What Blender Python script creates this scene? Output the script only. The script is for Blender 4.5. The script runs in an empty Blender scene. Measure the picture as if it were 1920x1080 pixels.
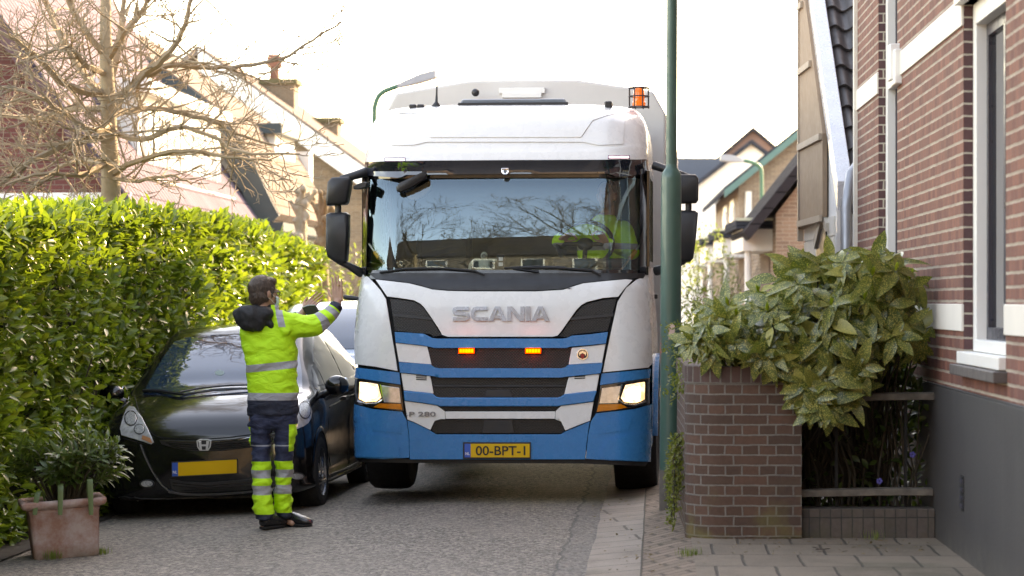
import bpy, bmesh, math, random
import numpy as np
from mathutils import Vector, Matrix, noise
from mathutils.bvhtree import BVHTree
from mathutils.geometry import delaunay_2d_cdt
rng = random.Random(7)
nrs = np.random.RandomState(11)
SC = bpy.context.scene
COL = SC.collection
# ---------------------------------------------------------------- camera, sky, sun, exposure
F, CX, HY, CH = 4533.0, 960.0, 565.0, 1.6      # focal length in photo pixels, principal column, horizon row, eye height
cam_d = bpy.data.cameras.new('camera'); cam = bpy.data.objects.new('camera', cam_d); COL.objects.link(cam)
cam.location = (0, 0, CH); cam.rotation_euler = (math.radians(90), 0, 0)
cam_d.sensor_width = 36; cam_d.lens = F/1920*36; cam_d.shift_y = (HY-540)/1920
cam_d.clip_start = 0.2; cam_d.clip_end = 2000
cam_d.dof.use_dof = True; cam_d.dof.focus_distance = 18.4; cam_d.dof.aperture_fstop = 2.8
SC.camera = cam
SUN_EL, SUN_AZ = math.radians(30), math.radians(40)       # azimuth clockwise from +Y (the view axis)
world = bpy.data.worlds.new('World'); SC.world = world; world.use_nodes = True
wn = world.node_tree.nodes; wl = world.node_tree.links
sky = wn.new('ShaderNodeTexSky'); sky.sky_type = 'NISHITA'; sky.sun_disc = False
sky.sun_elevation = SUN_EL; sky.sun_rotation = SUN_AZ; sky.air_density = 1.0; sky.dust_density = .7; sky.ozone_density = 1.0
bg = wn['Background']; wl.new(sky.outputs[0], bg.inputs[0]); bg.inputs[1].default_value = 0.15
sun_d = bpy.data.lights.new('sun', 'SUN'); sun_d.energy = 2.3; sun_d.angle = math.radians(0.53); sun_d.color = (1, .91, .76)
sun = bpy.data.objects.new('sun', sun_d); COL.objects.link(sun)
sdir = Vector((math.sin(SUN_AZ)*math.cos(SUN_EL), math.cos(SUN_AZ)*math.cos(SUN_EL), math.sin(SUN_EL)))
sun.rotation_euler = sdir.to_track_quat('Z', 'Y').to_euler(); sun.location = sdir*60
SC.view_settings.view_transform = 'Standard'; SC.view_settings.look = 'None'
SC.view_settings.exposure = 3.17; SC.view_settings.gamma = 1
SC.view_settings.use_white_balance = True; SC.view_settings.white_balance_temperature = 11300; SC.view_settings.white_balance_tint = 19
try:
    SC.cycles.use_denoising = True; SC.cycles.max_bounces = 8; SC.cycles.transparent_max_bounces = 16
    SC.cycles.sample_clamp_indirect = 6
except Exception: pass

# ---------------------------------------------------------------- helpers
def at(px, py, D):
    return Vector(((px-CX)/F*D, D, CH-(py-HY)/F*D))
def ray(px, py):
    return Vector(((px-CX)/F, 1.0, -(py-HY)/F))
def gz(X, Y):                                   # height of the ground: crowned road, gutter strip, pavement
    c = X-.06*(Y-14)
    cl = X-.06*(Y-18)
    if cl < -.6: return -.05*min(2.9, -.6-cl)
    if c < .42: return 0.0
    if c < .745: return .03*(c-.42)/.325
    if c < 1.05: return .03+.07*(c-.745)/.305
    return .10
def tag(o, label=None, cat=None, group=None, kind=None):
    if label: o['label'] = label
    if cat: o['category'] = cat
    if group: o['group'] = group
    if kind: o['kind'] = kind
    return o
def empty(name, loc=(0, 0, 0), rot=(0, 0, 0), label=None, cat=None, group=None):
    o = bpy.data.objects.new(name, None); COL.objects.link(o)
    o.location = loc; o.rotation_euler = rot; o.empty_display_size = .2
    return tag(o, label, cat, group)
def mw(o): return Matrix.LocRotScale(o.location, o.rotation_euler, None)
def copy_tree(o, parent=None):
    c = o.copy(); COL.objects.link(c); c.parent = parent
    for ch in list(o.children): copy_tree(ch, c)
    return c
def catmull(pts, n):
    pts = [Vector(p) for p in pts]; out = []
    for i in range(len(pts)-1):
        p0 = pts[i-1] if i else pts[0]*2-pts[1]
        p1, p2 = pts[i], pts[i+1]
        p3 = pts[i+2] if i+2 < len(pts) else p2*2-p1
        for k in range(n):
            t = k/n
            out.append(.5*((2*p1)+(p2-p0)*t+(2*p0-5*p1+4*p2-p3)*t*t+(3*p1-p0-3*p2+p3)*t**3))
    out.append(pts[-1]); return out
def lerp(tab, x):
    if x <= tab[0][0]: return tab[0][1]
    for (a, b), (c, d) in zip(tab, tab[1:]):
        if x <= c: return b+(d-b)*(x-a)/(c-a)
    return tab[-1][1]
def slerp_tab(tab, x):                          # smooth (cosine-free) monotone-ish interpolation
    if x <= tab[0][0]: return tab[0][1]
    n = len(tab)
    for i in range(n-1):
        if x <= tab[i+1][0]:
            x0, y0 = tab[i]; x1, y1 = tab[i+1]
            h = x1-x0; s = (y1-y0)/h
            def slope(j):
                if j <= 0 or j >= n-1: return s
                a = (tab[j][1]-tab[j-1][1])/(tab[j][0]-tab[j-1][0]); b = (tab[j+1][1]-tab[j][1])/(tab[j+1][0]-tab[j][0])
                return 0 if a*b <= 0 else 2*a*b/(a+b)
            m0, m1 = slope(i), slope(i+1); t = (x-x0)/h
            return (2*t**3-3*t*t+1)*y0+(t**3-2*t*t+t)*h*m0+(-2*t**3+3*t*t)*y1+(t**3-t*t)*h*m1
    return tab[-1][1]

class MB:
    """collects geometry, links it as ONE mesh object"""
    def __init__(s): s.v = []; s.f = []; s.m = []
    def add(s, vs, fs, mi=0):
        o = len(s.v); s.v += [tuple(v) for v in vs]
        for f in fs: s.f.append([i+o for i in f]); s.m.append(mi)
        return s
    def box(s, a, b, mi=0, M=None):
        x0, y0, z0 = a; x1, y1, z1 = b
        vs = [Vector(p) for p in ((x0, y0, z0), (x1, y0, z0), (x1, y1, z0), (x0, y1, z0), (x0, y0, z1), (x1, y0, z1), (x1, y1, z1), (x0, y1, z1))]
        if M: vs = [M @ v for v in vs]
        return s.add(vs, [(0, 3, 2, 1), (4, 5, 6, 7), (0, 1, 5, 4), (1, 2, 6, 5), (2, 3, 7, 6), (3, 0, 4, 7)], mi)
    def prism(s, poly, ext, mi=0):
        n = len(poly); e = Vector(ext); a = [Vector(p) for p in poly]; b = [p+e for p in a]
        return s.add(a+b, [tuple(range(n))[::-1], tuple(range(n, 2*n))]+[(i, (i+1) % n, (i+1) % n+n, i+n) for i in range(n)], mi)
    def tube(s, pts, rad, n=8, mi=0, caps=True, flat=1.0):
        pts = [Vector(p) for p in pts]
        if not hasattr(rad, '__len__'): rad = [rad]*len(pts)
        vs = []; fs = []; prev = None
        for i, p in enumerate(pts):
            t = (pts[min(i+1, len(pts)-1)]-pts[max(i-1, 0)])
            t = t.normalized() if t.length > 1e-9 else Vector((0, 0, 1))
            if prev is None:
                a = t.orthogonal().normalized()
            else:
                a = prev-t*prev.dot(t)
                a = a.normalized() if a.length > 1e-6 else t.orthogonal().normalized()
            prev = a; b = t.cross(a)
            for k in range(n):
                th = 2*math.pi*k/n
                vs.append(p+(a*math.cos(th)+b*math.sin(th)*flat)*rad[i])
        for i in range(len(pts)-1):
            for k in range(n):
                fs.append((i*n+k, i*n+(k+1) % n, (i+1)*n+(k+1) % n, (i+1)*n+k))
        if caps:
            fs.append(tuple(range(n))[::-1]); fs.append(tuple(range((len(pts)-1)*n, len(pts)*n)))
        return s.add(vs, fs, mi)
    def lathe(s, prof, c, axis=(0, 0, 1), n=24, mi=0, cap=True):
        ax = Vector(axis).normalized(); a = ax.orthogonal().normalized(); b = ax.cross(a); c = Vector(c)
        vs = []; fs = []
        for r, h in prof:
            for k in range(n):
                th = 2*math.pi*k/n
                vs.append(c+ax*h+(a*math.cos(th)+b*math.sin(th))*r)
        for i in range(len(prof)-1):
            for k in range(n): fs.append((i*n+k, i*n+(k+1) % n, (i+1)*n+(k+1) % n, (i+1)*n+k))
        if cap:
            if prof[0][0] > 1e-6: fs.append(tuple(range(n))[::-1])
            if prof[-1][0] > 1e-6: fs.append(tuple(range((len(prof)-1)*n, len(prof)*n)))
        return s.add(vs, fs, mi)
    def loft(s, rings, closed=True, cap0=True, cap1=True, mi=0):
        n = len(rings[0]); vs = [p for r in rings for p in r]; fs = []
        for i in range(len(rings)-1):
            for k in range(n if closed else n-1):
                fs.append((i*n+k, i*n+(k+1) % n, (i+1)*n+(k+1) % n, (i+1)*n+k))
        if cap0: fs.append(tuple(range(n))[::-1])
        if cap1: fs.append(tuple(range((len(rings)-1)*n, len(rings)*n)))
        return s.add(vs, fs, mi)
    def ell(s, c, ax, ay, az, nu=20, nv=12, mi=0):
        c = Vector(c); ax, ay, az = Vector(ax), Vector(ay), Vector(az); vs = [c-az]; fs = []
        for j in range(1, nv):
            ph = -math.pi/2+math.pi*j/nv
            for i in range(nu):
                th = 2*math.pi*i/nu
                vs.append(c+ax*math.cos(th)*math.cos(ph)+ay*math.sin(th)*math.cos(ph)+az*math.sin(ph))
        vs.append(c+az); L = len(vs)-1
        for i in range(nu): fs.append((0, 1+(i+1) % nu, 1+i)); fs.append((L, L-nu+i, L-nu+(i+1) % nu))
        for j in range(nv-2):
            for i in range(nu):
                a = 1+j*nu
                fs.append((a+i, a+(i+1) % nu, a+nu+(i+1) % nu, a+nu+i))
        return s.add(vs, fs, mi)
    def cap(s, p, q, r0, r1, n=12, mi=0):        # capsule with round ends
        p, q = Vector(p), Vector(q); d = q-p; L = d.length; t = d.normalized()
        prof = [(r0*math.sin(a), -r0*math.cos(a)) for a in [math.pi/2*i/5 for i in range(6)]]
        prof += [(r1*math.cos(a), L+r1*math.sin(a)) for a in [math.pi/2*i/5 for i in range(6)]]
        prof[0] = (1e-4, -r0); prof[-1] = (1e-4, L+r1)
        return s.lathe(prof, p, t, n, mi)
    def mesh(s, name):
        me = bpy.data.meshes.new(name); me.from_pydata(s.v, [], s.f); me.update()
        return me
    def build(s, name, mats, parent=None, smooth=None, bevel=0, local=None, fix=True):
        me = s.mesh(name)
        if local is not None: me.transform(local)
        if not isinstance(mats, (list, tuple)): mats = [mats]
        for m in mats: me.materials.append(m)
        me.polygons.foreach_set('material_index', s.m)
        if fix:
            bm = bmesh.new(); bm.from_mesh(me); bmesh.ops.recalc_face_normals(bm, faces=bm.faces); bm.to_mesh(me); bm.free()
        if smooth is not None:
            me.polygons.foreach_set('use_smooth', [True]*len(me.polygons))
            if smooth < 180: me.set_sharp_from_angle(angle=math.radians(smooth))
        me.update()
        o = bpy.data.objects.new(name, me); COL.objects.link(o)
        if parent: o.parent = parent
        if bevel:
            b = o.modifiers.new('bevel', 'BEVEL'); b.width = bevel; b.segments = 2; b.limit_method = 'ANGLE'; b.angle_limit = math.radians(40)
            b.harden_normals = False
        return o

def remesh(mb, voxel, iters=4, name='m'):
    me = mb.mesh('tmp'); o = bpy.data.objects.new('tmp', me); COL.objects.link(o)
    bm = bmesh.new(); bm.from_mesh(me); bmesh.ops.recalc_face_normals(bm, faces=bm.faces); bm.to_mesh(me); bm.free()
    r = o.modifiers.new('r', 'REMESH'); r.mode = 'VOXEL'; r.voxel_size = voxel; r.use_smooth_shade = True
    if iters:
        sm = o.modifiers.new('s', 'SMOOTH'); sm.factor = .5; sm.iterations = iters
    dg = bpy.context.evaluated_depsgraph_get()
    out = bpy.data.meshes.new_from_object(o.evaluated_get(dg)); out.name = name
    bpy.data.objects.remove(o); bpy.data.meshes.remove(me)
    out.polygons.foreach_set('use_smooth', [True]*len(out.polygons))
    return out
def mesh_obj(name, me, mats, parent=None):
    me.materials.clear()
    for m in (mats if isinstance(mats, (list, tuple)) else [mats]): me.materials.append(m)
    o = bpy.data.objects.new(name, me); COL.objects.link(o)
    if parent: o.parent = parent
    return o
def get_co(me):
    a = np.empty(len(me.vertices)*3, np.float32); me.vertices.foreach_get('co', a); return a.reshape(-1, 3)
def set_attr(me, name, vals):
    a = me.attributes.new(name, 'FLOAT', 'POINT'); a.data.foreach_set('value', np.asarray(vals, np.float32))
def displace(me, fn):
    co = get_co(me); no = np.empty(len(me.vertices)*3, np.float32); me.vertices.foreach_get('normal', no); no = no.reshape(-1, 3)
    for i in range(len(co)): co[i] += no[i]*fn(co[i], no[i])
    me.vertices.foreach_set('co', co.ravel()); me.update()

# ---------------------------------------------------------------- node helpers / materials
MC = {}
class NT:
    def __init__(s, m): s.t = m.node_tree; s.n = s.t.nodes; s.l = s.t.links
    def new(s, typ, **kw):
        n = s.n.new(typ)
        for k, v in kw.items():
            if k.startswith('i_'):
                k = k[2:]; k = int(k) if k.isdigit() else k
                s.put(n.inputs[k], v)
            else: setattr(n, k, v)
        return n
    def put(s, inp, v):
        if hasattr(v, 'is_output'): s.l.new(v, inp)
        else: inp.default_value = v
    def math(s, op, a, b=0, c=None, clamp=False):
        n = s.n.new('ShaderNodeMath'); n.operation = op; n.use_clamp = clamp
        s.put(n.inputs[0], a); s.put(n.inputs[1], b)
        if c is not None: s.put(n.inputs[2], c)
        return n.outputs[0]
    def mix(s, f, a, b, typ='MIX'):
        n = s.n.new('ShaderNodeMix'); n.data_type = 'RGBA'; n.blend_type = typ
        s.put(n.inputs[0], f); s.put(n.inputs[6], col4(a)); s.put(n.inputs[7], col4(b)); return n.outputs[2]
    def coord(s, which='Object'): return s.new('ShaderNodeTexCoord').outputs[which]
    def noise(s, vec, scale, detail=4, rough=.55, dist=0):
        n = s.new('ShaderNodeTexNoise'); n.inputs['Scale'].default_value = scale; n.inputs['Detail'].default_value = detail
        n.inputs['Roughness'].default_value = rough; n.inputs['Distortion'].default_value = dist
        if vec is not None: s.l.new(vec, n.inputs['Vector'])
        return n.outputs['Fac']
    def ramp(s, f, a, b, x0=0., x1=1.):
        n = s.n.new('ShaderNodeMapRange'); s.put(n.inputs[0], f)
        for i, v in ((1, x0), (2, x1), (3, a), (4, b)): n.inputs[i].default_value = v
        return n.outputs[0]
    def scale(s, vec, sc):
        n = s.new('ShaderNodeMapping'); s.l.new(vec, n.inputs[0]); n.inputs['Scale'].default_value = sc; return n.outputs[0]
    def sep(s, vec):
        n = s.new('ShaderNodeSeparateXYZ'); s.l.new(vec, n.inputs[0]); return n.outputs
    def comb(s, x, y, z=0):
        n = s.new('ShaderNodeCombineXYZ'); s.put(n.inputs[0], x); s.put(n.inputs[1], y); s.put(n.inputs[2], z); return n.outputs[0]
    def bump(s, h, strength=.3, dist=.01, normal=None):
        n = s.new('ShaderNodeBump'); s.put(n.inputs['Height'], h); n.inputs['Strength'].default_value = strength; n.inputs['Distance'].default_value = dist
        if normal is not None: s.l.new(normal, n.inputs['Normal'])
        return n.outputs[0]
    def attr(s, name): return s.new('ShaderNodeAttribute', attribute_name=name).outputs['Fac']
    def inrange(s, v, a, b):
        return s.math('MULTIPLY', s.math('GREATER_THAN', v, a), s.math('LESS_THAN', v, b))
def col4(c):
    if hasattr(c, 'is_output'): return c
    return (c[0], c[1], c[2], 1) if len(c) == 3 else c
def newmat(name):
    m = bpy.data.materials.new(name); m.use_nodes = True
    return m, NT(m), m.node_tree.nodes['Principled BSDF']
def M(name, col=(.5, .5, .5), rough=.5, metal=0, coat=0, var=.12, vs=6, bump=0, bs=80, spec=.5, rvar=.1, sheen=0, emit=None, estr=0):
    if name in MC: return MC[name]
    m, t, p = newmat(name); co = t.coord()
    n = t.noise(co, vs, 5)
    t.put(p.inputs['Base Color'], t.mix(n, tuple(c*(1-var) for c in col), tuple(min(1, c*(1+var)) for c in col)))
    t.put(p.inputs['Roughness'], t.ramp(t.noise(co, vs*2.3, 3), max(0.0, rough-rvar), min(1, rough+rvar), .3, .7))
    p.inputs['Metallic'].default_value = metal; p.inputs['Coat Weight'].default_value = coat; p.inputs['Coat Roughness'].default_value = .04
    p.inputs['Specular IOR Level'].default_value = spec
    if sheen: p.inputs['Sheen Weight'].default_value = sheen
    if bump: t.put(p.inputs['Normal'], t.bump(t.noise(co, bs, 4), bump, .004))
    if emit: p.inputs['Emission Color'].default_value = col4(emit); p.inputs['Emission Strength'].default_value = estr
    MC[name] = m; return m
def brick_mat(name, c1, c2, mortar, bw=.21, bh=.062, ms=.010, uv=None, squash=1.0, freq=2, dirt=.35, soot=(.05, .045, .04), moss=None, bumpd=.006, offset=.5, rot=None, hj=None):
    if name in MC: return MC[name]
    m, t, p = newmat(name); co = t.coord()
    if uv: vec = t.coord('UV')
    else:
        x, y, z = t.sep(co); vec = t.comb(t.math('ADD', x, y), z)
        if rot: vec = t.comb(z, t.math('ADD', x, y))
    wob = t.noise(co, 9, 3); wz = t.math('MULTIPLY', t.math('SUBTRACT', wob, .5), .012)
    vx, vy, vz = t.sep(vec); vec2 = t.comb(t.math('ADD', vx, wz), t.math('ADD', vy, wz))
    b = t.new('ShaderNodeTexBrick'); t.l.new(vec2, b.inputs['Vector'])
    b.inputs['Color1'].default_value = col4(c1); b.inputs['Color2'].default_value = col4(c2); b.inputs['Mortar'].default_value = col4(mortar)
    b.inputs['Scale'].default_value = 1; b.inputs['Brick Width'].default_value = bw; b.inputs['Row Height'].default_value = bh
    b.inputs['Mortar Size'].default_value = ms/2; b.inputs['Mortar Smooth'].default_value = .25; b.offset = offset; b.squash = squash; b.squash_frequency = freq
    n1 = t.noise(co, 1.7, 6, .65); n2 = t.noise(co, 38, 4)
    c = t.mix(t.ramp(n1, 0, dirt, .45, .75), b.outputs['Color'], soot)
    c = t.mix(t.ramp(n2, 0, .55, .35, .8), c, t.mix(.6, c, (c1[0]*.45, c1[1]*.4, c1[2]*.4)))
    if moss:
        g = t.sep(co)[2]; mk = t.math('MULTIPLY', t.ramp(g, 1, 0, moss[1], moss[2]), t.ramp(t.noise(co, 5, 5), 0, 1, .48, .66))
        c = t.mix(t.math('MULTIPLY', mk, .75), c, moss[0])
    if hj:                                       # struck, proud bed joints in a paler lime mortar; perpends nearly lost
        fr_ = t.math('ABSOLUTE', t.math('SUBTRACT', t.math('FLOORED_MODULO', t.math('DIVIDE', t.sep(vec2)[1], bh), 1.0), .5))
        mk_ = t.ramp(t.math('ADD', fr_, t.math('MULTIPLY', t.math('SUBTRACT', t.noise(co, 45, 3), .5), .10)), 0, 1, .5-.62*ms/bh, .5-.42*ms/bh)
        c = t.mix(t.math('MULTIPLY', mk_, t.ramp(t.noise(co, 2.6, 5), .45, 1, .3, .6)), c, t.mix(t.noise(co, 5, 4), hj, tuple(v*.72 for v in hj)))
    t.put(p.inputs['Base Color'], c)
    p.inputs['Roughness'].default_value = .86
    h = t.math('ADD', t.math('MULTIPLY', b.outputs['Fac'], -1.0), t.math('MULTIPLY', n2, .35))
    t.put(p.inputs['Normal'], t.bump(h, .8, bumpd))
    MC[name] = m; return m
def leaf_mat(name, c1, c2, c3, rough=.35, trans=.3, speck=None, vein=True):
    m, t, p = newmat(name); r = t.attr('rnd'); co = t.coord()
    c = t.mix(t.ramp(r, 0, 1, 0, .6), c1, c2); c = t.mix(t.ramp(r, 0, 1, .72, 1.0), c, c3)
    c = t.mix(t.ramp(t.noise(co, 6, 3), 0, .5, .35, .7), c, t.mix(.5, c, (c1[0]*.6, c1[1]*.6, c1[2]*.6)))
    if vein:
        w = t.attr('mid'); c = t.mix(t.ramp(w, .35, 0, 0, .18), c, tuple(min(1, x*1.8) for x in c2))
    if speck:
        v = t.new('ShaderNodeTexVoronoi'); v.inputs['Scale'].default_value = 120; t.l.new(co, v.inputs['Vector'])
        s = t.math('MULTIPLY', t.math('LESS_THAN', v.outputs['Distance'], .42), t.math('GREATER_THAN', t.noise(co, 60, 3), .44))
        c = t.mix(t.math('MULTIPLY', s, .8), c, speck)
    t.put(p.inputs['Base Color'], c); p.inputs['Roughness'].default_value = rough; p.inputs['Specular IOR Level'].default_value = .5
    tr = t.new('ShaderNodeBsdfTranslucent'); t.put(tr.inputs[0], t.mix(.5, c, (.36, .55, .05)))
    mx = t.new('ShaderNodeMixShader'); mx.inputs[0].default_value = trans
    out = t.n['Material Output']; t.l.new(p.outputs[0], mx.inputs[1]); t.l.new(tr.outputs[0], mx.inputs[2]); t.l.new(mx.outputs[0], out.inputs[0])
    MC[name] = m; return m

def leaves(name, pos, direc, normal, length, width, mat, parent=None, hi=False, curl=.15, fold=.18, extra=None):
    """many real leaves in one mesh; pos/direc/normal (N,3), length/width (N,)"""
    N = len(pos); direc = direc/np.linalg.norm(direc, axis=1)[:, None]
    side = np.cross(direc, normal); side /= np.maximum(1e-6, np.linalg.norm(side, axis=1))[:, None]
    nor = np.cross(side, direc)
    if hi:
        st = [(0, .06), (.14, .5), (.34, .98), (.55, 1.0), (.75, .74), (.9, .36), (1, .03)]
    else:
        st = [(0, .12), (.3, .85), (.65, .9), (1, .05)]
    S = len(st); tv = []
    for s_, w in st:
        for k in (-1, 0, 1): tv.append((s_, k*w*.5, abs(k)*w))
    tv = np.array(tv)                             # along, across, |across|
    tf = []
    for i in range(S-1):
        for k in range(2):
            a = i*3+k; tf.append((a, a+1, a+4, a+3))
    tf = np.array(tf)
    cu = (curl*(.4+1.2*nrs.rand(N)))[:, None]
    al = tv[None, :, 0]*length[:, None]; ac = tv[None, :, 1]*width[:, None]
    up = -cu*(tv[None, :, 0]**2)*length[:, None]+fold*tv[None, :, 2]*width[:, None]
    co = pos[:, None, :]+direc[:, None, :]*al[..., None]+side[:, None, :]*ac[..., None]+nor[:, None, :]*up[..., None]
    nv = S*3
    fc = (tf[None]+(np.arange(N)*nv)[:, None, None]).reshape(-1, 4)
    me = bpy.data.meshes.new(name); me.vertices.add(N*nv); me.vertices.foreach_set('co', co.astype(np.float32).ravel())
    nf = len(fc); me.loops.add(nf*4); me.loops.foreach_set('vertex_index', fc.astype(np.int32).ravel())
    me.polygons.add(nf); me.polygons.foreach_set('loop_start', np.arange(nf, dtype=np.int32)*4)
    me.update(calc_edges=True); me.validate()
    me.polygons.foreach_set('use_smooth', [True]*nf)
    set_attr(me, 'rnd', np.repeat(nrs.rand(N) if extra is None else extra, nv)); set_attr(me, 'mid', np.tile(tv[:, 2], N))
    return mesh_obj(name, me, mat, parent)
def randdirs(n): 
    v = nrs.randn(n, 3); return v/np.linalg.norm(v, axis=1)[:, None]
def stems(name, lines, mat, parent=None, n=5):
    mb = MB()
    for pts, rad in lines: mb.tube(pts, rad, n)
    return mb.build(name, mat, parent, smooth=60, fix=False)
def grow(lines, p, d, L, r, depth, spread=.55, up=.15, nseg=4, kids=4, shrink=.62, minr=.0022, droop=0):
    """recursive bare branch"""
    pts = [Vector(p)]; rad = [r]; d = Vector(d).normalized(); q = Vector(p)
    for i in range(nseg):
        d = (d+Vector((rng.gauss(0, .16), rng.gauss(0, .16), rng.gauss(0, .13)+up*.25-droop))).normalized()
        q = q+d*(L/nseg); pts.append(q.copy()); rad.append(max(minr, r*(1-.75*(i+1)/nseg)))
    lines.append((pts, rad))
    if depth <= 0: return
    for k in range(kids):
        t = .2+.8*(k+rng.random())/kids; i = min(nseg-1, int(t*nseg)); f = t*nseg-i
        b = pts[i].lerp(pts[i+1], f); rr = rad[i]+(rad[i+1]-rad[i])*f
        ax = Vector((rng.gauss(0, 1), rng.gauss(0, 1), rng.gauss(0, .6))).normalized()
        nd = ((pts[i+1]-pts[i]).normalized()+ax*spread*1.25+Vector((0, 0, up))).normalized()
        grow(lines, b, nd, L*shrink*(.7+.5*rng.random())*(1.1-.4*t), max(minr, rr*.6), depth-1, spread, up, max(3, nseg-1), kids, shrink, minr, droop)

def cdt_fill(poly, sp):
    out = []
    n = len(poly)
    for i in range(n):
        a, b = Vector(poly[i]), Vector(poly[(i+1) % n]); k = max(1, int((b-a).length/sp))
        for j in range(k): out.append(a.lerp(b, j/k))
    m = len(out); xs = [p.x for p in out]; ys = [p.y for p in out]
    def inside(x, y):
        c = False; j = m-1
        for i in range(m):
            if (ys[i] > y) != (ys[j] > y) and x < (xs[j]-xs[i])*(y-ys[i])/(ys[j]-ys[i])+xs[i]: c = not c
            j = i
        return c
    def near(x, y):
        return min((xs[i]-x)**2+(ys[i]-y)**2 for i in range(m)) < (sp*.6)**2
    pts = list(out); y = min(ys)+sp*.5; row = 0
    while y < max(ys):
        x = min(xs)+sp*(.25+.5*(row % 2))
        while x < max(xs):
            if inside(x, y) and not near(x, y): pts.append(Vector((x, y)))
            x += sp
        y += sp*.87; row += 1
    r = delaunay_2d_cdt(pts, [(i, (i+1) % m) for i in range(m)], [], 0, 1e-4)
    V = [Vector(v) for v in r[0]]; out_f = []
    for f in r[2]:
        c = sum((V[i] for i in f), Vector((0, 0)))/len(f)
        if inside(c.x, c.y): out_f.append(list(f))
    return V, out_f
def panel(name, poly, mapper, off, th, mat, parent, sp=10, bevel=0, smooth=35):
    vs, fs = cdt_fill([Vector(p) for p in poly], sp)
    fr = [mapper(p.x, p.y, off) for p in vs]; n = len(fr)
    cnt = {}
    for f in fs:
        for i in range(len(f)):
            e = (f[i], f[(i+1) % len(f)]); cnt[e] = cnt.get(e, 0)+1
    bnd = [e for e in cnt if (e[1], e[0]) not in cnt]
    mb = MB(); bv = sorted({i for e in bnd for i in e}); idx = {i: n+k for k, i in enumerate(bv)}
    bk = [mapper(vs[i].x, vs[i].y, off-th) for i in bv]
    mb.add(fr+bk, fs+[[e[1], e[0], idx[e[0]], idx[e[1]]] for e in bnd])
    return mb.build(name, mat, parent, smooth=smooth, bevel=bevel)
def text_mesh(txt, size, ext=.002, offset=0.0, sx=1.0):
    c = bpy.data.curves.new('t', 'FONT'); c.body = txt; c.size = size; c.extrude = ext; c.offset = offset; c.align_x = 'CENTER'; c.align_y = 'CENTER'
    o = bpy.data.objects.new('t', c); COL.objects.link(o)
    dg = bpy.context.evaluated_depsgraph_get(); me = bpy.data.meshes.new_from_object(o.evaluated_get(dg))
    bpy.data.objects.remove(o); bpy.data.curves.remove(c)
    co = get_co(me); co[:, 0] *= sx; me.vertices.foreach_set('co', co.ravel()); me.update(); return me
# ================================================================ GROUND
def ground_mat():
    m, t, p = newmat('asphalt'); co = t.coord()
    v = t.new('ShaderNodeTexVoronoi'); v.inputs['Scale'].default_value = 52; t.l.new(co, v.inputs['Vector'])
    chip = v.outputs['Color']; cx = t.sep(chip)[0]
    n = t.noise(co, .9, 6, .65); n2 = t.noise(co, 7, 5, .7); fine = t.noise(co, 90, 3)
    c = t.mix(t.ramp(cx, 0, 1, .2, 1), (.06, .052, .044), (.36, .31, .255))
    c = t.mix(t.ramp(n, 0, .4, .35, .7), c, (.18, .155, .128))
    c = t.mix(t.ramp(n2, 0, .4, .5, .75), c, (.10, .09, .078))
    c = t.mix(t.ramp(t.noise(t.scale(co, (1.6, .28, 1)), 1.0, 5, .6), 0, .45, .48, .66), c, (.235, .203, .17)); c = t.mix(t.ramp(t.noise(co, 2.6, 4, .7), 0, .5, .60, .74), c, (.075, .07, .062))
    # a long tarred joint beside the gutter and a patch edge
    px, py, pz = t.sep(co); cc = t.math('SUBTRACT', px, t.math('MULTIPLY', t.math('SUBTRACT', py, 14), .06)); wig = t.math('MULTIPLY', t.math('SUBTRACT', t.noise(co, 2.2, 4), .5), .16)
    e = t.math('ABSOLUTE', t.math('SUBTRACT', t.math('ADD', cc, wig), .24)); c = t.mix(t.math('MULTIPLY', t.math('LESS_THAN', e, .011), .7), c, (.05, .047, .043))
    c = t.mix(t.math('MULTIPLY', t.math('GREATER_THAN', t.math('ADD', cc, wig), .24), .3), c, (.12, .112, .105))
    t.put(p.inputs['Base Color'], c); t.put(p.inputs['Roughness'], t.ramp(fine, .62, .95))
    h = t.math('ADD', t.math('MULTIPLY', v.outputs['Distance'], -.7), t.math('MULTIPLY', fine, .5))
    t.put(p.inputs['Normal'], t.bump(h, 1.0, .012)); return m
asphalt = ground_mat()
def strip(name, x0s, x1s, y0, y1, mat, lift=0, ny=60, nx=6, kind='structure', zf=None, wig=0):
    """sheet between two lines given as functions of y, lying on the ground profile"""
    vs = []; fs = []
    for j in range(ny+1):
        y = y0+(y1-y0)*j/ny
        a, b = x0s(y), x1s(y)
        for i in range(nx+1):
            x = a+(b-a)*i/nx
            if wig and i == 0: x += wig*noise.noise(Vector((0, y*2.3, 3)))
            vs.append((x, y, (zf or gz)(x, y)+lift))
    w = nx+1
    for j in range(ny):
        for i in range(nx): fs.append((j*w+i, j*w+i+1, (j+1)*w+i+1, (j+1)*w+i))
    mb = MB(); mb.add(vs, fs); o = mb.build(name, mat, smooth=30); return tag(o, kind=kind)
L = lambda c: (lambda y: c+.06*(y-14))
# the whole ground as one sheet reaching the horizon
xs = [-900, -300, -100, -40, -20, -12, -8, -6]+[-5+.1*i for i in range(101)]+[6, 8, 12, 20, 40, 100, 300, 900]
ys = [-200, -80, -40, -20, -10, 0, 5]+[8+.5*i for i in range(60)]+[40, 45, 50, 60, 80, 120, 200, 500, 1200]
vs = [(x, y, gz(x, y)-(.012 if x-.06*(y-14) > .4 else 0)) for y in ys for x in xs]; w = len(xs)
fs = [(j*w+i, j*w+i+1, (j+1)*w+i+1, (j+1)*w+i) for j in range(len(ys)-1) for i in range(w-1)]
mb = MB(); mb.add(vs, fs); tag(mb.build('road', asphalt, smooth=30), kind='structure')
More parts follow.
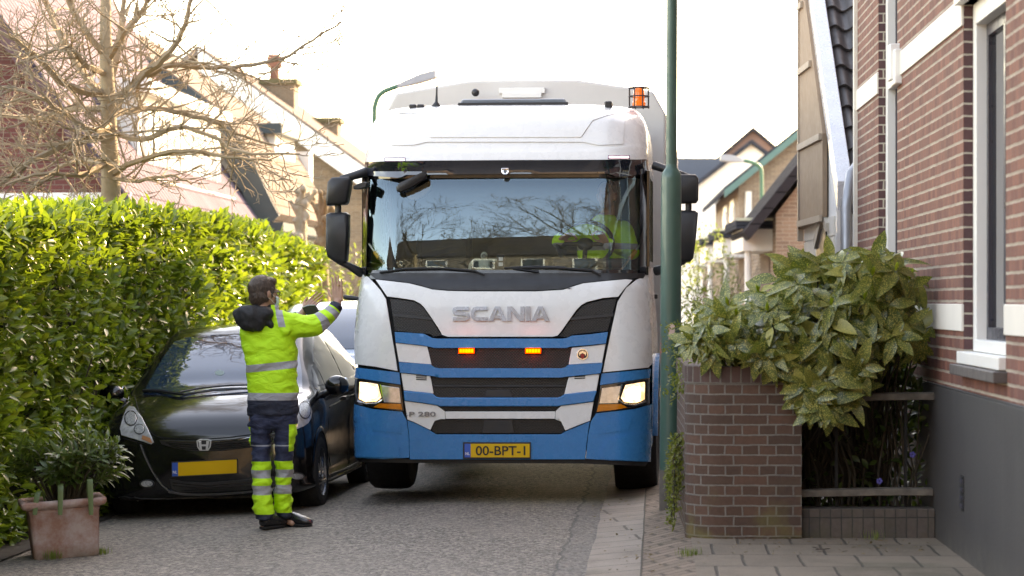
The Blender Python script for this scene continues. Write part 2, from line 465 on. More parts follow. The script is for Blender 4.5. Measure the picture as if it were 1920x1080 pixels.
# concrete gutter strip, sett pavement
def paving(name, c1, c2, mortar, bw, bh, ms, rot=0, moss=True):
    m, t, p = newmat(name); co = t.coord()
    mp = t.new('ShaderNodeMapping'); t.l.new(co, mp.inputs[0]); mp.inputs['Rotation'].default_value = (0, 0, rot)
    wob = t.noise(co, 3, 3); vx, vy, vz = t.sep(mp.outputs[0]); wz = t.math('MULTIPLY', t.math('SUBTRACT', wob, .5), .03)
    vec = t.comb(t.math('ADD', vx, wz), t.math('ADD', vy, wz))
    b = t.new('ShaderNodeTexBrick'); t.l.new(vec, b.inputs['Vector']); b.inputs['Scale'].default_value = 1
    b.inputs['Color1'].default_value = col4(c1); b.inputs['Color2'].default_value = col4(c2); b.inputs['Mortar'].default_value = col4(mortar)
    b.inputs['Brick Width'].default_value = bw; b.inputs['Row Height'].default_value = bh; b.inputs['Mortar Size'].default_value = ms; b.inputs['Mortar Smooth'].default_value = .4
    n = t.noise(co, 2.2, 6, .7); f = t.noise(co, 90, 4)
    c = t.mix(t.ramp(n, 0, .6, .42, .72), b.outputs['Color'], tuple(x*.5 for x in c1))
    c = t.mix(t.ramp(f, 0, .5, .45, .8), c, tuple(min(1, x*1.5) for x in c2))
    if moss: c = t.mix(t.ramp(t.noise(co, 1.1, 5), 0, .45, .55, .75), c, (.06, .065, .03))
    t.put(p.inputs['Base Color'], c); p.inputs['Roughness'].default_value = .9
    t.put(p.inputs['Normal'], t.bump(t.math('ADD', t.math('MULTIPLY', b.outputs['Fac'], -1), t.math('MULTIPLY', f, .5)), .8, .008)); return m
gut_m = paving('gutter_concrete', (.255, .205, .165), (.30, .245, .20), (.10, .08, .062), 1.2, .36, .012, rot=-.06)
sett_m = paving('pavement_setts', (.19, .135, .098), (.265, .19, .138), (.075, .058, .044), .24, .15, .014, rot=-.16)
slab_m = paving('pavement_slabs', (.185, .138, .10), (.235, .18, .132), (.05, .04, .032), .33, .62, .010, rot=.06)
# dark open joints either side of the gutter
strip('gutter_joint', L(.742), L(.753), 4, 70, M('joint_dirt', (.085, .07, .052), .95, var=.5, vs=20), .0105, 140, 1, wig=.012)
strip('gutter', L(.42), L(.745), 4, 70, gut_m, .006, 140, 4, wig=.035)
strip('pavement_setts', L(.749), L(1.3), 4, 70, sett_m, .007, 140, 8)
strip('pavement', lambda y: 1.055+.06*(y-14), lambda y: 2.06+.045*y, 3, 15.25, slab_m, .012, 40, 8)
soil_m = M('soil', (.035, .027, .02), .95, var=.5, vs=14, bump=.6, bs=60)
strip('soil_bed', lambda y: -9+.06*(y-18), lambda y: -3.28+.06*(y-18), 5, 60, soil_m, .012, 90, 6, wig=.0)
strip('planting_soil', lambda y: 1.5, lambda y: 2.0+.045*y, 15.42, 17.2, soil_m, .05, 10, 6)

# ================================================================ MATERIALS OF THE STREET
white_paint = M('white_paint', (.78, .77, .74), .45, var=.05, vs=4)
house_brick = brick_mat('house_brick', (.150, .050, .036), (.265, .098, .066), (.17, .085, .068), .107, .072, .016, dirt=.3, soot=(.10, .06, .045), bumpd=.008, hj=(.46, .38, .30))
shaded_reveal_brick = brick_mat('shaded_reveal_brick', (.085, .04, .045), (.12, .055, .055), (.45, .4, .33), .215, .072, .014, bumpd=.006)  # darker copy of the wall brick: the reveals' shade is put into the colour
pier_brick = brick_mat('pier_brick', (.085, .050, .036), (.14, .073, .050), (.20, .18, .155), .213, .0635, .012, uv=True, squash=.5, freq=2, dirt=.55, soot=(.045, .032, .03), moss=((.17, .15, .045), .02, .5), bumpd=.009)
m, t, p = newmat('plinth_render'); co = t.coord(); x, y, z = t.sep(co)
st_ = t.noise(t.comb(t.math('MULTIPLY', y, 9), 0, t.math('MULTIPLY', z, .7)), 1.0, 5, .6); bl_ = t.noise(co, 1.6, 5, .65)
c = t.mix(t.ramp(st_, 0, .35, .42, .72), (.046, .043, .043), (.066, .062, .060)); c = t.mix(t.ramp(bl_, 0, .6, .5, .72), c, (.034, .032, .033)); sp_ = t.math('MULTIPLY', t.ramp(z, 1, 0, .0, .22), t.ramp(t.noise(co, 7, 5), .2, 1, .35, .65)); c = t.mix(t.math('MULTIPLY', sp_, .8), c, (.10, .092, .078))
t.put(p.inputs['Base Color'], c); p.inputs['Roughness'].default_value = .66; t.put(p.inputs['Normal'], t.bump(t.noise(co, 45, 4), .25, .006)); plinth_m = m
dark_frame = M('dark_frame', (.045, .045, .06), .35)
win_glass = M('window_glass', (.02, .025, .03), .03, var=.2, rvar=.02, spec=.8, coat=.5)
blind_m = M('net_curtain', (.42, .46, .44), .7)
zinc = M('zinc_pipe', (.30, .31, .33), .4, metal=.6)
concrete_m = M('old_concrete', (.34, .31, .28), .85, var=.35, vs=9, bump=.5, bs=50)
black_metal = M('black_metal', (.02, .02, .022), .45)

# ================================================================ RIGHT-HAND BRICK HOUSE (wall face is local x = 0, running along local +y)
YA = -math.atan(.045); H0 = 10.0
house = empty('brick_house', (2.0+.045*H0, H0, .09), (0, 0, YA), 'red brick house with white stone bands and a dark grey rendered plinth beside the pavement', 'house')
def hb(mb, y0, y1, z0, z1, x0=0, x1=.3, mi=0): return mb.box((x0, y0, z0), (x1, y1, z1), mi)
ZT = 7.75; W1 = (2.56, 4.12); W2 = (7.5, 8.78); YE = 10.45; YS = -5.0
wz = [(1.22, 3.24), (4.2, 6.2)]
mb = MB()
for a, b in ((YS, W1[0]), (W1[1], W2[0]), (W2[1], YE)): hb(mb, a, b, 0, ZT)
OPN = [(W1, wz[0]), (W1, wz[1]), (W2, (1.22, 6.2))]
a, b = W1; hb(mb, a, b, 0, 1.12); hb(mb, a, b, 3.24, 4.2); hb(mb, a, b, 6.2, ZT)
a, b = W2; hb(mb, a, b, 0, 1.12); hb(mb, a, b, 6.2, ZT)
mb.box((0.301, YE-.3, 0), (7, YE, ZT)); mb.box((.301, YS, 0), (7, YS+.3, ZT)); mb.box((6.7, YS+.301, 0), (7, YE-.301, ZT))
wall = mb.build('wall', house_brick, house)
mb = MB(); mb.box((-.022, YS, -.2), (.1, YE+.01, .98)); mb.box((-.022, YS, .98), (.0, YE+.01, .992))
# air brick: a recessed dark slot
mb.build('plinth', plinth_m, house, bevel=.008)
mb = MB(); mb.box((-.026, 3.93, .30), (.0, 4.06, .50)); vent = mb.build('air_brick', black_metal, house)
mb = MB()
for k in range(4): mb.box((-.032, 3.93+.008, .315+k*.048), (-.02, 4.06-.008, .335+k*.048))
mb.build('vent_bar', M('vent_iron', (.035, .035, .05), .5), vent)
mb = MB()
for (z0, z1) in ((1.335, 1.495), (3.12, 3.29), (6.3, 6.5)):
    for a, b in ((YS, W1[0]), (W1[1], W2[0]), (W2[1], YE)): mb.box((-.012, a, z0), (.12, b, z1))
mb.build('stone_band', M('stone_band', (.70, .66, .60), .7, var=.1, vs=3, bump=.15), house, bevel=.004)
for (a, b), (z0, z1) in OPN:
        for q0, q1 in ((b-.004, b+.05), (a-.05, a+.004)):
            mb = MB(); mb.box((.003, q0, z0), (.13, q1, z1)); mb.build('window_reveal', shaded_reveal_brick, house)
        fr = MB()
        fr.box((.055, b-.13, z0), (.20, b-.006, z1)); fr.box((.055, a+.006, z0), (.20, a+.13, z1))
        fr.box((.05, a+.131, z1-.13), (.20, b-.131, z1-.004)); fr.box((.04, a+.131, z0+.002), (.20, b-.131, z0+.07))
        f = fr.build('window', white_paint, house, bevel=.005)
        s = MB(); y0, y1 = a+.132, b-.132
        for (p, q) in ((y0, y0+.055), (y1-.055, y1), ((y0+y1)/2-.03, (y0+y1)/2+.03)): s.box((.115, p, z0+.071), (.165, q, z1-.131))
        s.box((.115, y0, z0+.0711), (.167, y1, z0+.14)); s.box((.115, y0, z1-.2), (.167, y1, z1-.1312))
        s.build('sash', dark_frame, f, bevel=.003)
        g = MB(); g.box((.139, y0+.01, z0+.08), (.145, y1-.01, z1-.14)); g.build('pane', win_glass, f)
        c = MB(); c.box((.19, y0+.02, z0+.1), (.2, y1-.02, z1-.15)); c.build('curtain', blind_m, f)
for (a, b), zl in ((W1, 3.24), (W2, 6.2)):
    s = MB(); s.box((-.075, a-.05, wz[0][0]-.135), (.06, b+.05, wz[0][0]-.075)); s.box((-.04, a, wz[0][0]-.07), (.05, b, wz[0][0]-.001), 1)
    s.build('window_sill', [M('slate_sill', (.10, .085, .08), .6, var=.3), white_paint], house, bevel=.006)
    s = MB(); s.box((-.05, a-.04, zl), (.10, b+.04, zl+.09)); s.box((-.02, a-.1, zl+.091), (.0, b+.1, zl+.26))
    s.build('lintel', white_paint, house, bevel=.006)
mb = MB(); mb.box((-.05, 7.22, 3.06), (.1, 7.49, 3.31)); mb.box((-.07, 7.34, 3.10), (.1, 7.515, 3.36)); mb.build('console_stone', white_paint, house, bevel=.01)
mb = MB(); mb.box((.06, 7.63, 3.14), (.12, 8.65, 3.34)); mb.build('transom', white_paint, house, bevel=.006)
mb = MB(); mb.box((2.6, YE+.35, 0), (9, 18.3, 10.15)); mb.box((2.6, 18.3, 0), (9, 18.75, 9.2)); mb.box((2.6, 18.75, 0), (9, 24.2, 10.15)); mb.build('sun_blocker', house_brick, house)  # unseen block added to shade the hedge, notched to let a sun streak through
mb = MB(); mb.prism([(-.5, YS-.2, ZT), (3.5, YS-.2, ZT+2.6), (7.5, YS-.2, ZT), (7.5, YS-.2, ZT-.2), (-.5, YS-.2, ZT-.2)], (0, YE-YS+.4, 0)); mb.build('roof', M('slate', (.05, .05, .055), .6), house)
mb = MB(); mb.box((-.03, YE-.02, 0), (.05, YE+.07, ZT)); mb.build('corner_trim', M('limewash', (.74, .70, .62), .85, var=.15, vs=14, bump=.9, bs=45), house)
mb = MB(); mb.tube([(-.08, YE+.16, 0), (-.08, YE+.16, 2.32), (-.02, YE+.3, 2.6), (.1, YE+.6, 2.75)], .05, 10); mb.build('drainpipe', zinc, house, smooth=50)

# ================================================================ GARDEN PIER + LOW PLANTER WALL + RAILS
def pier():
    """rounded brick garden wall that turns the corner"""
    D0 = 15.15; xr = 1.815; xl = 1.10; R = .22; th = .215
    outer = [(xr, D0)]; outer += [(xl+R, D0)]
    for k in range(1, 9):
        a = math.pi/2*k/8; outer.append((xl+R-R*math.sin(a), D0+R-R*math.cos(a)))
    outer += [(xl+.01+.045*.6, D0+R+.6), (xl+.045*2.2, D0+R+2.2)]
    dense = []
    for (a, b), (c, d) in zip(outer, outer[1:]):
        k = max(1, int(math.hypot(c-a, d-b)/.1))
        for j in range(k): dense.append((a+(c-a)*j/k, b+(d-b)*j/k))
    dense.append(outer[-1]); n = len(dense); zs = [.08+.0635*i for i in range(18)]; zt = 1.085
    zs = [z for z in zs if z < zt-.01]+[zt]
    arc = [0]
    for i in range(1, n): arc.append(arc[-1]+math.hypot(dense[i][0]-dense[i-1][0], dense[i][1]-dense[i-1][1]))
    inner = []
    for i in range(n):
        p = dense[i]; q0 = dense[max(0, i-1)]; q1 = dense[min(n-1, i+1)]
        tx, ty = q1[0]-q0[0], q1[1]-q0[1]; l = math.hypot(tx, ty); inner.append((p[0]+ty/l*th*1.0, p[1]-tx/l*th*1.0))
    # outward normal check: inner must lie at larger D on the front
    if inner[0][1] < D0: inner = [(2*p[0]-q[0], 2*p[1]-q[1]) for p, q in zip(dense, inner)]
    vs = []; fs = []; uv = {}
    for z in zs:
        for i in range(n): vs.append((dense[i][0]+.002*noise.noise(Vector((arc[i]*9, z*9, 0))), dense[i][1], z))
    o = len(vs)
    for z in (zs[0], zt):
        for i in range(n): vs.append((inner[i][0], inner[i][1], z))
    m = len(zs)
    for j in range(m-1):
        for i in range(n-1):
            fs.append((j*n+i, j*n+i+1, (j+1)*n+i+1, (j+1)*n+i)); uv[len(fs)-1] = [(arc[i], zs[j]), (arc[i+1], zs[j]), (arc[i+1], zs[j+1]), (arc[i], zs[j+1])]
    for i in range(n-1):
        fs.append(((m-1)*n+i, (m-1)*n+i+1, o+n+i+1, o+n+i)); uv[len(fs)-1] = [(arc[i], 0), (arc[i+1], 0), (arc[i+1], .2), (arc[i], .2)]
        fs.append((o+i, o+i+1, o+n+i+1, o+n+i)); uv[len(fs)-1] = [(arc[i], zs[0]), (arc[i+1], zs[0]), (arc[i+1], zt), (arc[i], zt)]
    for i in (0, n-1):
        fs.append((i, (m-1)*n+i, o+n+i, o+i)); uv[len(fs)-1] = [(0, zs[0]), (0, zt), (.2, zt), (.2, zs[0])]
    me = bpy.data.meshes.new('wall'); me.from_pydata(vs, [], fs); l = me.uv_layers.new(name='UVMap')
    for f in me.polygons:
        for k, li in enumerate(f.loop_indices): l.data[li].uv = uv[f.index][k]
    me.polygons.foreach_set('use_smooth', [True]*len(me.polygons)); me.set_sharp_from_angle(angle=math.radians(50))
    r = empty('garden_wall', (0, 0, 0), label='rounded dark red brick garden wall below the spotted shrub', cat='wall')
    o1 = mesh_obj('brickwork', me, pier_brick, r)
    # capping course of bricks set on end
    vs = []; fs = []; uv = {}; z0, z1 = zt+.001, zt+.105
    oo = [(p[0]+(p[0]-q[0])*.03, p[1]+(p[1]-q[1])*.03) for p, q in zip(dense, inner)]
    for ring, z in ((oo, z0), (oo, z1), (inner, z1), (inner, z0)):
        for i in range(n): vs.append((ring[i][0], ring[i][1], z))
    for j, (v0, v1) in enumerate(((0, .105), (.105, .32), (.32, .43))):
        for i in range(n-1):
            fs.append((j*n+i, j*n+i+1, (j+1)*n+i+1, (j+1)*n+i)); uv[len(fs)-1] = [(v0, arc[i]), (v0, arc[i+1]), (v1, arc[i+1]), (v1, arc[i])]
    for i in (0, n-1): fs.append((i, n+i, 2*n+i, 3*n+i)); uv[len(fs)-1] = [(0, 0), (.1, 0), (.1, .05), (0, .05)]
    me = bpy.data.meshes.new('capping'); me.from_pydata(vs, [], fs); l = me.uv_layers.new(name='UVMap')
    for f in me.polygons:
        for k, li in enumerate(f.loop_indices): l.data[li].uv = uv[f.index][k]
    cm = brick_mat('capping_brick', (.085, .050, .042), (.13, .068, .055), (.18, .16, .135), .4, .0635, .012, uv=True, offset=0, dirt=.5, soot=(.045, .032, .03))
    me.polygons.foreach_set('use_smooth', [True]*len(me.polygons)); me.set_sharp_from_angle(angle=math.radians(50))
    mesh_obj('capping', me, cm, r)
pier()
soldier = brick_mat('soldier_brick', (.085, .07, .06), (.12, .095, .08), (.05, .045, .04), .24, .068, .008, dirt=.5, soot=(.03, .027, .024), rot=True, offset=0, moss=((.07, .07, .03), .0, .35))
r = empty('planter_wall', (0, 0, 0), label='low kerb of upright dark bricks between garden wall and house plinth', cat='low wall')
mb = MB(); mb.box((1.82, 15.2, .05), (2.66, 15.42, .295)); mb.build('brickwork', soldier, r, bevel=.006)
rail = empty('garden_fence', (0, 0, 0), label='weathered two rail fence under the spotted shrub', cat='fence')
for z, x1, rz in ((.385, 2.66, .01), (.985, 2.70, .015)):
    mb = MB(); pts = [(1.82, 15.3, z), (2.1, 15.31, z+.005), (2.4, 15.3, z+.012), (x1, 15.3, z+rz)]
    mb.loft([[Vector(p)+Vector((0, dy, dz)) for dy, dz in ((-.045, -.022), (.045, -.022), (.045, .018), (.02, .026), (-.045, .02))] for p in pts])
    mb.build('rail', M('weathered_rail', (.14, .12, .10), .9, var=.9, vs=13, bump=.8, bs=45), rail, bevel=.004)
for x in (2.06, 2.5):
    mb = MB(); mb.box((x-.009, 15.345, .05), (x+.009, 15.365, .97)); mb.build('post', M('post_black', (.006, .006, .006), .7), rail)

# ================================================================ GREEN LAMP POST
D = 17.75; px = 1256; X = (px-CX)/F*D; zb = gz(X, D)
lamp = empty('lamp_post', (X, D, zb), (0, math.radians(.25), 0), 'tall dark green steel lamp post standing beside the garden wall', 'lamp post')
gm = M('post_green', (.035, .095, .075), .42, var=.22, vs=5, bump=.06, bs=60, coat=.2)
k = D/F; zj = CH+(HY-322)*k-zb
mb = MB(); mb.lathe([(.077, -.1), (.077, 1.2), (.074, zj-.05), (.070, zj-.015), (.055, zj+.012), (.042, zj+.03), (.040, zj+.06), (.037, 5.6)], (0, 0, 0), n=28)
mb.build('shaft', gm, lamp, smooth=50)
mb = MB(); mb.lathe([(.0785, -.1), (.0785, .27), (.0775, .29)], (0, 0, 0), n=28); mb.build('rusty_foot', M('rust_foot', (.10, .085, .07), .8, var=.4, vs=14, bump=.3), lamp, smooth=50)
mb = MB(); pts = catmull([(0, 0, 5.55), (-.02, .02, 5.9), (-.25, .05, 6.2), (-.7, .1, 6.3)], 6); mb.tube(pts, .035, 10); mb.build('bracket', gm, lamp, smooth=50)
mb = MB(); mb.lathe([(.02, 0), (.1, .03), (.11, .3), (.09, .55), (.02, .6)], (-.62, .1, 6.3), (-1, .1, .12), 16); mb.build('lamp_head', M('lamp_grey', (.30, .31, .32), .4), lamp, smooth=60)
mb = MB(); mb.box((-.02, -.079, 1.25), (.025, -.072, 1.36)); mb.build('sticker', M('sticker', (.6, .42, .36), .6), lamp)
# ================================================================ TRUCK
TH = math.radians(5.0); TX, TY = -.106, 19.1
truck = empty('waste_truck', (TX, TY, 0), (0, 0, -TH), 'white and blue waste collection truck with orange flashing lights filling the street', 'truck')
TM = mw(truck); TI = TM.inverted()
t_white = M('truck_white', (.73, .72, .705), .28, coat=.5, var=.03, vs=5, rvar=.10)
t_blue = M('truck_blue', (.001, .185, .43), .28, spec=.35, coat=.22, var=.07, vs=7, rvar=.10)
t_black = M('truck_black_plastic', (.018, .018, .020), .48, var=.25)
t_gloss = M('truck_gloss_black', (.012, .012, .014), .12, coat=.6)
t_seam = M('truck_shadow_gap', (.008, .008, .008), .8)
chrome = M('chrome', (.75, .75, .77), .08, metal=1, rvar=.03)
silver = M('letter_silver', (.36, .38, .42), .25, metal=.5)
rubber = M('tyre_rubber', (.014, .014, .015), .8, var=.3, vs=20, bump=.3, bs=70)
steel = M('steel_grey', (.25, .25, .26), .45, metal=.7)
Wt = [(.3, 1.19), (.8, 1.205), (1.2, 1.205), (1.6, 1.185), (1.85, 1.165), (2.72, 1.16), (2.95, 1.15), (3.08, 1.125), (3.16, 1.08), (3.21, 1.02), (3.235, .95)]
Pt = [(.3, .004), (.36, .0), (.75, .0), (1.0, .012), (1.4, .035), (1.72, .085), (1.80, .135), (1.95, .148), (2.1, .165), (2.25, .187), (2.4, .215), (2.53, .246), (2.66, .285), (2.70, .25), (2.82, .30), (2.95, .37), (3.08, .46), (3.16, .58), (3.21, .76), (3.235, 1.0)]
Rt = [(.3, .26), (1.2, .26), (1.7, .30), (1.85, .34), (2.8, .36), (3.1, .42), (3.235, .5)]
def tF(u, z):
    W = slerp_tab(Wt, z); R = lerp(Rt, z); a = min(abs(u), W)
    v = slerp_tab(Pt, z)+.055*(a/1.2)**2
    if a > W-R:
        s = (a-(W-R))/R; v += R*(1-math.sqrt(max(0, 1-s*s)))
    return v
def tmap(px, py, off=0.0, surf=tF):
    d = TI.to_3x3() @ ray(px, py); o = TI @ Vector((0, 0, CH)); t = 19.1
    for _ in range(30):
        p = o+d*t; g = surf(p.x, p.z)-off-p.y
        t += g*.6/max(.3, d.y)
        if abs(g) < 1e-5: break
    p = o+d*t
    W = slerp_tab(Wt, p.z)
    if abs(p.x) > W: p.x = math.copysign(W, p.x)
    return p
def tlin(px, py, v):                               # photo pixel on the truck-local plane at depth v
    d = TI.to_3x3() @ ray(px, py); o = TI @ Vector((0, 0, CH)); return o+d*((v-o.y)/d.y)
# ---- cab shell (structure behind the panels)
def cab_ring(z, ins=0.0, nb=44, ns=10, vb=2.1):
    W = slerp_tab(Wt, z)-ins; R = lerp(Rt, z); us = []
    nc = 12
    for k in range(nc): us.append(-W+R*(1-math.cos(math.pi/2*k/nc)))
    m = nb-2*nc
    for k in range(m+1): us.append(-(W-R)+2*(W-R)*k/m)
    for k in range(nc-1, -1, -1): us.append(W-R*(1-math.cos(math.pi/2*k/nc)))
    fr = []
    for u in us:
        uu = u*(slerp_tab(Wt, z)/W); fr.append(Vector((u, tF(uu, z)+ins, z)))
    vl = fr[0].y
    left = [Vector((-W, vb+(vl-vb)*k/ns, z)) for k in range(ns)]
    right = [Vector((W, vl+(vb-vl)*k/ns, z)) for k in range(1, ns+1)]
    return left+fr+right
def shell(name, zs, mat, ins=0.0, skip=None, parent=truck, cap=False, sm=40, vb=2.1):
    rings = [cab_ring(z, ins, vb=vb) for z in zs]; n = len(rings[0]); vs = [p for r in rings for p in r]; fs = []
    for j in range(len(rings)-1):
        for i in range(n-1):
            c = (vs[j*n+i]+vs[j*n+i+1]+vs[(j+1)*n+i]+vs[(j+1)*n+i+1])/4
            if skip and skip(c): continue
            fs.append((j*n+i, j*n+i+1, (j+1)*n+i+1, (j+1)*n+i))
        if not (skip and False): fs.append((j*n+n-1, j*n, (j+1)*n, (j+1)*n+n-1))      # back wall
    if cap: fs.append(tuple(range((len(rings)-1)*n, len(rings)*n)))
    mb = MB(); mb.add(vs, fs)
    return mb.build(name, mat, parent, smooth=sm)
shell('grille_carrier', [.42, .6, .8, 1.0, 1.2, 1.4, 1.6, 1.74], t_seam, .03, skip=lambda c: c.y > .75)
def side_win(c): return .62 < c.y < 1.5 and 1.93 < c.z < 2.62
def ws_open(c): return 1.80 < c.z < 2.66 and c.y < .72
zs_mid = [1.74, 1.80, 1.93]+[1.93+.0767*i for i in range(1, 10)]+[2.66]
shell('cab_body', zs_mid, t_white, 0.004, skip=lambda c: (c.z > 1.8 and c.y < .66 and abs(c.x) < 1.3 and c.y < .66) or side_win(c) or c.z < 1.80 and c.y < .6)
shell('cab_side', [.9, 1.1, 1.3, 1.5, 1.74], t_white, .006, skip=lambda c: c.y < .45)
shell('step_panel', [.42, .6, .75, .9], t_blue, .006, skip=lambda c: c.y < .45)
shell('roof', [2.66, 2.70, 2.76, 2.82, 2.88, 2.95, 3.02, 3.08, 3.12, 3.16, 3.185, 3.21, 3.225, 3.235], t_white, 0.0, cap=True, sm=60)
# ---- windscreen
def gs(u, z): return tF(u, z)+.004
def ws_grid(z0, z1, umax, off, nz=16, nu=72, bulge=0):
    rows = []
    for j in range(nz+1):
        z = z0+(z1-z0)*j/nz; r = []
        for i in range(nu+1):
            t = -1+2*i/nu; u = umax*math.sin(t*math.pi/2*.92)/math.sin(math.pi/2*.92); r.append(Vector((u, tF(u, z)+off, z)))
        rows.append(r)
    return rows
m, t, p = newmat('windscreen_glass'); t.n.remove(p)
tr = t.new('ShaderNodeBsdfTransparent'); tr.inputs[0].default_value = (.90, .94, .90, 1)
gl = t.new('ShaderNodeBsdfGlossy'); gl.inputs['Roughness'].default_value = 0.0; gl.inputs[0].default_value = (.62, .86, 1, 1)
fr = t.new('ShaderNodeFresnel'); fr.inputs[0].default_value = 1.52
mx = t.new('ShaderNodeMixShader'); t.put(mx.inputs[0], t.math('ADD', t.math('MULTIPLY', fr.outputs[0], 1.0), .075, clamp=True))
t.l.new(tr.outputs[0], mx.inputs[1]); t.l.new(gl.outputs[0], mx.inputs[2]); t.l.new(mx.outputs[0], t.n['Material Output'].inputs[0])
glass_ws = m
MBW = MB(); rows = ws_grid(1.80, 2.665, 1.135, .004); nn = len(rows[0])
MBW.loft(rows, closed=False, cap0=False, cap1=False); windscreen = MBW.build('windscreen', glass_ws, truck, smooth=180)
# black ceramic border + pillars
def strip_uz(name, path, w, off, th, mat, parent):
    """ribbon of width w following a (u,z) path on the cab front"""
    ps = [Vector(q) for q in path]; rings = []
    for i, q in enumerate(ps):
        t_ = (ps[min(i+1, len(ps)-1)]-ps[max(0, i-1)]).normalized(); nrm = Vector((-t_.y, t_.x))
        r = []
        for s_, o_ in ((-.5, off), (.5, off), (.5, off-th), (-.5, off-th)):
            a = q+nrm*w*s_; W = slerp_tab(Wt, a.y); uu = max(-W, min(W, a.x)); r.append(Vector((uu, tF(uu, a.y)-o_, a.y)))
        rings.append(r)
    mb = MB(); mb.loft(rings); return mb.build(name, mat, parent, smooth=30)
for s in (-1, 1):
    strip_uz('windscreen_seal', [(s*1.128, 1.80+.0885*i) for i in range(11)], .05, .012, .02, t_gloss, truck)
strip_uz('windscreen_seal', [(-1.15+.115*i, 1.815) for i in range(21)], .07, .006, .02, t_gloss, truck)
strip_uz('windscreen_seal', [(-1.15+.115*i, 2.635) for i in range(21)], .09, .006, .02, t_gloss, truck)
# ---- front panels traced by outline, each laid on the cab's curved front with real thickness
def tp(name, poly, off, th, mat, sp=7, bevel=.004, parent=truck): return panel(name, poly, tmap, off, th, mat, parent, sp, bevel)
tp('corner_fairing', [(680, 515), (690, 519), (702, 531), (714, 545), (724, 561), (733, 617), (746, 696), (735, 694), (705, 688), (665, 683), (664, 628), (668, 562), (674, 530)], .012, .05, t_white)
tp('corner_fairing', [(1211, 515), (1223, 516), (1230, 541), (1227, 602), (1226, 679), (1215, 689), (1170, 694), (1130, 698), (1144, 630), (1158, 566), (1174, 540), (1190, 527)], .012, .05, t_white)
hood = [(704, 524), (735, 527.5), (768, 531.5), (790, 537), (811, 543), (840, 545.5), (881, 546.5), (1005, 546.5), (1056, 543.5), (1075, 537), (1093, 531.5), (1130, 527.5), (1174, 523.6), (1186, 525), (1172, 540), (1159, 556.5), (1130, 559), (1101, 566), (1090, 572), (1081, 581), (1066, 602), (1052, 622), (1046, 629), (1036, 631.5), (840, 631.5), (829, 628), (823, 617), (810, 597), (795, 576), (788, 569), (776, 563), (750, 559), (726, 556), (715, 540)]
hood_o = tp('front_flap', hood, .02, .05, t_white, 7)
tp('scuttle', [(690, 512), (1214, 512), (1206, 522), (1174, 522.6), (1130, 526), (1093, 530), (1075, 535), (1056, 541.5), (1005, 544.5), (881, 544.5), (840, 543.5), (811, 541.5), (790, 535), (768, 530), (735, 526), (704, 522.5)], .015, .05, t_black, 7)
# dark meshes
def mesh_mat():
    """honeycomb grille: hexagonal openings in a dark plastic web"""
    m, t, p = newmat('grille_mesh'); x, y, z = t.sep(t.coord()); k = .0135
    X = t.math('DIVIDE', x, k*1.75); Y = t.math('DIVIDE', z, k); S3 = 1.7320508
    def cell(ox, oy):
        a = t.math('SUBTRACT', t.math('FLOORED_MODULO', t.math('ADD', Y, ox), 1.0*S3), S3/2); b_ = t.math('SUBTRACT', t.math('FLOORED_MODULO', t.math('ADD', X, oy), 1.0), .5)
        a = t.math('ABSOLUTE', a); b_ = t.math('ABSOLUTE', b_); return t.math('MAXIMUM', b_, t.math('ADD', t.math('MULTIPLY', b_, .5), t.math('MULTIPLY', a, S3/2)))
    d = t.math('MINIMUM', cell(0, 0), cell(S3/2, .5)); web = t.ramp(d, 0, 1, .36, .42)
    t.put(p.inputs['Base Color'], t.mix(web, (.0022, .002, .002), (.050, .046, .044))); p.inputs['Roughness'].default_value = .4
    t.put(p.inputs['Normal'], t.bump(web, 1.0, .012)); return m
gmesh = mesh_mat()
tp('grille', [(731, 560), (750, 561), (776, 565), (788, 571), (795, 578), (810, 599), (822, 619), (830, 629), (812, 632), (807, 627), (740, 621)], .004, .02, gmesh)
tp('grille', [(1157, 559), (1130, 562), (1101, 569), (1090, 575), (1082, 583), (1067, 604), (1052, 625), (1045, 631), (1066, 633), (1073, 628), (1139, 621)], .004, .02, gmesh)
for q in ([(738, 588), (815, 596), (817, 601), (739, 593)], [(1151, 588), (1064, 596), (1061, 601), (1150, 593)]):
    tp('grille_bar', q, .012, .02, t_black)
tp('grille', [(803, 652), (815, 651), (1060, 651), (1073, 652), (1064, 686), (1060, 691), (816, 691), (811, 688)], .002, .02, gmesh)
tp('grille', [(808, 706), (818, 707), (1057, 707), (1066, 708), (1059, 740), (1052, 746), (821, 746), (814, 741)], .002, .02, gmesh)
tp('grille', [(822, 761), (1052, 761), (1044, 771), (832, 771)], .004, .02, gmesh)
low = tp('grille', [(827, 786), (1041, 786), (1050, 790), (1060, 806), (1053, 813), (816, 813), (808, 806), (815, 790)], .004, .02, gmesh)
tp('radar_cover', [(908, 788), (960, 788), (964, 812), (904, 812)], .016, .03, t_black)
tp('grille_slot', [(913, 731), (956, 731), (962, 745), (907, 745)], .012, .02, t_black)
for k in range(1):
    tp('grille_divider', [(812, 722), (1062, 722), (1061, 726), (813, 726)], .010, .02, t_black)
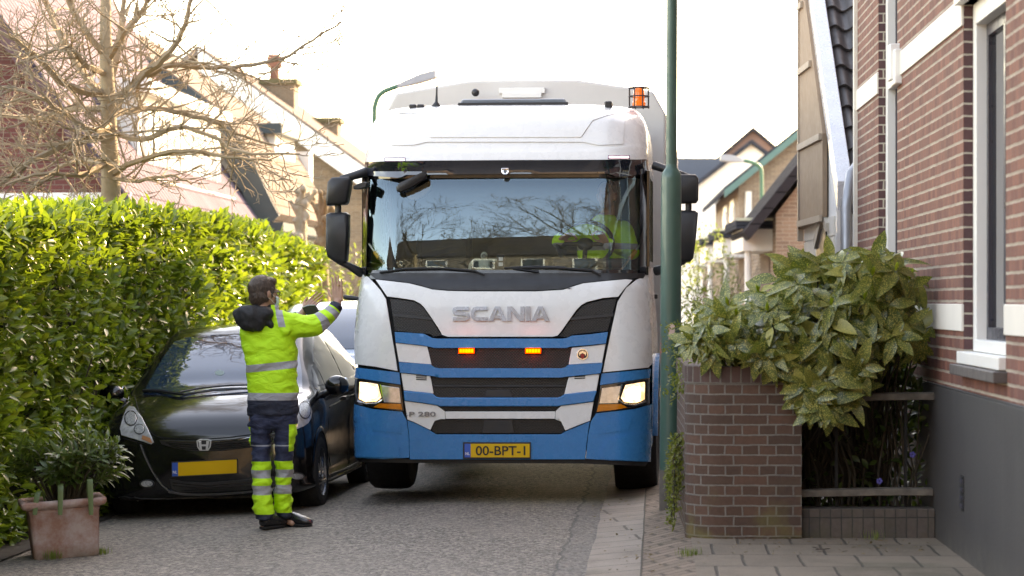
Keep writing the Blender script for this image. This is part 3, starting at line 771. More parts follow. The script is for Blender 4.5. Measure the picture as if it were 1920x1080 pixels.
# blue bars
tp('grille_slat', [(740, 622.5), (768, 624), (795, 626), (803, 630), (811, 634), (820, 635), (1055, 635), (1064, 633.5), (1072, 629.5), (1105, 627), (1140, 622.5), (1136, 644), (1105, 647), (1070, 650), (1062, 652.5), (815, 652.5), (795, 648), (768, 645), (742, 642)], .035, .05, t_blue, bevel=.006)
tp('grille_slat', [(748, 679), (778, 681), (807, 683), (815, 689), (823, 690.5), (1052, 690.5), (1059, 689), (1066, 684), (1098, 682.5), (1130, 680.5), (1126, 700), (1096, 703), (1060, 706.5), (1050, 708), (824, 708), (815, 706), (780, 701), (750, 698.5)], .035, .05, t_blue, bevel=.006)
tp('grille_slat', [(757, 732.5), (785, 735), (811, 738), (818, 744), (826, 745.5), (1045, 745.5), (1051, 744), (1058, 739.5), (1088, 736), (1119, 733), (1113, 753), (1082, 757), (1052, 760.6), (1045, 762), (826, 762), (819, 760), (790, 755.5), (758.5, 751.5)], .035, .05, t_blue, bevel=.006)
# white infill
tp('grille_panel', [(742, 643), (770, 646), (801, 650), (804, 662), (809, 683), (778, 680.5), (748, 678)], .022, .04, t_white)
badge_p = tp('grille_panel', [(1072, 652), (1105, 648.5), (1135.6, 645), (1129, 680.5), (1098, 682), (1066, 684)], .022, .04, t_white)
tp('grille_panel', [(752, 699.5), (780, 702), (807, 705), (810, 720), (813, 738), (785, 735), (757, 732)], .022, .04, t_white)
tp('grille_panel', [(1066, 707.5), (1095, 704), (1124, 701), (1118.5, 733), (1088, 736), (1058, 739.5)], .022, .04, t_white)
p280 = tp('grille_panel', [(758.6, 752), (790, 756), (819, 760.5), (834, 771), (835, 786), (827, 785.5), (815, 789), (807, 806), (776, 791), (764, 786.5)], .022, .04, t_white)
tp('grille_panel', [(1113, 753.5), (1082, 757.5), (1052, 761), (1042, 771), (1041, 786), (1052, 790.5), (1060, 807.5), (1085, 797), (1107, 788.5)], .022, .04, t_white)
tp('grille_panel', [(834.5, 771.5), (1041.5, 771.5), (1040.5, 785.5), (835.5, 785.5)], .02, .04, t_white)
for x in (758+22, 1077):
    for k in range(3):
        y = 703.5+k*3.4-(0 if x < 900 else 1.5)
        tp('vent_slot', [(x, y), (x+20, y+1.0*(1 if x < 900 else -1)), (x+20, y+1.9+1.0*(1 if x < 900 else -1)), (x, y+1.9)], .025, .006, t_seam, bevel=0)
# bumper
tp('bumper', [(763.6, 788.5), (776, 792.5), (807, 807.5), (818, 814.5), (1051, 814.5), (1061, 808.5), (1085, 799), (1106, 790), (1102, 815), (1099, 840), (1097, 861.5), (768.5, 861.5), (767.5, 840), (767, 815)], .014, .06, t_blue, 8)
for q in ([(664, 758), (700, 767), (754, 772), (762, 787), (766, 815), (767.5, 858), (720, 861), (659, 858), (657.5, 811), (662, 795)],
          [(1222, 758), (1190, 767), (1118, 775), (1108, 790), (1103, 815), (1098.5, 860), (1150, 864), (1220, 866), (1222, 809), (1221, 795)]):
    tp('bumper_corner', q, .016, .06, t_blue, 7)
for q in ([(690, 783), (751, 787.5), (752.5, 812), (700, 808)], [(1127, 790), (1186, 784), (1178, 806), (1122, 814)]):
    tp('bumper_flap', q, .021, .02, t_blue, 7, bevel=.005)
for q in ([(658.5, 812), (700, 814), (740, 822), (748, 838), (750, 858), (659, 857)], [(1221, 811), (1180, 815), (1138, 826), (1128, 845), (1124, 861), (1220, 865)]):
    tp('bumper_flare', q, .030, .03, t_blue, 7, bevel=.010)
tp('lower_lip', [(664, 858), (768, 860.5), (1097, 860.5), (1216, 865.5), (1210, 874), (1090, 869), (770, 868), (672, 866)], -.015, .06, t_black, 12)
for q in ([(667, 689), (749, 698.5), (751, 721), (665, 708)], [(1128, 700.5), (1221, 692), (1219, 708), (1125, 722)]):
    tp('lamp_cowl', q, .014, .05, t_blue, 7)
# side marker slots behind cowl
# ---- headlights
lens_m = M('lamp_clear', (.52, .53, .54), .10, metal=.55, var=.5, vs=38, rvar=.05, coat=.6)
m, t, p = newmat('lamp_lit'); v = t.new('ShaderNodeTexVoronoi'); v.inputs['Scale'].default_value = 22; t.l.new(t.scale(t.coord(), (1, .2, 1)), v.inputs['Vector'])
p.inputs['Base Color'].default_value = (.6, .6, .6, 1); p.inputs['Emission Color'].default_value = (1, .74, .40, 1); t.put(p.inputs['Emission Strength'], t.ramp(v.outputs['Distance'], .55, .12, .15, .75)); p.inputs['Roughness'].default_value = .1; bulb_m = m
bulb_core = M('lamp_core', (1, .95, .85), .3, emit=(1, .84, .58), estr=2.2)
amber_m = M('amber_lens', (.62, .17, .01), .15, coat=.5, var=.3, vs=25)
led_m = M('orange_flash', (1, .25, .02), .3, emit=(1, .085, .006), estr=1.1)
glow_m = M('orange_lens', (.8, .12, .01), .2, emit=(1, .028, .0), estr=.34)
cover = None
def headlamp(housing, lit, refl, amber, bars):
    h = tp('headlight', housing, .018, .05, t_gloss, 8, bevel=.004)
    panel('lit_lamp', lit, tmap, .026, .02, bulb_m, h, 8, .004)
    cx_ = sum(q[0] for q in lit)/len(lit); cy_ = sum(q[1] for q in lit)/len(lit)
    panel('lamp_core', [(cx_+(q[0]-cx_)*.62, cy_+(q[1]-cy_)*.62) for q in lit], tmap, .0275, .004, bulb_core, h, 8, 0)
    panel('reflector', refl, tmap, .024, .02, lens_m, h, 8, .003)
    panel('indicator', amber, tmap, .026, .02, amber_m, h, 8, .003)
    for b in bars: panel('lamp_bezel', b, tmap, .030, .012, chrome, h, 8, .002)
headlamp([(665, 708.5), (700, 715), (751, 722.5), (754, 745), (757, 771), (715, 766), (664, 757)],
         [(674, 716), (695, 718), (708, 720.5), (715, 745), (706, 752.5), (686, 754), (673, 748)],
         [(715, 722.5), (749, 727), (752, 756), (720, 754.5), (717, 745)],
         [(700, 763.5), (711, 756.5), (752, 757.5), (754.5, 768), (720, 765.5)],
         [[(670, 750), (686, 756.5), (706, 755), (716, 748), (718, 750), (707, 757.5), (686, 759), (669, 753)], [(712, 720.5), (714.5, 721), (719, 748), (717, 749)]])
headlamp([(1218, 708.5), (1180, 715), (1126, 722.5), (1122, 748), (1117, 774), (1165, 768), (1218, 757)],
         [(1209, 716), (1190, 719), (1173, 722), (1164, 746), (1171, 754), (1192, 756), (1209, 749)],
         [(1164, 723.5), (1129, 728), (1124, 756.5), (1158, 755.5), (1161, 746)],
         [(1176, 764), (1165, 757.5), (1122.5, 758.5), (1119, 772), (1155, 768)],
         [[(1211, 751), (1192, 758.5), (1171, 756.5), (1161, 749), (1159, 751), (1170, 759), (1192, 761), (1212, 754)], [(1167, 721.5), (1164.5, 722), (1158, 749), (1160, 750)]])
for a, b in ((861, 888), (986, 1013)):
    f = tp('flashing_light', [(a-2, 652), (b+2, 652), (b+2, 663.5), (a-2, 663.5)], .024, .03, t_black, bevel=.002)
    panel('flash_lens', [(a-1.2, 652.8), (b+1.2, 652.8), (b+1.2, 662.8), (a-1.2, 662.8)], tmap, .0265, .008, glow_m, f, 4, 0)
    for k in range(5):
        x = a+(b-a)*k/5; panel('led', [(x+.4, 654.3), (x+(b-a)/5-.4, 654.3), (x+(b-a)/5-.4, 661.2), (x+.4, 661.2)], tmap, .029, .008, led_m, f, 4, 0)
for a in (874.5, 999.5):
    ld = bpy.data.lights.new('flash_glow', 'POINT'); ld.energy = .10; ld.color = (1, .06, .03); ld.shadow_soft_size = .015; lo = bpy.data.objects.new('flash_glow', ld); COL.objects.link(lo); lo.parent = truck; lo.location = tmap(a, 658, .075)
# ---- lettering
def thick(path, w):
    """flat stroke of width w along 2-D path -> list of quads"""
    P = [Vector(p) for p in path]; Ls = []; Rs = []
    for i, p in enumerate(P):
        d0 = (P[i]-P[i-1]).normalized() if i else (P[1]-P[0]).normalized(); d1 = (P[i+1]-P[i]).normalized() if i < len(P)-1 else d0
        b = (d0+d1); b = b.normalized() if b.length > 1e-6 else d0; n = Vector((-b.y, b.x)); k = w/2/max(.55, n.dot(Vector((-d0.y, d0.x))))
        Ls.append(p+n*k); Rs.append(p-n*k)
    return [(Ls[i], Ls[i+1], Rs[i+1], Rs[i]) for i in range(len(P)-1)]
GL = {'S': [[(.98, .86), (.28, .86), (.14, .80), (.10, .69), (.14, .58), (.28, .52), (.74, .49), (.88, .43), (.92, .31), (.88, .20), (.74, .14), (.02, .14)]],
      'C': [[(1.0, .86), (.36, .86), (.20, .80), (.12, .66), (.12, .34), (.20, .20), (.36, .14), (1.0, .14)]]}
GQ = {'A': [[(-.03, 0), (.25, 0), (.56, 1), (.36, 1)], [(1.03, 0), (.75, 0), (.46, .95), (.64, 1)], [(.24, .16), (.76, .16), (.70, .38), (.30, .38)], [(.36, .998), (.64, .998), (.60, .82), (.40, .82)]],
      'N': [[(0, 0), (.24, 0), (.24, 1), (0, 1)], [(.76, 0), (1, 0), (1, 1), (.76, 1)], [(.0, .999), (.30, .999), (1, .001), (.70, .001)]],
      'I': [[(.15, 0), (.85, 0), (.85, 1), (.15, 1)]]}
def glyphs(word, x0, x1, y0, y1, wid, off, th, mat, parent, name):
    tot = sum(wid); x = x0; mb = MB()
    for ch, w in zip(word, wid):
        gw = (x1-x0)*w/tot
        qs = []
        for st in GL.get(ch, []): qs += thick([(x+gw*(.04+.9*q[0]), y1-(y1-y0)*q[1]) for q in st], 7.0)
        for st in GQ.get(ch, []): qs.append([Vector((x+gw*(.02+.94*q[0]), y1-(y1-y0)*q[1])) for q in st])
        for kk, q4 in enumerate(qs):
            o_ = off+.0003*(kk % 4)
            fr_ = [tmap(q.x, q.y, o_) for q in q4]; bk = [tmap(q.x, q.y, o_-th) for q in q4]
            mb.add(fr_+bk, [(0, 1, 2, 3), (7, 6, 5, 4), (0, 4, 5, 1), (1, 5, 6, 2), (2, 6, 7, 3), (3, 7, 4, 0)])
        x += gw
    return mb.build(name, mat, parent)
glyphs('SCANIA', 847, 1031, 574.5, 602, [1.05, 1.05, 1.05, 1.05, .36, 1.05], .034, .018, silver, hood_o, 'lettering')
def put_text(txt, px0, px1, py, hpx, off, mat, parent, name, ext=.002, bold=.0, mapf=tmap):
    me = text_mesh(txt, 1.0, .5, bold); co = get_co(me)
    mn, mxx = co.min(0), co.max(0)
    out = np.empty_like(co)
    for i, c in enumerate(co):
        px = px0+(px1-px0)*(c[0]-mn[0])/(mxx[0]-mn[0]); pyy = py+hpx/2-hpx*(c[1]-mn[1])/(mxx[1]-mn[1])
        q = mapf(px, pyy, off+(ext if c[2] > 0 else -ext)); out[i] = q
    me.vertices.foreach_set('co', out.ravel()); me.update(); return mesh_obj(name, me, mat, parent)
put_text('P 280', 767, 817, 776.5, 9, .026, steel, p280, 'lettering', .004, .02)
# badge
bc = (1092.3, 665)
circ = lambda r, k=1.0: [(bc[0]+r*math.cos(a)*.95, bc[1]+r*math.sin(a)*k-(1.5 if math.sin(a) > .8 else 0)) for a in [2*math.pi*i/20 for i in range(20)]]
b_o = panel('badge', circ(11.2), tmap, .028, .01, chrome, badge_p, 5, .001); panel('badge_disc', circ(9.2), tmap, .0295, .01, M('badge_dark', (.02, .022, .03), .3), b_o, 5, 0)
panel('badge_shield', [(1089, 664), (1095.5, 664), (1095.5, 670), (1092.3, 674), (1089, 670)], tmap, .031, .01, M('badge_red', (.35, .02, .02), .3), b_o, 4, 0)
for q in ([(1085.5, 661), (1089, 658.5), (1092, 662), (1088, 664), (1086.5, 668)], [(1099, 661), (1095.5, 658.5), (1092.6, 662), (1096.6, 664), (1098, 668)], [(1090, 657.5), (1094.6, 657.5), (1093.6, 662), (1091, 662)]):
    panel('badge_relief', q, tmap, .0315, .01, chrome, b_o, 4, 0)
# number plate
yel = M('plate_yellow', (.72, .40, .01), .4, var=.05); nlb = M('plate_blue', (.01, .10, .45), .4); ink = M('plate_ink', (.012, .012, .012), .5)
pl = tp('number_plate', [(868, 829), (995.5, 829), (995.5, 860.5), (868, 860.5)], .024, .02, t_black, 7, bevel=.002)
panel('plate_face', [(882.5, 832), (993, 832), (993, 857.5), (882.5, 857.5)], tmap, .0265, .01, yel, pl, 7, 0); panel('plate_band', [(871, 832), (882.3, 832), (882.3, 857.5), (871, 857.5)], tmap, .0265, .01, nlb, pl, 7, 0)
put_text('00-BPT-1', 892, 985, 845, 17.5, .028, ink, pl, 'plate_lettering', .0012, .012)
put_text('NL', 872.6, 880.4, 850.5, 5.2, .028, white_paint, pl, 'plate_lettering', .001, .015)
# ---- sun visor, header, marker lights, roof details
m, t, p = newmat('smoked_visor'); p.inputs['Base Color'].default_value = (.012, .014, .022, 1); p.inputs['Roughness'].default_value = .03; p.inputs['Coat Weight'].default_value = 1; p.inputs['Specular IOR Level'].default_value = .9
visor = tp('sun_visor', [(684, 304), (720, 302.5), (800, 301.5), (950, 300.5), (1100, 300), (1180, 299.5), (1224, 299), (1223, 323), (1205, 326), (1188, 328.5), (1165, 331), (1154, 330.5), (1146, 327), (1139, 325.5), (950, 326), (761, 328), (753, 332), (745, 333.5), (715, 331), (685, 329)], .06, .03, m, 10, bevel=.004)
cm_ = tp('camera', [(940, 315), (954, 315), (954, 323), (950.5, 327), (943.5, 327), (940, 323)], .085, .03, chrome, 5, bevel=.003); panel('camera_lens', [(944.2, 318.5), (949.8, 318.5), (950.5, 322), (947, 325.5), (943.5, 322)], tmap, .089, .01, t_gloss, cm_, 4, 0)
head = tp('roof_header', [(687, 282), (735, 279.5), (800, 286), (950, 285.5), (1110, 284), (1180, 275.5), (1224, 274.5), (1226, 298.5), (1100, 299.5), (950, 300), (800, 301), (684, 303.5)], .045, .05, t_white, 8, bevel=.008)
mark = M('marker_lens', (.8, .75, .9), .2, emit=(.85, .8, 1), estr=.6); purple = M('marker_rim', (.05, .02, .12), .3)
for q in (((721, 295.5), (760, 295.5), (760, 303), (721, 303)), ((1140, 291), (1181, 291), (1181, 298), (1140, 298))):
    r_ = tp('marker_light', q, .05, .02, purple, 8, bevel=.001); (x0, y0), _, (x1, y1), _ = q; panel('marker_lens', [(x0+2, y0+1.8), (x1-2, y0+1.8), (x1-2, y1-1.8), (x0+2, y1-1.8)], tmap, .052, .01, mark, r_, 8, 0)
# pressed panel on the roof front and seams
tp('roof_pressing', [(733, 204), (1168, 204), (1172, 217), (1168, 270), (1120, 272), (1095, 266), (800, 266), (775, 272), (733, 272), (730, 225)], .010, .03, t_white, 8, bevel=.008)
tp('roof_pressing', [(790, 214), (800, 226), (805, 258), (1090, 258), (1112, 226), (1140, 216), (1160, 213), (1155, 209), (745, 209), (745, 213), (765, 211)], .018, .02, t_white, 8, bevel=.009)
mb = MB(); a, b = tlin(863, 191, .95), tlin(1066, 191, .95); z = a.z
mb.loft([[Vector((a.x, .86, z-.03)), Vector((b.x, .86, z-.03)), Vector((b.x, 1.5, z-.02)), Vector((a.x, 1.5, z-.02))], [Vector((a.x+.03, .84, z+.012)), Vector((b.x-.03, .84, z+.012)), Vector((b.x-.02, 1.5, z+.03)), Vector((a.x+.02, 1.5, z+.03))]])
hatch = mb.build('roof_hatch', M('hatch_glass', (.25, .3, .36), .1, coat=.5), truck, bevel=.01)
mb = MB(); mb.box((a.x-.005, .815, z-.045), (b.x+.005, .835, z-.018)); mb.build('hatch_edge', t_black, truck, bevel=.004)
for q in ((775, 199), (790, 199), (1141, 193)):
    c = tlin(q[0], q[1], .80); mb = MB(); mb.box((c.x-.03, .74, c.z-.05), (c.x+.03, .95, c.z+.012)); mb.build('roof_mount', t_black, truck, bevel=.012)
c = tlin(818, 199, .78); mb = MB(); mb.lathe([(.045, -.05), (.04, 0), (.012, .035), (.008, .1), (.003, .27)], c, (.03, .02, 1), 12); mb.build('antenna', t_black, truck, smooth=50)
# beacon in its cage
c = tlin(1198, 192, 1.1); bz = c.z-.05
be = MB(); be.lathe([(.055, 0), (.055, .03), (.048, .035), (.046, .125), (.03, .148), (.001, .15)], (c.x, 1.1, bz+.02), n=20)
bcn = be.build('beacon', M('beacon_amber', (.60, .15, .02), .2, coat=.5, emit=(1, .16, .01), estr=.07), truck, smooth=50)
cg = MB(); hh = .17; rr = .085
for k in range(8):
    an = 2*math.pi*(k+.5)/8; q = Vector((c.x+rr*math.cos(an), 1.1+rr*math.sin(an), bz)); cg.tube([q, q+Vector((0, 0, hh))], .0055, 6)
for h_ in (.012, .1, hh):
    cg.tube([(c.x+rr*math.cos(2*math.pi*k/16), 1.1+rr*math.sin(2*math.pi*k/16), bz+h_) for k in range(17)], .0055, 6)
for k in range(2): 
    an = math.pi/4+k*math.pi/2; cg.tube([(c.x-rr*math.cos(an), 1.1-rr*math.sin(an), bz+hh), (c.x+rr*math.cos(an), 1.1+rr*math.sin(an), bz+hh)], .005, 6)
cg.build('beacon_cage', black_metal, bcn, smooth=50)
# ---- mirrors
def mirror(name, poly, v, depth, mat=t_black, glass=True):
    pts = [tlin(x, y, v) for x, y in poly]; c = sum(pts, Vector())/len(pts); mb = MB()
    rings = []
    for k, s_ in ((0, .82), (.12, .97), (.35, 1.0), (.9, 1.0), (1, .96)): rings.append([c+(p_-c)*s_+Vector((0, depth*k-depth*.5, 0)) for p_ in pts])
    mb.loft(rings); o = mb.build(name, mat, truck, smooth=50)
    g = MB(); r2 = [c+(p_-c)*.9+Vector((0, depth*.5+.002, 0)) for p_ in pts]; g.prism(r2, (0, .004, 0)); g.build('mirror_glass', M('mirror_glass', (.8, .82, .84), .02, metal=1), o)
    return o
rnd4 = lambda x0, y0, x1, y1, r: [(x0+r, y0), (x1-r, y0), (x1, y0+r), (x1, y1-r), (x1-r, y1), (x0+r, y1), (x0, y1-r), (x0, y0+r)]
mirror('mirror', [(616, 341), (624, 333), (655, 331), (660, 335), (658, 352), (653, 379), (649, 384), (614, 386), (612.5, 378)], .42, .16)
mirror('mirror', [(613, 402), (620, 399), (649, 398), (655, 402), (654.5, 440), (651, 488), (646, 493), (634, 495), (616, 483), (612.5, 470)], .42, .16)
mirror('mirror', [(1272, 326), (1304, 327.5), (1309.5, 334), (1309.5, 375), (1305, 381), (1272, 382)], .5, .16)
mirror('mirror', [(1272, 394), (1303, 394.5), (1309, 399), (1305, 445), (1300, 484), (1294, 491), (1272, 494)], .5, .16)
mirror('kerb_mirror', [(663, 350), (672, 345), (686, 341), (691, 343), (689, 351), (676, 355), (664, 355)], .30, .12)
def tub(name, pxs, r, v, mat=t_black, n=10):
    mb = MB(); mb.tube([tlin(x, y, vv) for (x, y), vv in zip(pxs, v)], r, n); return mb.build(name, mat, truck, smooth=50)
tub('mirror_arm', [(640, 337), (662, 330), (688, 322)], [.035, .033, .04], [.42, .40, .50])
tub('mirror_arm', [(634, 378), (634, 402)], .026, [.42, .42])
tub('mirror_arm', [(634, 490), (655, 499), (678, 512)], [.02, .028, .04], [.42, .42, .5])
tub('mirror_arm', [(1291, 333), (1262, 322), (1226, 310)], [.03, .03, .035], [.5, .48, .55])
tub('mirror_arm', [(1291, 376), (1291, 400)], .026, [.5, .5])
tub('mirror_arm', [(1284, 490), (1262, 500), (1230, 508)], [.02, .028, .04], [.5, .5, .6])
tub('kerb_camera_arm', [(645, 557), (660, 559), (684, 561)], [.018, .020, .014], [.40, .38, .36])
# ---- wipers
def wip(name, pxs, r=.009, off=.03):
    mb = MB(); mb.tube([tmap(x, y, off) for x, y in pxs], r, 6); return mb.build(name, t_black, truck, smooth=50)
w1 = wip('wiper', [(712, 511), (760, 504), (830, 503), (890, 508), (907, 515)]); w2 = wip('wiper', [(1010, 509), (960, 502), (1045, 502), (1110, 507), (1125, 516)]); wip('wiper', [(945, 502.5), (1005, 499.5), (1060, 501)], .007, .022)
# ---- cab interior
dash = M('dash_plastic', (.035, .036, .04), .6, var=.2)
mb = MB(); mb.loft([[Vector((-1.05, .30, 1.62)), Vector((1.05, .30, 1.62)), Vector((1.05, .30, 1.84)), Vector((-1.05, .30, 1.84))], [Vector((-1.05, .62, 1.55)), Vector((1.05, .62, 1.55)), Vector((1.05, .62, 1.87)), Vector((-1.05, .62, 1.87))], [Vector((-1.05, .85, 1.5)), Vector((1.05, .85, 1.5)), Vector((1.05, .85, 1.80)), Vector((-1.05, .85, 1.80))]]); mb.build('dashboard', dash, truck, bevel=.02)
mb = MB(); mb.box((.38, .62, 1.86), (1.0, .80, 1.95)); mb.build('instrument_hood', dash, truck, bevel=.03)
mb = MB(); mb.box((-1.12, 1.98, 1.2), (1.12, 2.02, 3.1)); mb.box((-1.13, .5, 2.70), (1.13, 2.0, 2.73)); mb.box((-1.13, .4, .95), (1.13, 2.0, .99)); mb.build('cab_lining', M('cab_lining', (.16, .16, .15), .85), truck)
for ux in (-.62, .62):
    mb = MB(); mb.box((ux-.25, 1.1, 1.35), (ux+.25, 1.6, 1.55)); mb.box((ux-.24, 1.58, 1.5), (ux+.24, 1.72, 2.2)); mb.box((ux-.14, 1.6, 2.22), (ux+.14, 1.7, 2.42)); mb.build('seat', M('seat_fabric', (.05, .05, .06), .9), truck, bevel=.05)
sw = MB(); scn = Vector((.64, .80, 2.07)); ax1 = Vector((1, 0, 0)); ax2 = Vector((0, .55, .83)).normalized()
sw.tube([scn+(ax1*math.cos(2*math.pi*k/28)+ax2*math.sin(2*math.pi*k/28))*.225 for k in range(29)], .019, 10)
sw.tube([scn-ax1*.22, scn, scn+ax1*.22], .018, 8); sw.tube([scn, scn-ax2*.2], .02, 8); sw.ell(scn, (.07, 0, 0), (0, .04, .05), (0, -.03, .02)); sw.build('steering_wheel', t_black, truck, smooth=60)
mir = MB(); q = tmap(775, 347, -.01)
mir = mirror('front_mirror', [(743, 352), (748, 344), (775, 331), (796, 321), (801, 327), (799, 335), (775, 350), (752, 361), (745, 360)], .20, .07)
mb = MB(); mb.prism([tlin(x, y, .33) for x, y in ((757, 357), (775, 350), (799, 336), (808, 336), (811, 343), (808, 357), (797, 368), (780, 377), (768, 377), (760, 369))], (0, .05, 0)); mb.build('front_mirror_back', t_gloss, truck, bevel=.01)
for a_, b_ in (((692, 457), (724, 502)), ((1206, 451), (1164, 507))):
    p0, p1 = tmap(*a_, -.03), tmap(*b_, -.03); mb = MB(); mb.tube([p0, p0.lerp(p1, .35)], .008, 8, 0); mb.tube([p0.lerp(p1, .35), p0.lerp(p1, .6)], .018, 8, 1); mb.tube([p0.lerp(p1, .6), p1], .009, 8, 2)
    mb.build('marker_rod', [white_paint, M('rod_amber', (.75, .35, .03), .4), M('rod_brown', (.35, .2, .12), .5)], truck, smooth=50)
pts = [tmap(x, y, -.02) for x, y in ((932, 478), (946, 478), (946, 500), (932, 500))]; mb = MB(); mb.prism(pts, (0, .012, 0)); pd = mb.build('permit_card', t_black, truck)
for y in (482, 492):
    mb = MB(); mb.prism([tmap(x, yy, -.016) for x, yy in ((935, y), (943, y), (943, y+7), (935, y+7))], (0, .003, 0)); mb.build('card_label', M('card_white', (.7, .75, .8), .6), pd)
# ---- side windows
for s_ in (-1, 1):
    mb = MB(); mb.prism([(s_*1.158, .62, 1.93), (s_*1.158, 1.5, 1.93), (s_*1.158, 1.5, 2.62), (s_*1.158, .62, 2.62)], (-s_*.008, 0, 0)); mb.build('side_window', glass_ws, truck)
    mb = MB()
    for a, b in (((.56, 1.88), (.63, 2.66)), ((1.49, 1.88), (1.56, 2.66)), ((.63, 1.88), (1.49, 1.93)), ((.63, 2.61), (1.49, 2.66))): mb.box((min(s_*1.150, s_*1.175), a[0], a[1]), (max(s_*1.150, s_*1.175), b[0], b[1]))
    mb.build('window_frame', t_gloss, truck, bevel=.004)
    mb = MB(); mb.box((min(s_*1.19, s_*1.215), 1.35, 1.62), (max(s_*1.19, s_*1.215), 1.52, 1.66)); mb.build('door_handle', t_black, truck, bevel=.008)
    # wheel arch
    mb = MB(); rings = []
    for k in range(13):
        a = math.pi*k/12; r_ = []
        for rr_, uu in ((.60, .86), (.60, 1.235), (.66, 1.235), (.66, .86)): r_.append(Vector((s_*uu, 1.45-rr_*math.cos(a), .5+rr_*math.sin(a))))
        rings.append(r_)
    mb.loft(rings); mb.build('wheel_arch', t_blue, truck, smooth=40)
# ---- wheels, chassis, body
def wheel(u, v, w=.37, r=.5, parent=truck, dual=False):
    prof = [(r*.56, -w/2+.02), (r*.72, -w/2), (r*.93, -w/2+.01), (r*.985, -w/2+.045), (r, -w*.2), (r, w*.2), (r*.985, w/2-.045), (r*.93, w/2-.01), (r*.72, w/2), (r*.56, w/2-.02)]
    mb = MB(); mb.lathe(prof, (u, v, r), (1, 0, 0), 40, cap=False); o = mb.build('wheel', rubber, parent, smooth=40)
    mb = MB(); sd = 1 if u > 0 else -1
    mb.lathe([(r*.57, -w/2+.03), (r*.57, w/2-.03)], (u, v, r), (1, 0, 0), 32, cap=False); mb.lathe([(r*.56, w/2*sd-.05*sd), (r*.4, w*.2*sd), (r*.2, w*.35*sd), (.001, w*.36*sd)], (u, v, r), (1, 0, 0), 32)
    mb.build('rim', steel, o, smooth=40); return o
for s_ in (-1, 1):
    wheel(s_*1.04, 1.45); wheel(s_*1.0, 5.3, .5); wheel(s_*1.0, 6.65, .5)
mb = MB(); mb.box((-.5, .6, .55), (-.35, 8, .8)); mb.box((.35, .6, .55), (.5, 8, .8)); mb.box((-1.0, 1.3, .42), (1.0, 1.6, .62)); mb.box((-.45, .9, .5), (.45, 2.0, 1.0)); mb.box((-1.05, 2.4, .4), (-.55, 4.4, .9)); mb.box((.55, 2.4, .4), (1.05, 4.4, .9)); mb.box((-1.1, .35, .42), (1.1, .55, .5)); mb.build('chassis', t_black, truck, bevel=.02)
bxw = M('body_grey_white', (.60, .58, .555), .45, var=.08)
bp = [(-1.26, .95), (1.26, .95), (1.26, 3.26), (1.15, 3.46), (.92, 3.50), (.47, 3.57), (-.47, 3.57), (-.92, 3.50), (-1.15, 3.46), (-1.26, 3.26)]
mb = MB(); mb.prism([(x, 2.42, z) for x, z in bp], (0, 5.8, 0)); body = mb.build('container', bxw, truck, bevel=.02)
mb = MB(); mb.box((-.22, 2.39, 3.45), (.19, 2.415, 3.50)); mb.box((-.19, 2.385, 3.41), (.16, 2.418, 3.452)); mb.build('container_bracket', white_paint, body, bevel=.004)
mb = MB(); mb.box((-1.262, 2.6, 1.6), (-1.25, 8.0, 1.68)); mb.box((1.25, 2.6, 1.6), (1.262, 8.0, 1.68)); mb.build('container_rail', bxw, body)
mb = MB(); mb.ell((-.42, 2.3, 3.45), (.035, 0, 0), (0, .035, 0), (0, 0, .035)); mb.build('work_light', t_black, body, smooth=90)
# ================================================================ PARKED CARS
car_black = M('car_black', (.006, .006, .007), .16, coat=.45, var=.2, rvar=.04, spec=.45)
car_blue = M('car_silver_blue', (.30, .38, .48), .25, metal=.3, coat=.8, var=.05)
car_glass = M('car_glass', (.010, .030, .062), .03, var=.1, rvar=.015, spec=.9, coat=1.0)  # blue base colour stands in for the sky reflected in the glass
side_glass = M('side_glass', (.015, .018, .022), .06, var=.1, rvar=.02, spec=.25)
trim = M('car_trim', (.012, .012, .013), .5)
alloy = M('alloy', (.42, .43, .45), .28, metal=.8)
# half profiles: (z bottom, [(w, z) bottom edge, lower bulge, belly, shoulder side, shoulder top, inner top, centre top])
ST = [(.00, [(.40, .24), (.46, .33), (.48, .46), (.46, .57), (.41, .62), (.25, .655), (0, .665)]),
      (.06, [(.58, .19), (.66, .31), (.69, .46), (.67, .61), (.60, .69), (.32, .735), (0, .745)]),
      (.18, [(.69, .17), (.77, .31), (.79, .47), (.775, .65), (.70, .765), (.37, .82), (0, .83)]),
      (.40, [(.76, .17), (.815, .31), (.83, .49), (.815, .70), (.745, .845), (.40, .90), (0, .91)]),
      (.70, [(.78, .17), (.83, .31), (.845, .53), (.83, .755), (.755, .91), (.42, .965), (0, .975)]),
      (.95, [(.78, .17), (.83, .31), (.8475, .56), (.835, .81), (.765, .955), (.44, 1.01), (0, 1.025)]),
      (1.15, [(.78, .17), (.83, .31), (.8475, .57), (.835, .86), (.735, 1.07), (.45, 1.15), (0, 1.165)]),
      (1.50, [(.78, .17), (.83, .31), (.8475, .58), (.835, .90), (.665, 1.27), (.42, 1.355), (0, 1.37)]),
      (1.85, [(.78, .17), (.83, .31), (.8475, .59), (.835, .92), (.61, 1.42), (.39, 1.485), (0, 1.495)]),
      (2.35, [(.78, .17), (.83, .31), (.8475, .60), (.835, .94), (.59, 1.455), (.37, 1.515), (0, 1.525)]),
      (3.00, [(.78, .18), (.83, .32), (.845, .61), (.832, .96), (.575, 1.43), (.36, 1.49), (0, 1.50)]),
      (3.50, [(.76, .22), (.81, .34), (.83, .62), (.815, .97), (.55, 1.35), (.34, 1.41), (0, 1.42)]),
      (3.80, [(.70, .28), (.76, .40), (.78, .63), (.76, .96), (.52, 1.12), (.32, 1.16), (0, 1.17)]),
      (3.90, [(.60, .34), (.66, .42), (.68, .62), (.66, .88), (.45, .98), (.28, 1.0), (0, 1.0)])]
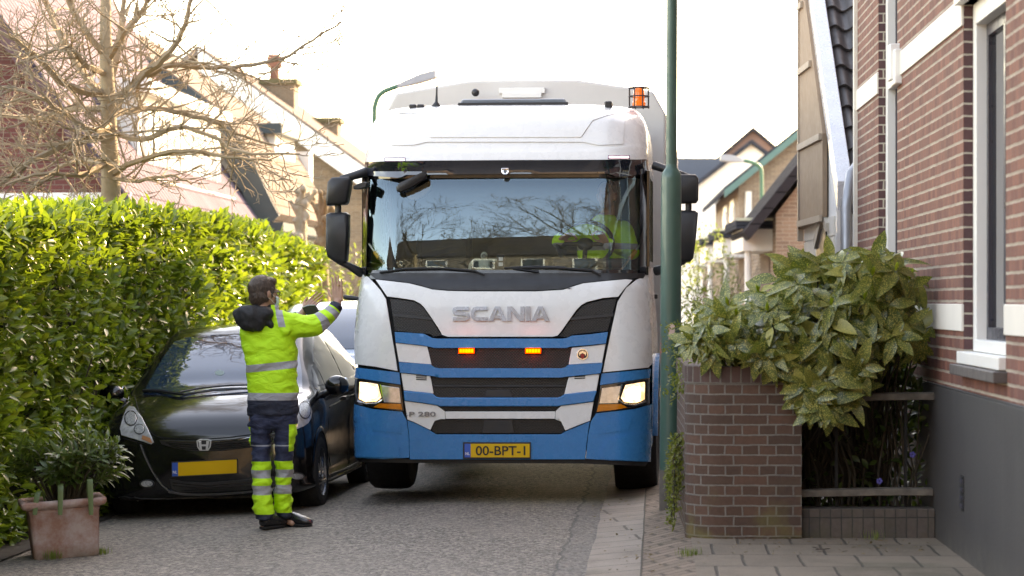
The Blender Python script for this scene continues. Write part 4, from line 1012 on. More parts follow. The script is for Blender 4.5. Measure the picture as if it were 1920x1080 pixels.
def car_body(name, mat, parent, sx=1.0, sz=1.0, sl=1.0):
    nst = 6; npr = 5
    prof = []
    for v, p in ST:
        full = [Vector((0, v*sl, p[0][1]*sz))]+[Vector((w*sx, v*sl, z*sz)) for w, z in p]
        prof.append(catmull(full, npr))
    K = len(prof[0]); cols = [catmull([prof[j][k] for j in range(len(prof))], nst) for k in range(K)]
    rings = []
    for j in range(len(cols[0])):
        half = [cols[k][j] for k in range(K)]
        rings.append([Vector((-p.x, p.y, p.z)) for p in half[::-1]]+[p.copy() for p in half[1:-1]])
    wc = [(.79*sl, .30*sz), (3.285*sl, .30*sz)]; R = .335
    mb = MB(); n = len(rings[0]); vs = [p for r in rings for p in r]; fs = []
    for i in range(len(rings)-1):
        for k in range(n):
            q = (i*n+k, i*n+(k+1) % n, (i+1)*n+(k+1) % n, (i+1)*n+k); c = sum((vs[a] for a in q), Vector())/4
            fs.append(q)
    fs.append(tuple(range(n))[::-1]); fs.append(tuple(range((len(rings)-1)*n, len(rings)*n)))
    mb.add(vs, fs); body = mb.build(name, mat, parent, smooth=50)
    return body
def make_bvh(o):
    return BVHTree.FromPolygons([v.co.copy() for v in o.data.vertices], [list(p.vertices) for p in o.data.polygons])
def car_wheel(u, v, r, w, parent, spokes=True):
    sd = 1 if u > 0 else -1; c = Vector((u, v, r))
    mb = MB(); mb.lathe([(r*.64, -w/2+.01), (r*.8, -w/2), (r*.95, -w/2+.012), (r, -w/2+.04), (r, w/2-.04), (r*.95, w/2-.012), (r*.8, w/2), (r*.64, w/2-.01)], c, (1, 0, 0), 40, cap=False)
    o = mb.build('wheel', rubber, parent, smooth=40)
    mb = MB(); mb.lathe([(r*.655, -w/2+.02), (r*.60, 0), (r*.60, w/2-.04), (r*.655, w/2-.008)] if sd > 0 else [(r*.655, -w/2+.008), (r*.60, -w/2+.04), (r*.6, 0), (r*.655, w/2-.02)], c, (1, 0, 0), 40, cap=False)
    x = sd*(w/2-.03)
    for k in range(7):
        a = 2*math.pi*k/7
        for da in (-.10, .10):
            p0 = c+Vector((x+sd*.008, math.cos(a+da*.6)*r*.15, math.sin(a+da*.6)*r*.15)); p1 = c+Vector((x, math.cos(a+da)*r*.62, math.sin(a+da)*r*.62)); mb.tube([p0, p1], [.016, .011], 6)
    mb.lathe([(.001, x+sd*.02), (r*.2, x+sd*.012), (r*.22, x-sd*.02)], c, (1, 0, 0), 20)
    mb.build('rim', alloy, o, smooth=45)
    mb = MB(); mb.lathe([(r*.55, 0), (.001, 0.0)], c+Vector((sd*.01, 0, 0)), (1, 0, 0), 24); mb.build('brake_disc', M('brake_dark', (.03, .03, .03), .6, metal=.4), o)
HD = math.radians(5.0); hx, hy = -2.445, 18.95
def gzc(x, y): return gz(x, y)
car = empty('parked_car', (hx, hy, -.118), (0, math.radians(-2.4), -HD), 'black five door hatchback with yellow plate parked beside the laurel hedge', 'car', 'cars parked beside the hedge')
CMx = mw(car); CI = CMx.inverted(); C3 = CI.to_3x3()
body = car_body('body', car_black, car); bvh = make_bvh(body)
def cmap(px, py, off=0.0):
    o = CI @ Vector((0, 0, CH)); d = (C3 @ ray(px, py)).normalized()
    h, n, i, _ = bvh.ray_cast(o, d)
    if h is None:
        p = o+d*19.3; h, n, i, _ = bvh.find_nearest(p)
    if n.dot(d) > 0: n = -n
    # smooth offset: towards the viewer-facing side of the skin
    return h+n*off
def cp(name, poly, off, th, mat, parent=car, sp=7, bevel=.003): return panel(name, poly, cmap, off, th, mat, parent, sp, bevel)
# glass-house
cp('windscreen', [(327, 641), (350, 634), (400, 629), (460, 627), (520, 629), (552, 636), (560, 660), (566, 700), (567, 737), (500, 738), (420, 741), (343, 746), (268, 740), (280, 716), (303, 676)], .004, .01, car_glass, sp=9)
# pressed lines / shut lines on the bonnet
gapm = M('shut_line', (.002, .002, .002), .9)
def gap_line(name, pts, w=1.6, off=.0035, mat=gapm, th=.004):
    P = catmull([Vector((a, b, 0)) for a, b in pts], 4); Ls, Rs = [], []
    for i, p in enumerate(P):
        t_ = (P[min(i+1, len(P)-1)]-P[max(0, i-1)]).normalized(); n_ = Vector((-t_.y, t_.x, 0))*w/2; Ls.append(p+n_); Rs.append(p-n_)
    mb = MB(); mb.loft([[cmap(a.x, a.y, off), cmap(b.x, b.y, off), cmap(b.x, b.y, off-th), cmap(a.x, a.y, off-th)] for a, b in zip(Ls, Rs)]); return mb.build(name, mat, car, smooth=30)
gap_line('bonnet_gap', [(253, 744), (262, 775), (280, 806), (296, 819), (330, 822.5), (383, 823), (430, 820), (471, 815), (520, 809), (545, 800), (556, 778), (560, 745)])
cp('grille', [(299, 825), (340, 826), (383, 826.5), (430, 824), (472, 818), (520, 812), (545, 806), (535, 824), (510, 834), (471, 839), (412, 846), (357, 846), (325, 840), (303, 833)], .006, .02, trim)
for dy in (4, 9, 14):
    gap_line('grille_bar', [(308+dy, 828+dy*.55), (345, 830+dy*.8), (383, 831+dy*.8), (430, 829+dy*.75), (475, 823+dy*.8), (520, 817+dy*.6)], 1.5, .010, t_gloss, .008)
gap_line('chrome_strip', [(300, 825.5), (340, 828), (383, 828.5), (430, 826), (475, 820)], 1.3, .012, M('dark_chrome', (.3, .3, .32), .2, metal=1), .008)
# emblem: a rounded frame holding a wide letter H
em = cp('emblem', [(369, 826), (375, 823), (391, 823), (397, 826), (395.5, 838), (391, 845), (375, 845), (370.5, 838)], .014, .012, M('emblem_silver', (.72, .73, .75), .2, metal=.35, var=.05), sp=4, bevel=.001)
panel('emblem_field', [(371.5, 827.5), (376, 825.3), (390, 825.3), (394.5, 827.5), (393.3, 837.5), (389.8, 843), (376.3, 843), (372.8, 837.5)], cmap, .0155, .01, trim, em, 4, 0)
for q in ([(373, 827), (378, 826), (379.5, 843.3), (375.5, 843.3)], [(393, 827), (388, 826), (386.5, 843.3), (390.5, 843.3)], [(377, 833), (389, 833), (388.5, 836.4), (377.5, 836.4)]):
    panel('emblem_letter', q, cmap, .019, .01, MC['emblem_silver'], em, 4, 0)
# headlights
hl_m = M('headlamp_chrome', (.50, .52, .55), .14, metal=.3, var=.75, vs=20, rvar=.05, coat=.8)
emb_m = M('emblem_silver', (.72, .73, .75), .2, metal=.35, var=.05)
hl_l = cp('headlight', [(243, 762), (253, 764), (260, 775), (266, 783), (278, 806), (289, 829), (284, 833), (277, 831), (250, 823), (228, 816.5), (225, 804), (230.5, 784), (236, 769)], .008, .02, hl_m)
hl_r = cp('headlight', [(556, 743), (568, 744), (577, 749.5), (584, 772), (582, 785), (577, 794), (568, 800), (553, 806), (535, 812), (540, 790), (549, 762)], .008, .02, hl_m)
def disc(c, r, k=1.0): return [(c[0]+r*math.cos(2*math.pi*i/18), c[1]+r*k*math.sin(2*math.pi*i/18)) for i in range(18)]
glow_l = M('lamp_reflector', (.40, .42, .45), .3, metal=.35, var=.6, vs=45, coat=.8)
bowl_rim = M('bowl_rim', (.05, .05, .055), .25)
for c_, r_, k_, h_ in (((246, 786), 12.5, 1.15, hl_l), ((262, 806), 10.6, .9, hl_l), ((570, 770), 11, 1.5, hl_r)): panel('bowl_rim', disc(c_, r_, k_), cmap, .011, .006, bowl_rim, h_, 4, 0)
panel('lamp_bowl', disc((246, 786), 10.5, 1.15), cmap, .013, .008, glow_l, hl_l, 4, .002); panel('lamp_bowl', disc((262, 806), 9, .9), cmap, .013, .008, glow_l, hl_l, 4, .002)
panel('lamp_bowl', disc((570, 770), 9.5, 1.5), cmap, .013, .008, glow_l, hl_r, 4, .002)
panel('indicator', [(268, 817), (282, 822), (286, 830), (278, 829), (266, 824)], cmap, .012, .006, M('indicator_amber', (.45, .2, .1), .2), hl_l, 4, .001)
# number plate (kept blank as in the photo), fog lamps, lower grille, bumper lines
pl = cp('number_plate', [(322.5, 865.5), (446.5, 859.5), (446.8, 888), (323, 894.5)], .022, .014, t_black, sp=8, bevel=.001)
panel('plate_face', [(335, 867), (445, 861.3), (445.3, 886.5), (335.3, 892)], cmap, .024, .006, yel, pl, 6, 0); panel('plate_band', [(324, 867.4), (334.8, 867), (335, 892), (324.4, 892.8)], cmap, .024, .006, nlb, pl, 4, 0)
put_text('NL', 325.5, 333.5, 885, 5.5, .0255, white_paint, pl, 'plate_lettering', .0008, .012, mapf=cmap)
for c in ((276, 907), (556, 893)):
    f = cp('fog_lamp', disc(c, 14.5, .55), .008, .01, trim, sp=4); panel('fog_lens', disc(c, 11, .52), cmap, .011, .006, glow_l, f, 4, .001)
cp('lower_grille', [(318, 898), (345, 903), (385, 904.5), (450, 900), (515, 893), (520, 908), (500, 914), (450, 919), (385, 922), (335, 922), (322, 916)], .006, .015, trim)
for dy in (5, 10): gap_line('lower_grille_bar', [(324, 900+dy), (385, 905+dy), (450, 900.5+dy), (514, 894+dy)], 1.4, .009, t_gloss, .006)
gap_line('bumper_crease', [(264, 834), (272, 856), (285, 882), (300, 905), (316, 920)], 2.2, .012, M('crease_sheen', (.10, .10, .105), .2, coat=1), .012)
gap_line('bumper_crease', [(316, 921), (350, 926), (400, 926), (470, 921), (530, 913)], 2.4, .012, MC['crease_sheen'], .012)
gap_line('bumper_gap', [(289, 830), (284, 834), (262, 830), (232, 822)], 1.3)
cp('bumper_skirt', [(222, 932), (260, 941), (320, 946), (390, 946), (470, 941), (545, 930), (545, 940), (470, 951), (390, 956), (320, 956), (260, 951), (224, 942)], .008, .02, trim, sp=9)
# wipers
def cwip(pts, r=.009):
    mb = MB(); mb.tube([cmap(a, b, .022) for a, b in pts], r, 6); return mb.build('wiper', t_black, car, smooth=50)
cwip([(270, 737), (300, 738), (330, 743), (345, 744)], .013); cwip([(338, 740), (380, 732), (430, 727.5), (500, 726)], .008); cwip([(344, 744), (400, 737), (470, 733), (520, 735)], .008)
# sticker behind the windscreen
cp('windscreen_sticker', disc((412, 700), 9, .55), .0055, .001, M('pale_sticker', (.22, .30, .28), .5), sp=4, bevel=0)
# mirrors
def cmir(c, sx, name='door_mirror', par=car):
    mb = MB(); mb.ell(c, (sx, 0, 0), (0, .075, .0), (0, 0, .082), 20, 12); mb.tube([Vector(c)-Vector((math.copysign(.06, c[0]), 0, .05)), Vector(c)-Vector((math.copysign(.17, c[0]), -.02, .09))], .03, 8)
    o = mb.build(name, car_black, par, smooth=80); g = MB(); g.box((c[0]-sx*.8, c[1]+.06, c[2]-.06), (c[0]+sx*.8, c[1]+.08, c[2]+.06)); g.build('mirror_glass', M('mirror_glass', (.8, .82, .84), .02, metal=1), o, bevel=.01)
cmir((-.95, 1.12, .985), .105); cmir((.945, 1.12, .985), .10)
# side windows, door lines, handles on both flanks, built in the car's own space from its side view
def side_pt(y, z, s, off):
    h, n, i, _ = bvh.ray_cast(Vector((s*3, y, z)), Vector((-s, 0, 0)))
    if h is None: h, n, i, _ = bvh.find_nearest(Vector((s*.8, y, z)))
    return h+Vector((s, 0, .0))*off
def spanel(name, poly, s, off, th, mat, par=car, sp=.09):
    m_ = lambda x, y, o: side_pt(x, y, s, o)
    vs, fs = cdt_fill([Vector(p) for p in poly], sp); fr_ = [m_(p.x, p.y, off) for p in vs]; n = len(fr_); cnt = {}
    for f in fs:
        for i in range(len(f)): cnt[(f[i], f[(i+1) % len(f)])] = 1
    bnd = [e for e in cnt if (e[1], e[0]) not in cnt]; bv = sorted({i for e in bnd for i in e}); idx = {i: n+k for k, i in enumerate(bv)}
    mb = MB(); mb.add(fr_+[m_(vs[i].x, vs[i].y, off-th) for i in bv], fs+[[e[1], e[0], idx[e[0]], idx[e[1]]] for e in bnd]); return mb.build(name, mat, par, smooth=35, bevel=.002)
for s in (-1, 1):
    for q in ([(1.02, .985), (1.30, .985), (1.33, 1.16), (1.28, 1.15)], [(1.36, .985), (2.22, 1.0), (2.22, 1.40), (1.90, 1.39), (1.56, 1.27), (1.38, 1.18)], [(2.30, 1.0), (3.02, 1.03), (3.06, 1.12), (2.98, 1.37), (2.30, 1.40)], [(3.10, 1.06), (3.38, 1.12), (3.28, 1.30), (3.05, 1.35)]):
        spanel('side_window', q, s, .004, .01, side_glass)
    def sline(name, pts, w, off, mat, th=.006):
        P = [Vector((a, b, 0)) for a, b in pts]; rings = []
        for i, p in enumerate(P):
            t_ = (P[min(i+1, len(P)-1)]-P[max(0, i-1)]).normalized(); n_ = Vector((-t_.y, t_.x, 0))*w/2; a, b = p+n_, p-n_
            rings.append([side_pt(a.x, a.y, s, off), side_pt(b.x, b.y, s, off), side_pt(b.x, b.y, s, off-th), side_pt(a.x, a.y, s, off-th)])
        mb = MB(); mb.loft(rings); mb.build(name, mat, car, smooth=30)
    sline('door_gap', [(1.22, .96), (1.20, .7), (1.22, .4), (1.30, .26)], .008, .003, gapm); sline('door_gap', [(2.27, 1.0), (2.28, .7), (2.28, .26)], .008, .003, gapm); sline('door_gap', [(3.05, 1.0), (3.0, .75), (2.85, .45), (2.78, .28)], .008, .003, gapm)
    sline('chrome_strip', [(1.02, .972), (1.6, .978), (2.3, .988), (3.05, 1.015)], .016, .008, M('dark_chrome', (.3, .3, .32), .2, metal=1), .01)
    sline('body_crease', [(1.3, .80), (2.0, .83), (2.8, .86), (3.4, .90)], .02, .006, car_black, .01)
    sline('sill_trim', [(1.15, .22), (2.0, .215), (2.9, .225)], .06, .012, trim, .02)
    for y in (1.98, 2.80): sline('door_handle', [(y, .845), (y+.08, .85), (y+.17, .85)], .03, .03, car_black, .03)
    for wy in (.79, 3.285):
        # dark wheel well with a raised arch lip
        mb = MB(); rings = []
        for k in range(25):
            a = math.pi*k/24-.08*(1-2*k/24)
            rings.append([side_pt(wy-r_*math.cos(a), max(.175, .30+r_*math.sin(a)), s, o_) for r_, o_ in ((.365, .004), (.355, .012), (.33, .010), (.325, -.03))])
        mb.loft(rings, closed=False, cap0=False, cap1=False); mb.build('arch_lip', car_black, car, smooth=50)
        ww = [(wy+.326*math.cos(2*math.pi*k/24), max(.175, .30+.326*math.sin(2*math.pi*k/24))) for k in range(24)]
        spanel('wheel_well', ww, s, .003, .004, gapm, sp=.1)
        car_wheel(s*.765, wy, .30, .19, car)
sl = MB(); sl.box((-.5, 3.905, .55), (.5, 3.915, .66)); sl.build('rear_plate', yel, car)
# ---- second car standing behind it
car2 = empty('parked_car', (-2.0, 24.6, -.10), (0, math.radians(-1.5), -HD), 'silver blue car half hidden between the black hatchback and the truck', 'car', 'cars parked beside the hedge')
b2 = car_body('body', car_blue, car2, 1.02, 1.12, 1.05); bvh2 = make_bvh(b2); C2I = mw(car2).inverted(); c23 = C2I.to_3x3()
def loc2(u, y, z, off):                          # drop a point on the second body from the front / top
    h, n, i, _ = bvh2.ray_cast(Vector((u, -2, z)), Vector((0, 1, 0))); 
    if h is None: h, n, i, _ = bvh2.find_nearest(Vector((u, y, z)))
    return h+Vector((0, -1, .4)).normalized()*off
def fpanel2(name, poly, off, th, mat, par):
    vs, fs = cdt_fill([Vector(p) for p in poly], .07); f1 = [loc2(p.x, 1, p.y, off) for p in vs]; n = len(f1); f2 = [loc2(p.x, 1, p.y, off-th) for p in vs]
    mb = MB(); mb.add(f1, fs); return mb.build(name, mat, par, smooth=60)
fpanel2('windscreen', [(-.68, 1.17), (-.4, 1.19), (.4, 1.19), (.68, 1.17), (.62, 1.40), (.55, 1.585), (.3, 1.615), (-.3, 1.615), (-.55, 1.585), (-.62, 1.40)], .006, .01, car_glass, car2)
for s in (-1, 1):
    fpanel2('headlight', [(s*.42, .72), (s*.66, .76), (s*.72, .92), (s*.66, .95)], .008, .01, hl_m, car2)
    for y in (.82, 3.43): car_wheel(s*.775, y, .31, .2, car2)
    mb = MB(); mb.ell((s*.98, 1.2, 1.12), (.1, 0, 0), (0, .07, 0), (0, 0, .08)); mb.build('door_mirror', car_blue, car2, smooth=90)
fpanel2('grille', [(-.4, .55), (.4, .55), (.42, .68), (-.42, .68)], .008, .01, trim, car2)
# ================================================================ PEOPLE
skin_m = M('skin', (.42, .23, .16), .5, var=.12, vs=25)
hair_m = None
def hair_mat():
    m, t, p = newmat('hair'); co = t.coord(); s_ = t.scale(co, (1, 1, .35)); n = t.noise(s_, 110, 3); n2 = t.noise(co, 16, 3)
    c = t.mix(t.ramp(n, 0, 1, .3, .7), (.028, .016, .010), (.095, .060, .040)); c = t.mix(t.ramp(n2, 0, .45, .5, .75), c, (.13, .095, .075))
    t.put(p.inputs['Base Color'], c); p.inputs['Roughness'].default_value = .6; t.put(p.inputs['Normal'], t.bump(n, .9, .006)); return m
hair_m = hair_mat()
def cloth_mat(name, zones, base, refl=(.34, .35, .37), rough=.75):
    """zones: list of (fn(t, x, y, z, attr) -> mask socket, colour, roughness)"""
    m, t, p = newmat(name); x, y, z = t.sep(t.coord()); wv = t.noise(t.coord(), 320, 2); n = t.noise(t.coord(), 7, 4)
    c = t.mix(n, tuple(v*.92 for v in base), tuple(min(1, v*1.06) for v in base)); r = None
    for fn, colr in zones: c = t.mix(fn(t, x, y, z), c, colr)
    t.put(p.inputs['Base Color'], c); p.inputs['Roughness'].default_value = rough; p.inputs['Sheen Weight'].default_value = .0
    t.put(p.inputs['Normal'], t.bump(t.math('ADD', t.math('MULTIPLY', wv, .06), t.noise(t.scale(t.coord(), (1, 1, 1.9)), 9.5, 3, .5, 1.0)), .5, .04)); return m
LIME = (.43, .82, .03); NAVY = (.012, .017, .035); REFL = (.33, .335, .36)
def build_hand(mb, wrist, d, nrm, size=1.0, thumb=1, curl=.15, spread=.10, grip=0):
    """wrist point, direction to the fingertips, palm normal; thumb=+1/-1 picks the side"""
    d = Vector(d).normalized(); n = Vector(nrm); n = (n-d*n.dot(d)).normalized(); s = d.cross(n).normalized()*thumb; w = Vector(wrist); S = size
    for k, o in enumerate((-.033, -.0115, .0105, .032)):
        kn = w+d*.092*S+s*o*S*1.0+d*(.006 if k in (1, 2) else -.004)*S
        mb.cap(w+s*o*.72*S+d*.012*S, kn, .0135*S, .0108*S, 10)
        L_ = (.026, .030, .031, .027)[3-k] if False else (.025, .031, .033, .030)[k]*S*1.05; dd = (d+s*o*spread*22*.1).normalized(); p0 = kn; cu = curl*(1+.25*((k*7) % 3-1))
        for j, r0 in enumerate((.0090, .0082, .0074)):
            ang = cu*(j+.6)+grip*(j+1); v = (dd*math.cos(ang)+n*math.sin(ang)).normalized(); p1 = p0+v*L_*(1.15, .9, .75)[j]
            mb.cap(p0, p1, r0*S, (r0-.0009)*S, 9); p0 = p1
    t0 = w+s*.026*S+d*.022*S+n*.006*S; v1 = (d*.62+s*.72+n*.30).normalized(); t1 = t0+v1*.042*S; v2 = (d*.85+s*.42+n*.28).normalized(); t2 = t1+v2*.030*S; t3 = t2+(d*.95+s*.15+n*.25).normalized()*.024*S
    mb.cap(w+s*.012*S, t0, .013*S, .0145*S, 10); mb.cap(t0, t1, .0145*S, .0108*S, 10); mb.cap(t1, t2, .0105*S, .0095*S, 10); mb.cap(t2, t3, .0095*S, .0078*S, 10)
def build_head(mb, C, f, up=(0, 0, 1)):
    f = Vector(f).normalized(); u = Vector(up).normalized(); u = (u-f*u.dot(f)).normalized(); s = f.cross(u)   # s: the person's right
    P = lambda a, b, c: C+f*a+s*b+u*c
    mb.ell(P(-.008, 0, .018), f*.100, s*.077, u*.100)                               # cranium
    mb.ell(P(.030, 0, -.040), f*.068, s*.062, u*.080)                               # face
    mb.ell(P(.048, 0, -.092), f*.040, s*.040, u*.030)                               # chin
    mb.cap(P(.090, 0, -.005), P(.112, 0, -.042), .008, .0135, 10); mb.ell(P(.102, .011, -.045), f*.012, s*.009, u*.008); mb.ell(P(.102, -.011, -.045), f*.012, s*.009, u*.008)
    mb.ell(P(.092, 0, -.068), f*.012, s*.024, u*.006); mb.ell(P(.090, 0, -.077), f*.012, s*.021, u*.006)   # lips
    mb.ell(P(.086, .032, .010), f*.012, s*.024, u*.008); mb.ell(P(.086, -.032, .010), f*.012, s*.024, u*.008)  # brows
    mb.ell(P(.080, .031, -.008), f*.012, s*.014, u*.010); mb.ell(P(.080, -.031, -.008), f*.012, s*.014, u*.010)
    for q in (1, -1):
        mb.ell(P(-.004, q*.080, -.022), f*.018, s*.007, u*.032); mb.ell(P(-.010, q*.088, -.014), f*.016, s*.005, u*.024)
        mb.ell(P(.004, q*.076, -.046), f*.010, s*.006, u*.011)
    mb.cap(P(-.022, 0, -.06), P(-.030, 0, -.16), .055, .060, 16)
    return P
# ---------------- the marshal in the street: local frame = photo axes at distance DP
DP = 17.6; KP = DP/F
foot = at(510, 985, DP); px0 = foot.copy(); zg = gz(foot.x, DP); px0.z = zg
man = empty('person', px0, (0, 0, 0), 'person seen from behind in lime hi-vis jacket waving the truck on with both hands', 'person')
YOFF = -(zg-foot.z)
def pp(px, py, dy=0.0):                            # photo pixel -> local point, dy metres behind the foot plane
    q = at(px, py, DP+dy); return q-px0
FD = Vector((.62, .78, 0)).normalized()            # way the chest faces (away and to the right)
def ring(px, py, hw, hd, dy=0, n=28, tilt=0, sq=2.3):
    c = pp(px, py, dy); out = []
    for k in range(n):
        a = 2*math.pi*k/n; cx_, sy_ = math.cos(a), math.sin(a)
        x = math.copysign(abs(cx_)**(2/sq), cx_)*hw*KP; y = math.copysign(abs(sy_)**(2/sq), sy_)*hd
        out.append(c+Vector((x, y, tilt*x)))
    return out
RS = [pp(530, 607, .02), pp(566, 612, .06), pp(597, 607, .12), pp(618, 589, .16), pp(633, 571, .18)]; RSr = [.098, .088, .072, .062, .054]
LS = [pp(474, 612, .08), pp(482, 632, .26), pp(505, 640, .42), pp(540, 614, .50), pp(562, 594, .52)]; LSr = [.095, .09, .075, .064, .054]
jk = MB()
jk.loft([ring(512, 779, 48.5, .135, .03), ring(512, 765, 48.5, .137, .03), ring(511, 740, 48, .138, .03), ring(510.5, 715, 47, .135, .035), ring(509, 685, 48, .135, .04), ring(506, 655, 51.5, .132, .05), ring(503, 630, 52.5, .125, .055), ring(500, 612, 49, .112, .06), ring(499, 600, 40, .092, .065), ring(500, 592, 27, .078, .07), ring(503, 580, 20, .070, .075), ring(506, 573, 18, .066, .08)])
for PTS, RD in ((RS, RSr), (LS, LSr)):
    cp_ = catmull(PTS, 5); rr = []
    for i in range(len(cp_)):
        t_ = i/(len(cp_)-1)*(len(RD)-1); k = min(len(RD)-2, int(t_)); rr.append(RD[k]+(RD[k+1]-RD[k])*(t_-k))
    jk.tube(cp_, rr, 18); jk.ell(PTS[0], (RD[0], 0, 0), (0, RD[0], 0), (0, 0, RD[0]))
# collar flap and yoke flap
jk.ell(pp(536, 618, -.06), (.04, 0, 0), (0, .02, 0), (0, 0, .045))
me = remesh(jk, .0105, 5, 'jacket')
crp = catmull(RS, 8); cl = [0]
for a, b in zip(crp, crp[1:]): cl.append(cl[-1]+(b-a).length)
clp = catmull(LS, 8); cll = [0]
for a, b in zip(clp, clp[1:]): cll.append(cll[-1]+(b-a).length)
def arm_s(P, CP, CL, RD):
    A = np.array([tuple(q) for q in CP]); best = None; d = ((P[:, None, :]-A[None])**2).sum(2); i = d.argmin(1)
    # refine by projection on the neighbouring segments
    s_ = np.zeros(len(P)); dist = np.sqrt(d.min(1))
    for k, pnt in enumerate(P):
        j = i[k]; bs, bd = CL[j], 9
        for a, b in ((j-1, j), (j, j+1)):
            if a < 0 or b >= len(A): continue
            ab = A[b]-A[a]; t_ = np.clip(np.dot(pnt-A[a], ab)/np.dot(ab, ab), 0, 1); q = A[a]+ab*t_; dd = np.linalg.norm(pnt-q)
            if dd < bd: bd = dd; bs = CL[a]+t_*(CL[b]-CL[a])
        s_[k] = bs
    return s_, dist
co = get_co(me); sR, dR = arm_s(co, crp, cl, RSr); sL, dL = arm_s(co, clp, cll, LSr)
armR = np.where((dR < .125) & (co[:, 0] > pp(534, 600).x), sR, 0.0); armL = np.where(dL < .12, sL, 0.0)
set_attr(me, 'armR', armR); set_attr(me, 'armL', armL)
def wr(c, n):
    q = Vector(c); a = noise.noise(Vector((q.x*5+q.z*2.2, q.y*5, q.z*13)))*.55+noise.noise(Vector((q.x*14, q.y*14, q.z*26+3)))*.30
    fold = math.sin(q.z*62+q.x*17+noise.noise(q*6)*4)*.35*max(0, noise.noise(q*3.1+Vector((5, 0, 0))))
    rd = 1-abs(noise.noise(Vector((q.x*4.5+q.z*3.5, q.y*5, q.z*9-q.x*4+2)))*2.2)
    return .015*(a+fold*1.3)+.012*(max(0, rd)-.5)
displace(me, wr)
TB = cl[-1]
ZB = [pp(0, y).z for y in (0,)]
zz = lambda y: pp(510, y).z
xx = lambda x: pp(x, 600).x
def band(z0, z1, slope=0.0):
    return lambda t, x, y, z: t.inrange(t.math('SUBTRACT', z, t.math('MULTIPLY', x, slope)), z0, z1)
def armband(name, a, b): return lambda t, x, y, z: t.inrange(t.attr(name), a, b)
jm = cloth_mat('hi_vis_jacket', [
    (lambda t, x, y, z: t.math('LESS_THAN', z, zz(749)), NAVY),
    (band(zz(750), zz(736)), REFL), (band(zz(694), zz(680), .10), REFL),
    (lambda t, x, y, z: t.math('MULTIPLY', t.math('GREATER_THAN', z, zz(613)), t.inrange(t.math('ADD', x, t.math('MULTIPLY', t.math('SUBTRACT', z, zz(600)), .25)), xx(521), xx(534))), REFL),
    (armband('armR', TB*.56, TB*.70), REFL), (armband('armR', TB*.80, TB*.90), REFL), (armband('armR', TB*.925, TB*2), NAVY),
    (armband('armL', cll[-1]*.5, cll[-1]*.64), REFL), (armband('armL', cll[-1]*.80, cll[-1]*.9), REFL), (armband('armL', cll[-1]*.93, cll[-1]*2), NAVY)], LIME, REFL)
jm.name = 'hi_vis_jacket'
# body: one continuous skin surface
bd = MB(); HC = pp(495, 548, .06); Ph = build_head(bd, HC, (.80, .58, .02), (-.06, .02, 1))
ch = pp(503, 640, .05); pel = pp(512, 775, .03)
bd.loft([ring(512, 790, 40, .11, .03), ring(511, 730, 38, .11, .03), ring(506, 650, 42, .11, .05), ring(500, 612, 34, .09, .06), ring(500, 596, 18, .06, .07)])
for PTS, RD in ((RS, (.06, .055, .046, .04, .030)), (LS, (.06, .055, .046, .04, .030))):
    for i in range(4): bd.cap(PTS[i], PTS[i+1], RD[i], RD[i+1], 12)
bd.cap(RS[0], pp(503, 612, .05), .06, .06); bd.cap(LS[0], pp(503, 612, .05), .06, .06)
wR = pp(633.5, 566, .185); bd.cap(RS[4], wR, .03, .029); build_hand(bd, wR, (-.012, .02, .2), (.15, .95, 0), 1.02, thumb=1, curl=.03, spread=.32)
wL = pp(570, 584, .53); bd.cap(LS[4], wL, .03, .028); build_hand(bd, wL, (.62, .12, .66), (.35, .93, -.1), 1.0, thumb=1, curl=.12, spread=.5)
LEGL = [pp(488, 785, .04), pp(489, 848, .0), pp(494, 966, -.05)]; LEGR = [pp(535, 785, .04), pp(534, 845, .03), pp(531, 955, .10)]
for LG in (LEGL, LEGR):
    bd.cap(LG[0], LG[1], .085, .055); bd.cap(LG[1], LG[2], .055, .038)
FT = [(LEGL[2], (.10, -.30), pp(505, 990, -.05)), (LEGR[2], (.9, .2), pp(540, 975, .1))]
bd.cap(LEGL[2], pp(497, 984, -.07), .038, .034); bd.cap(pp(496, 987, -.08), pp(508, 990, -.02), .030, .026); bd.cap(LEGR[2], pp(536, 972, .10), .038, .034); bd.cap(pp(536, 975, .11), pp(548, 981, .05), .028, .022)
bme = remesh(bd, .0042, 2, 'body'); bodyo = mesh_obj('body', bme, skin_m, man)
mesh_obj('jacket', me, jm, man)
# hair: a cap over the cranium with tousled tufts
hb_ = MB(); f = Vector((.80, .58, .02)).normalized(); u = Vector((-.06, .02, 1)).normalized(); u = (u-f*u.dot(f)).normalized(); s_ = f.cross(u)
hb_.ell(Ph(-.018, 0, .030), f*.103, s_*.086, u*.098, 28, 18); hb_.ell(Ph(-.040, 0, -.022), f*.078, s_*.080, u*.082, 28, 16); hb_.ell(Ph(.035, 0, .075), f*.060, s_*.066, u*.042); hb_.ell(Ph(-.055, 0, -.075), f*.040, s_*.055, u*.040)
hb_.cap(Ph(.020, .079, .02), Ph(.022, .080, -.025), .010, .006); hb_.cap(Ph(.020, -.079, .02), Ph(.022, -.080, -.025), .010, .006)
hme = remesh(hb_, .005, 3, 'hair')
displace(hme, lambda c, n: .0022*noise.noise(Vector(c)*42)+.004*noise.noise(Vector((c[0]*18, c[1]*18, c[2]*7))))
hair = mesh_obj('hair', hme, hair_m, man)
tf = MB(); hc = get_co(hme); no = np.empty(len(hme.vertices)*3, np.float32); hme.vertices.foreach_get('normal', no); no = no.reshape(-1, 3)
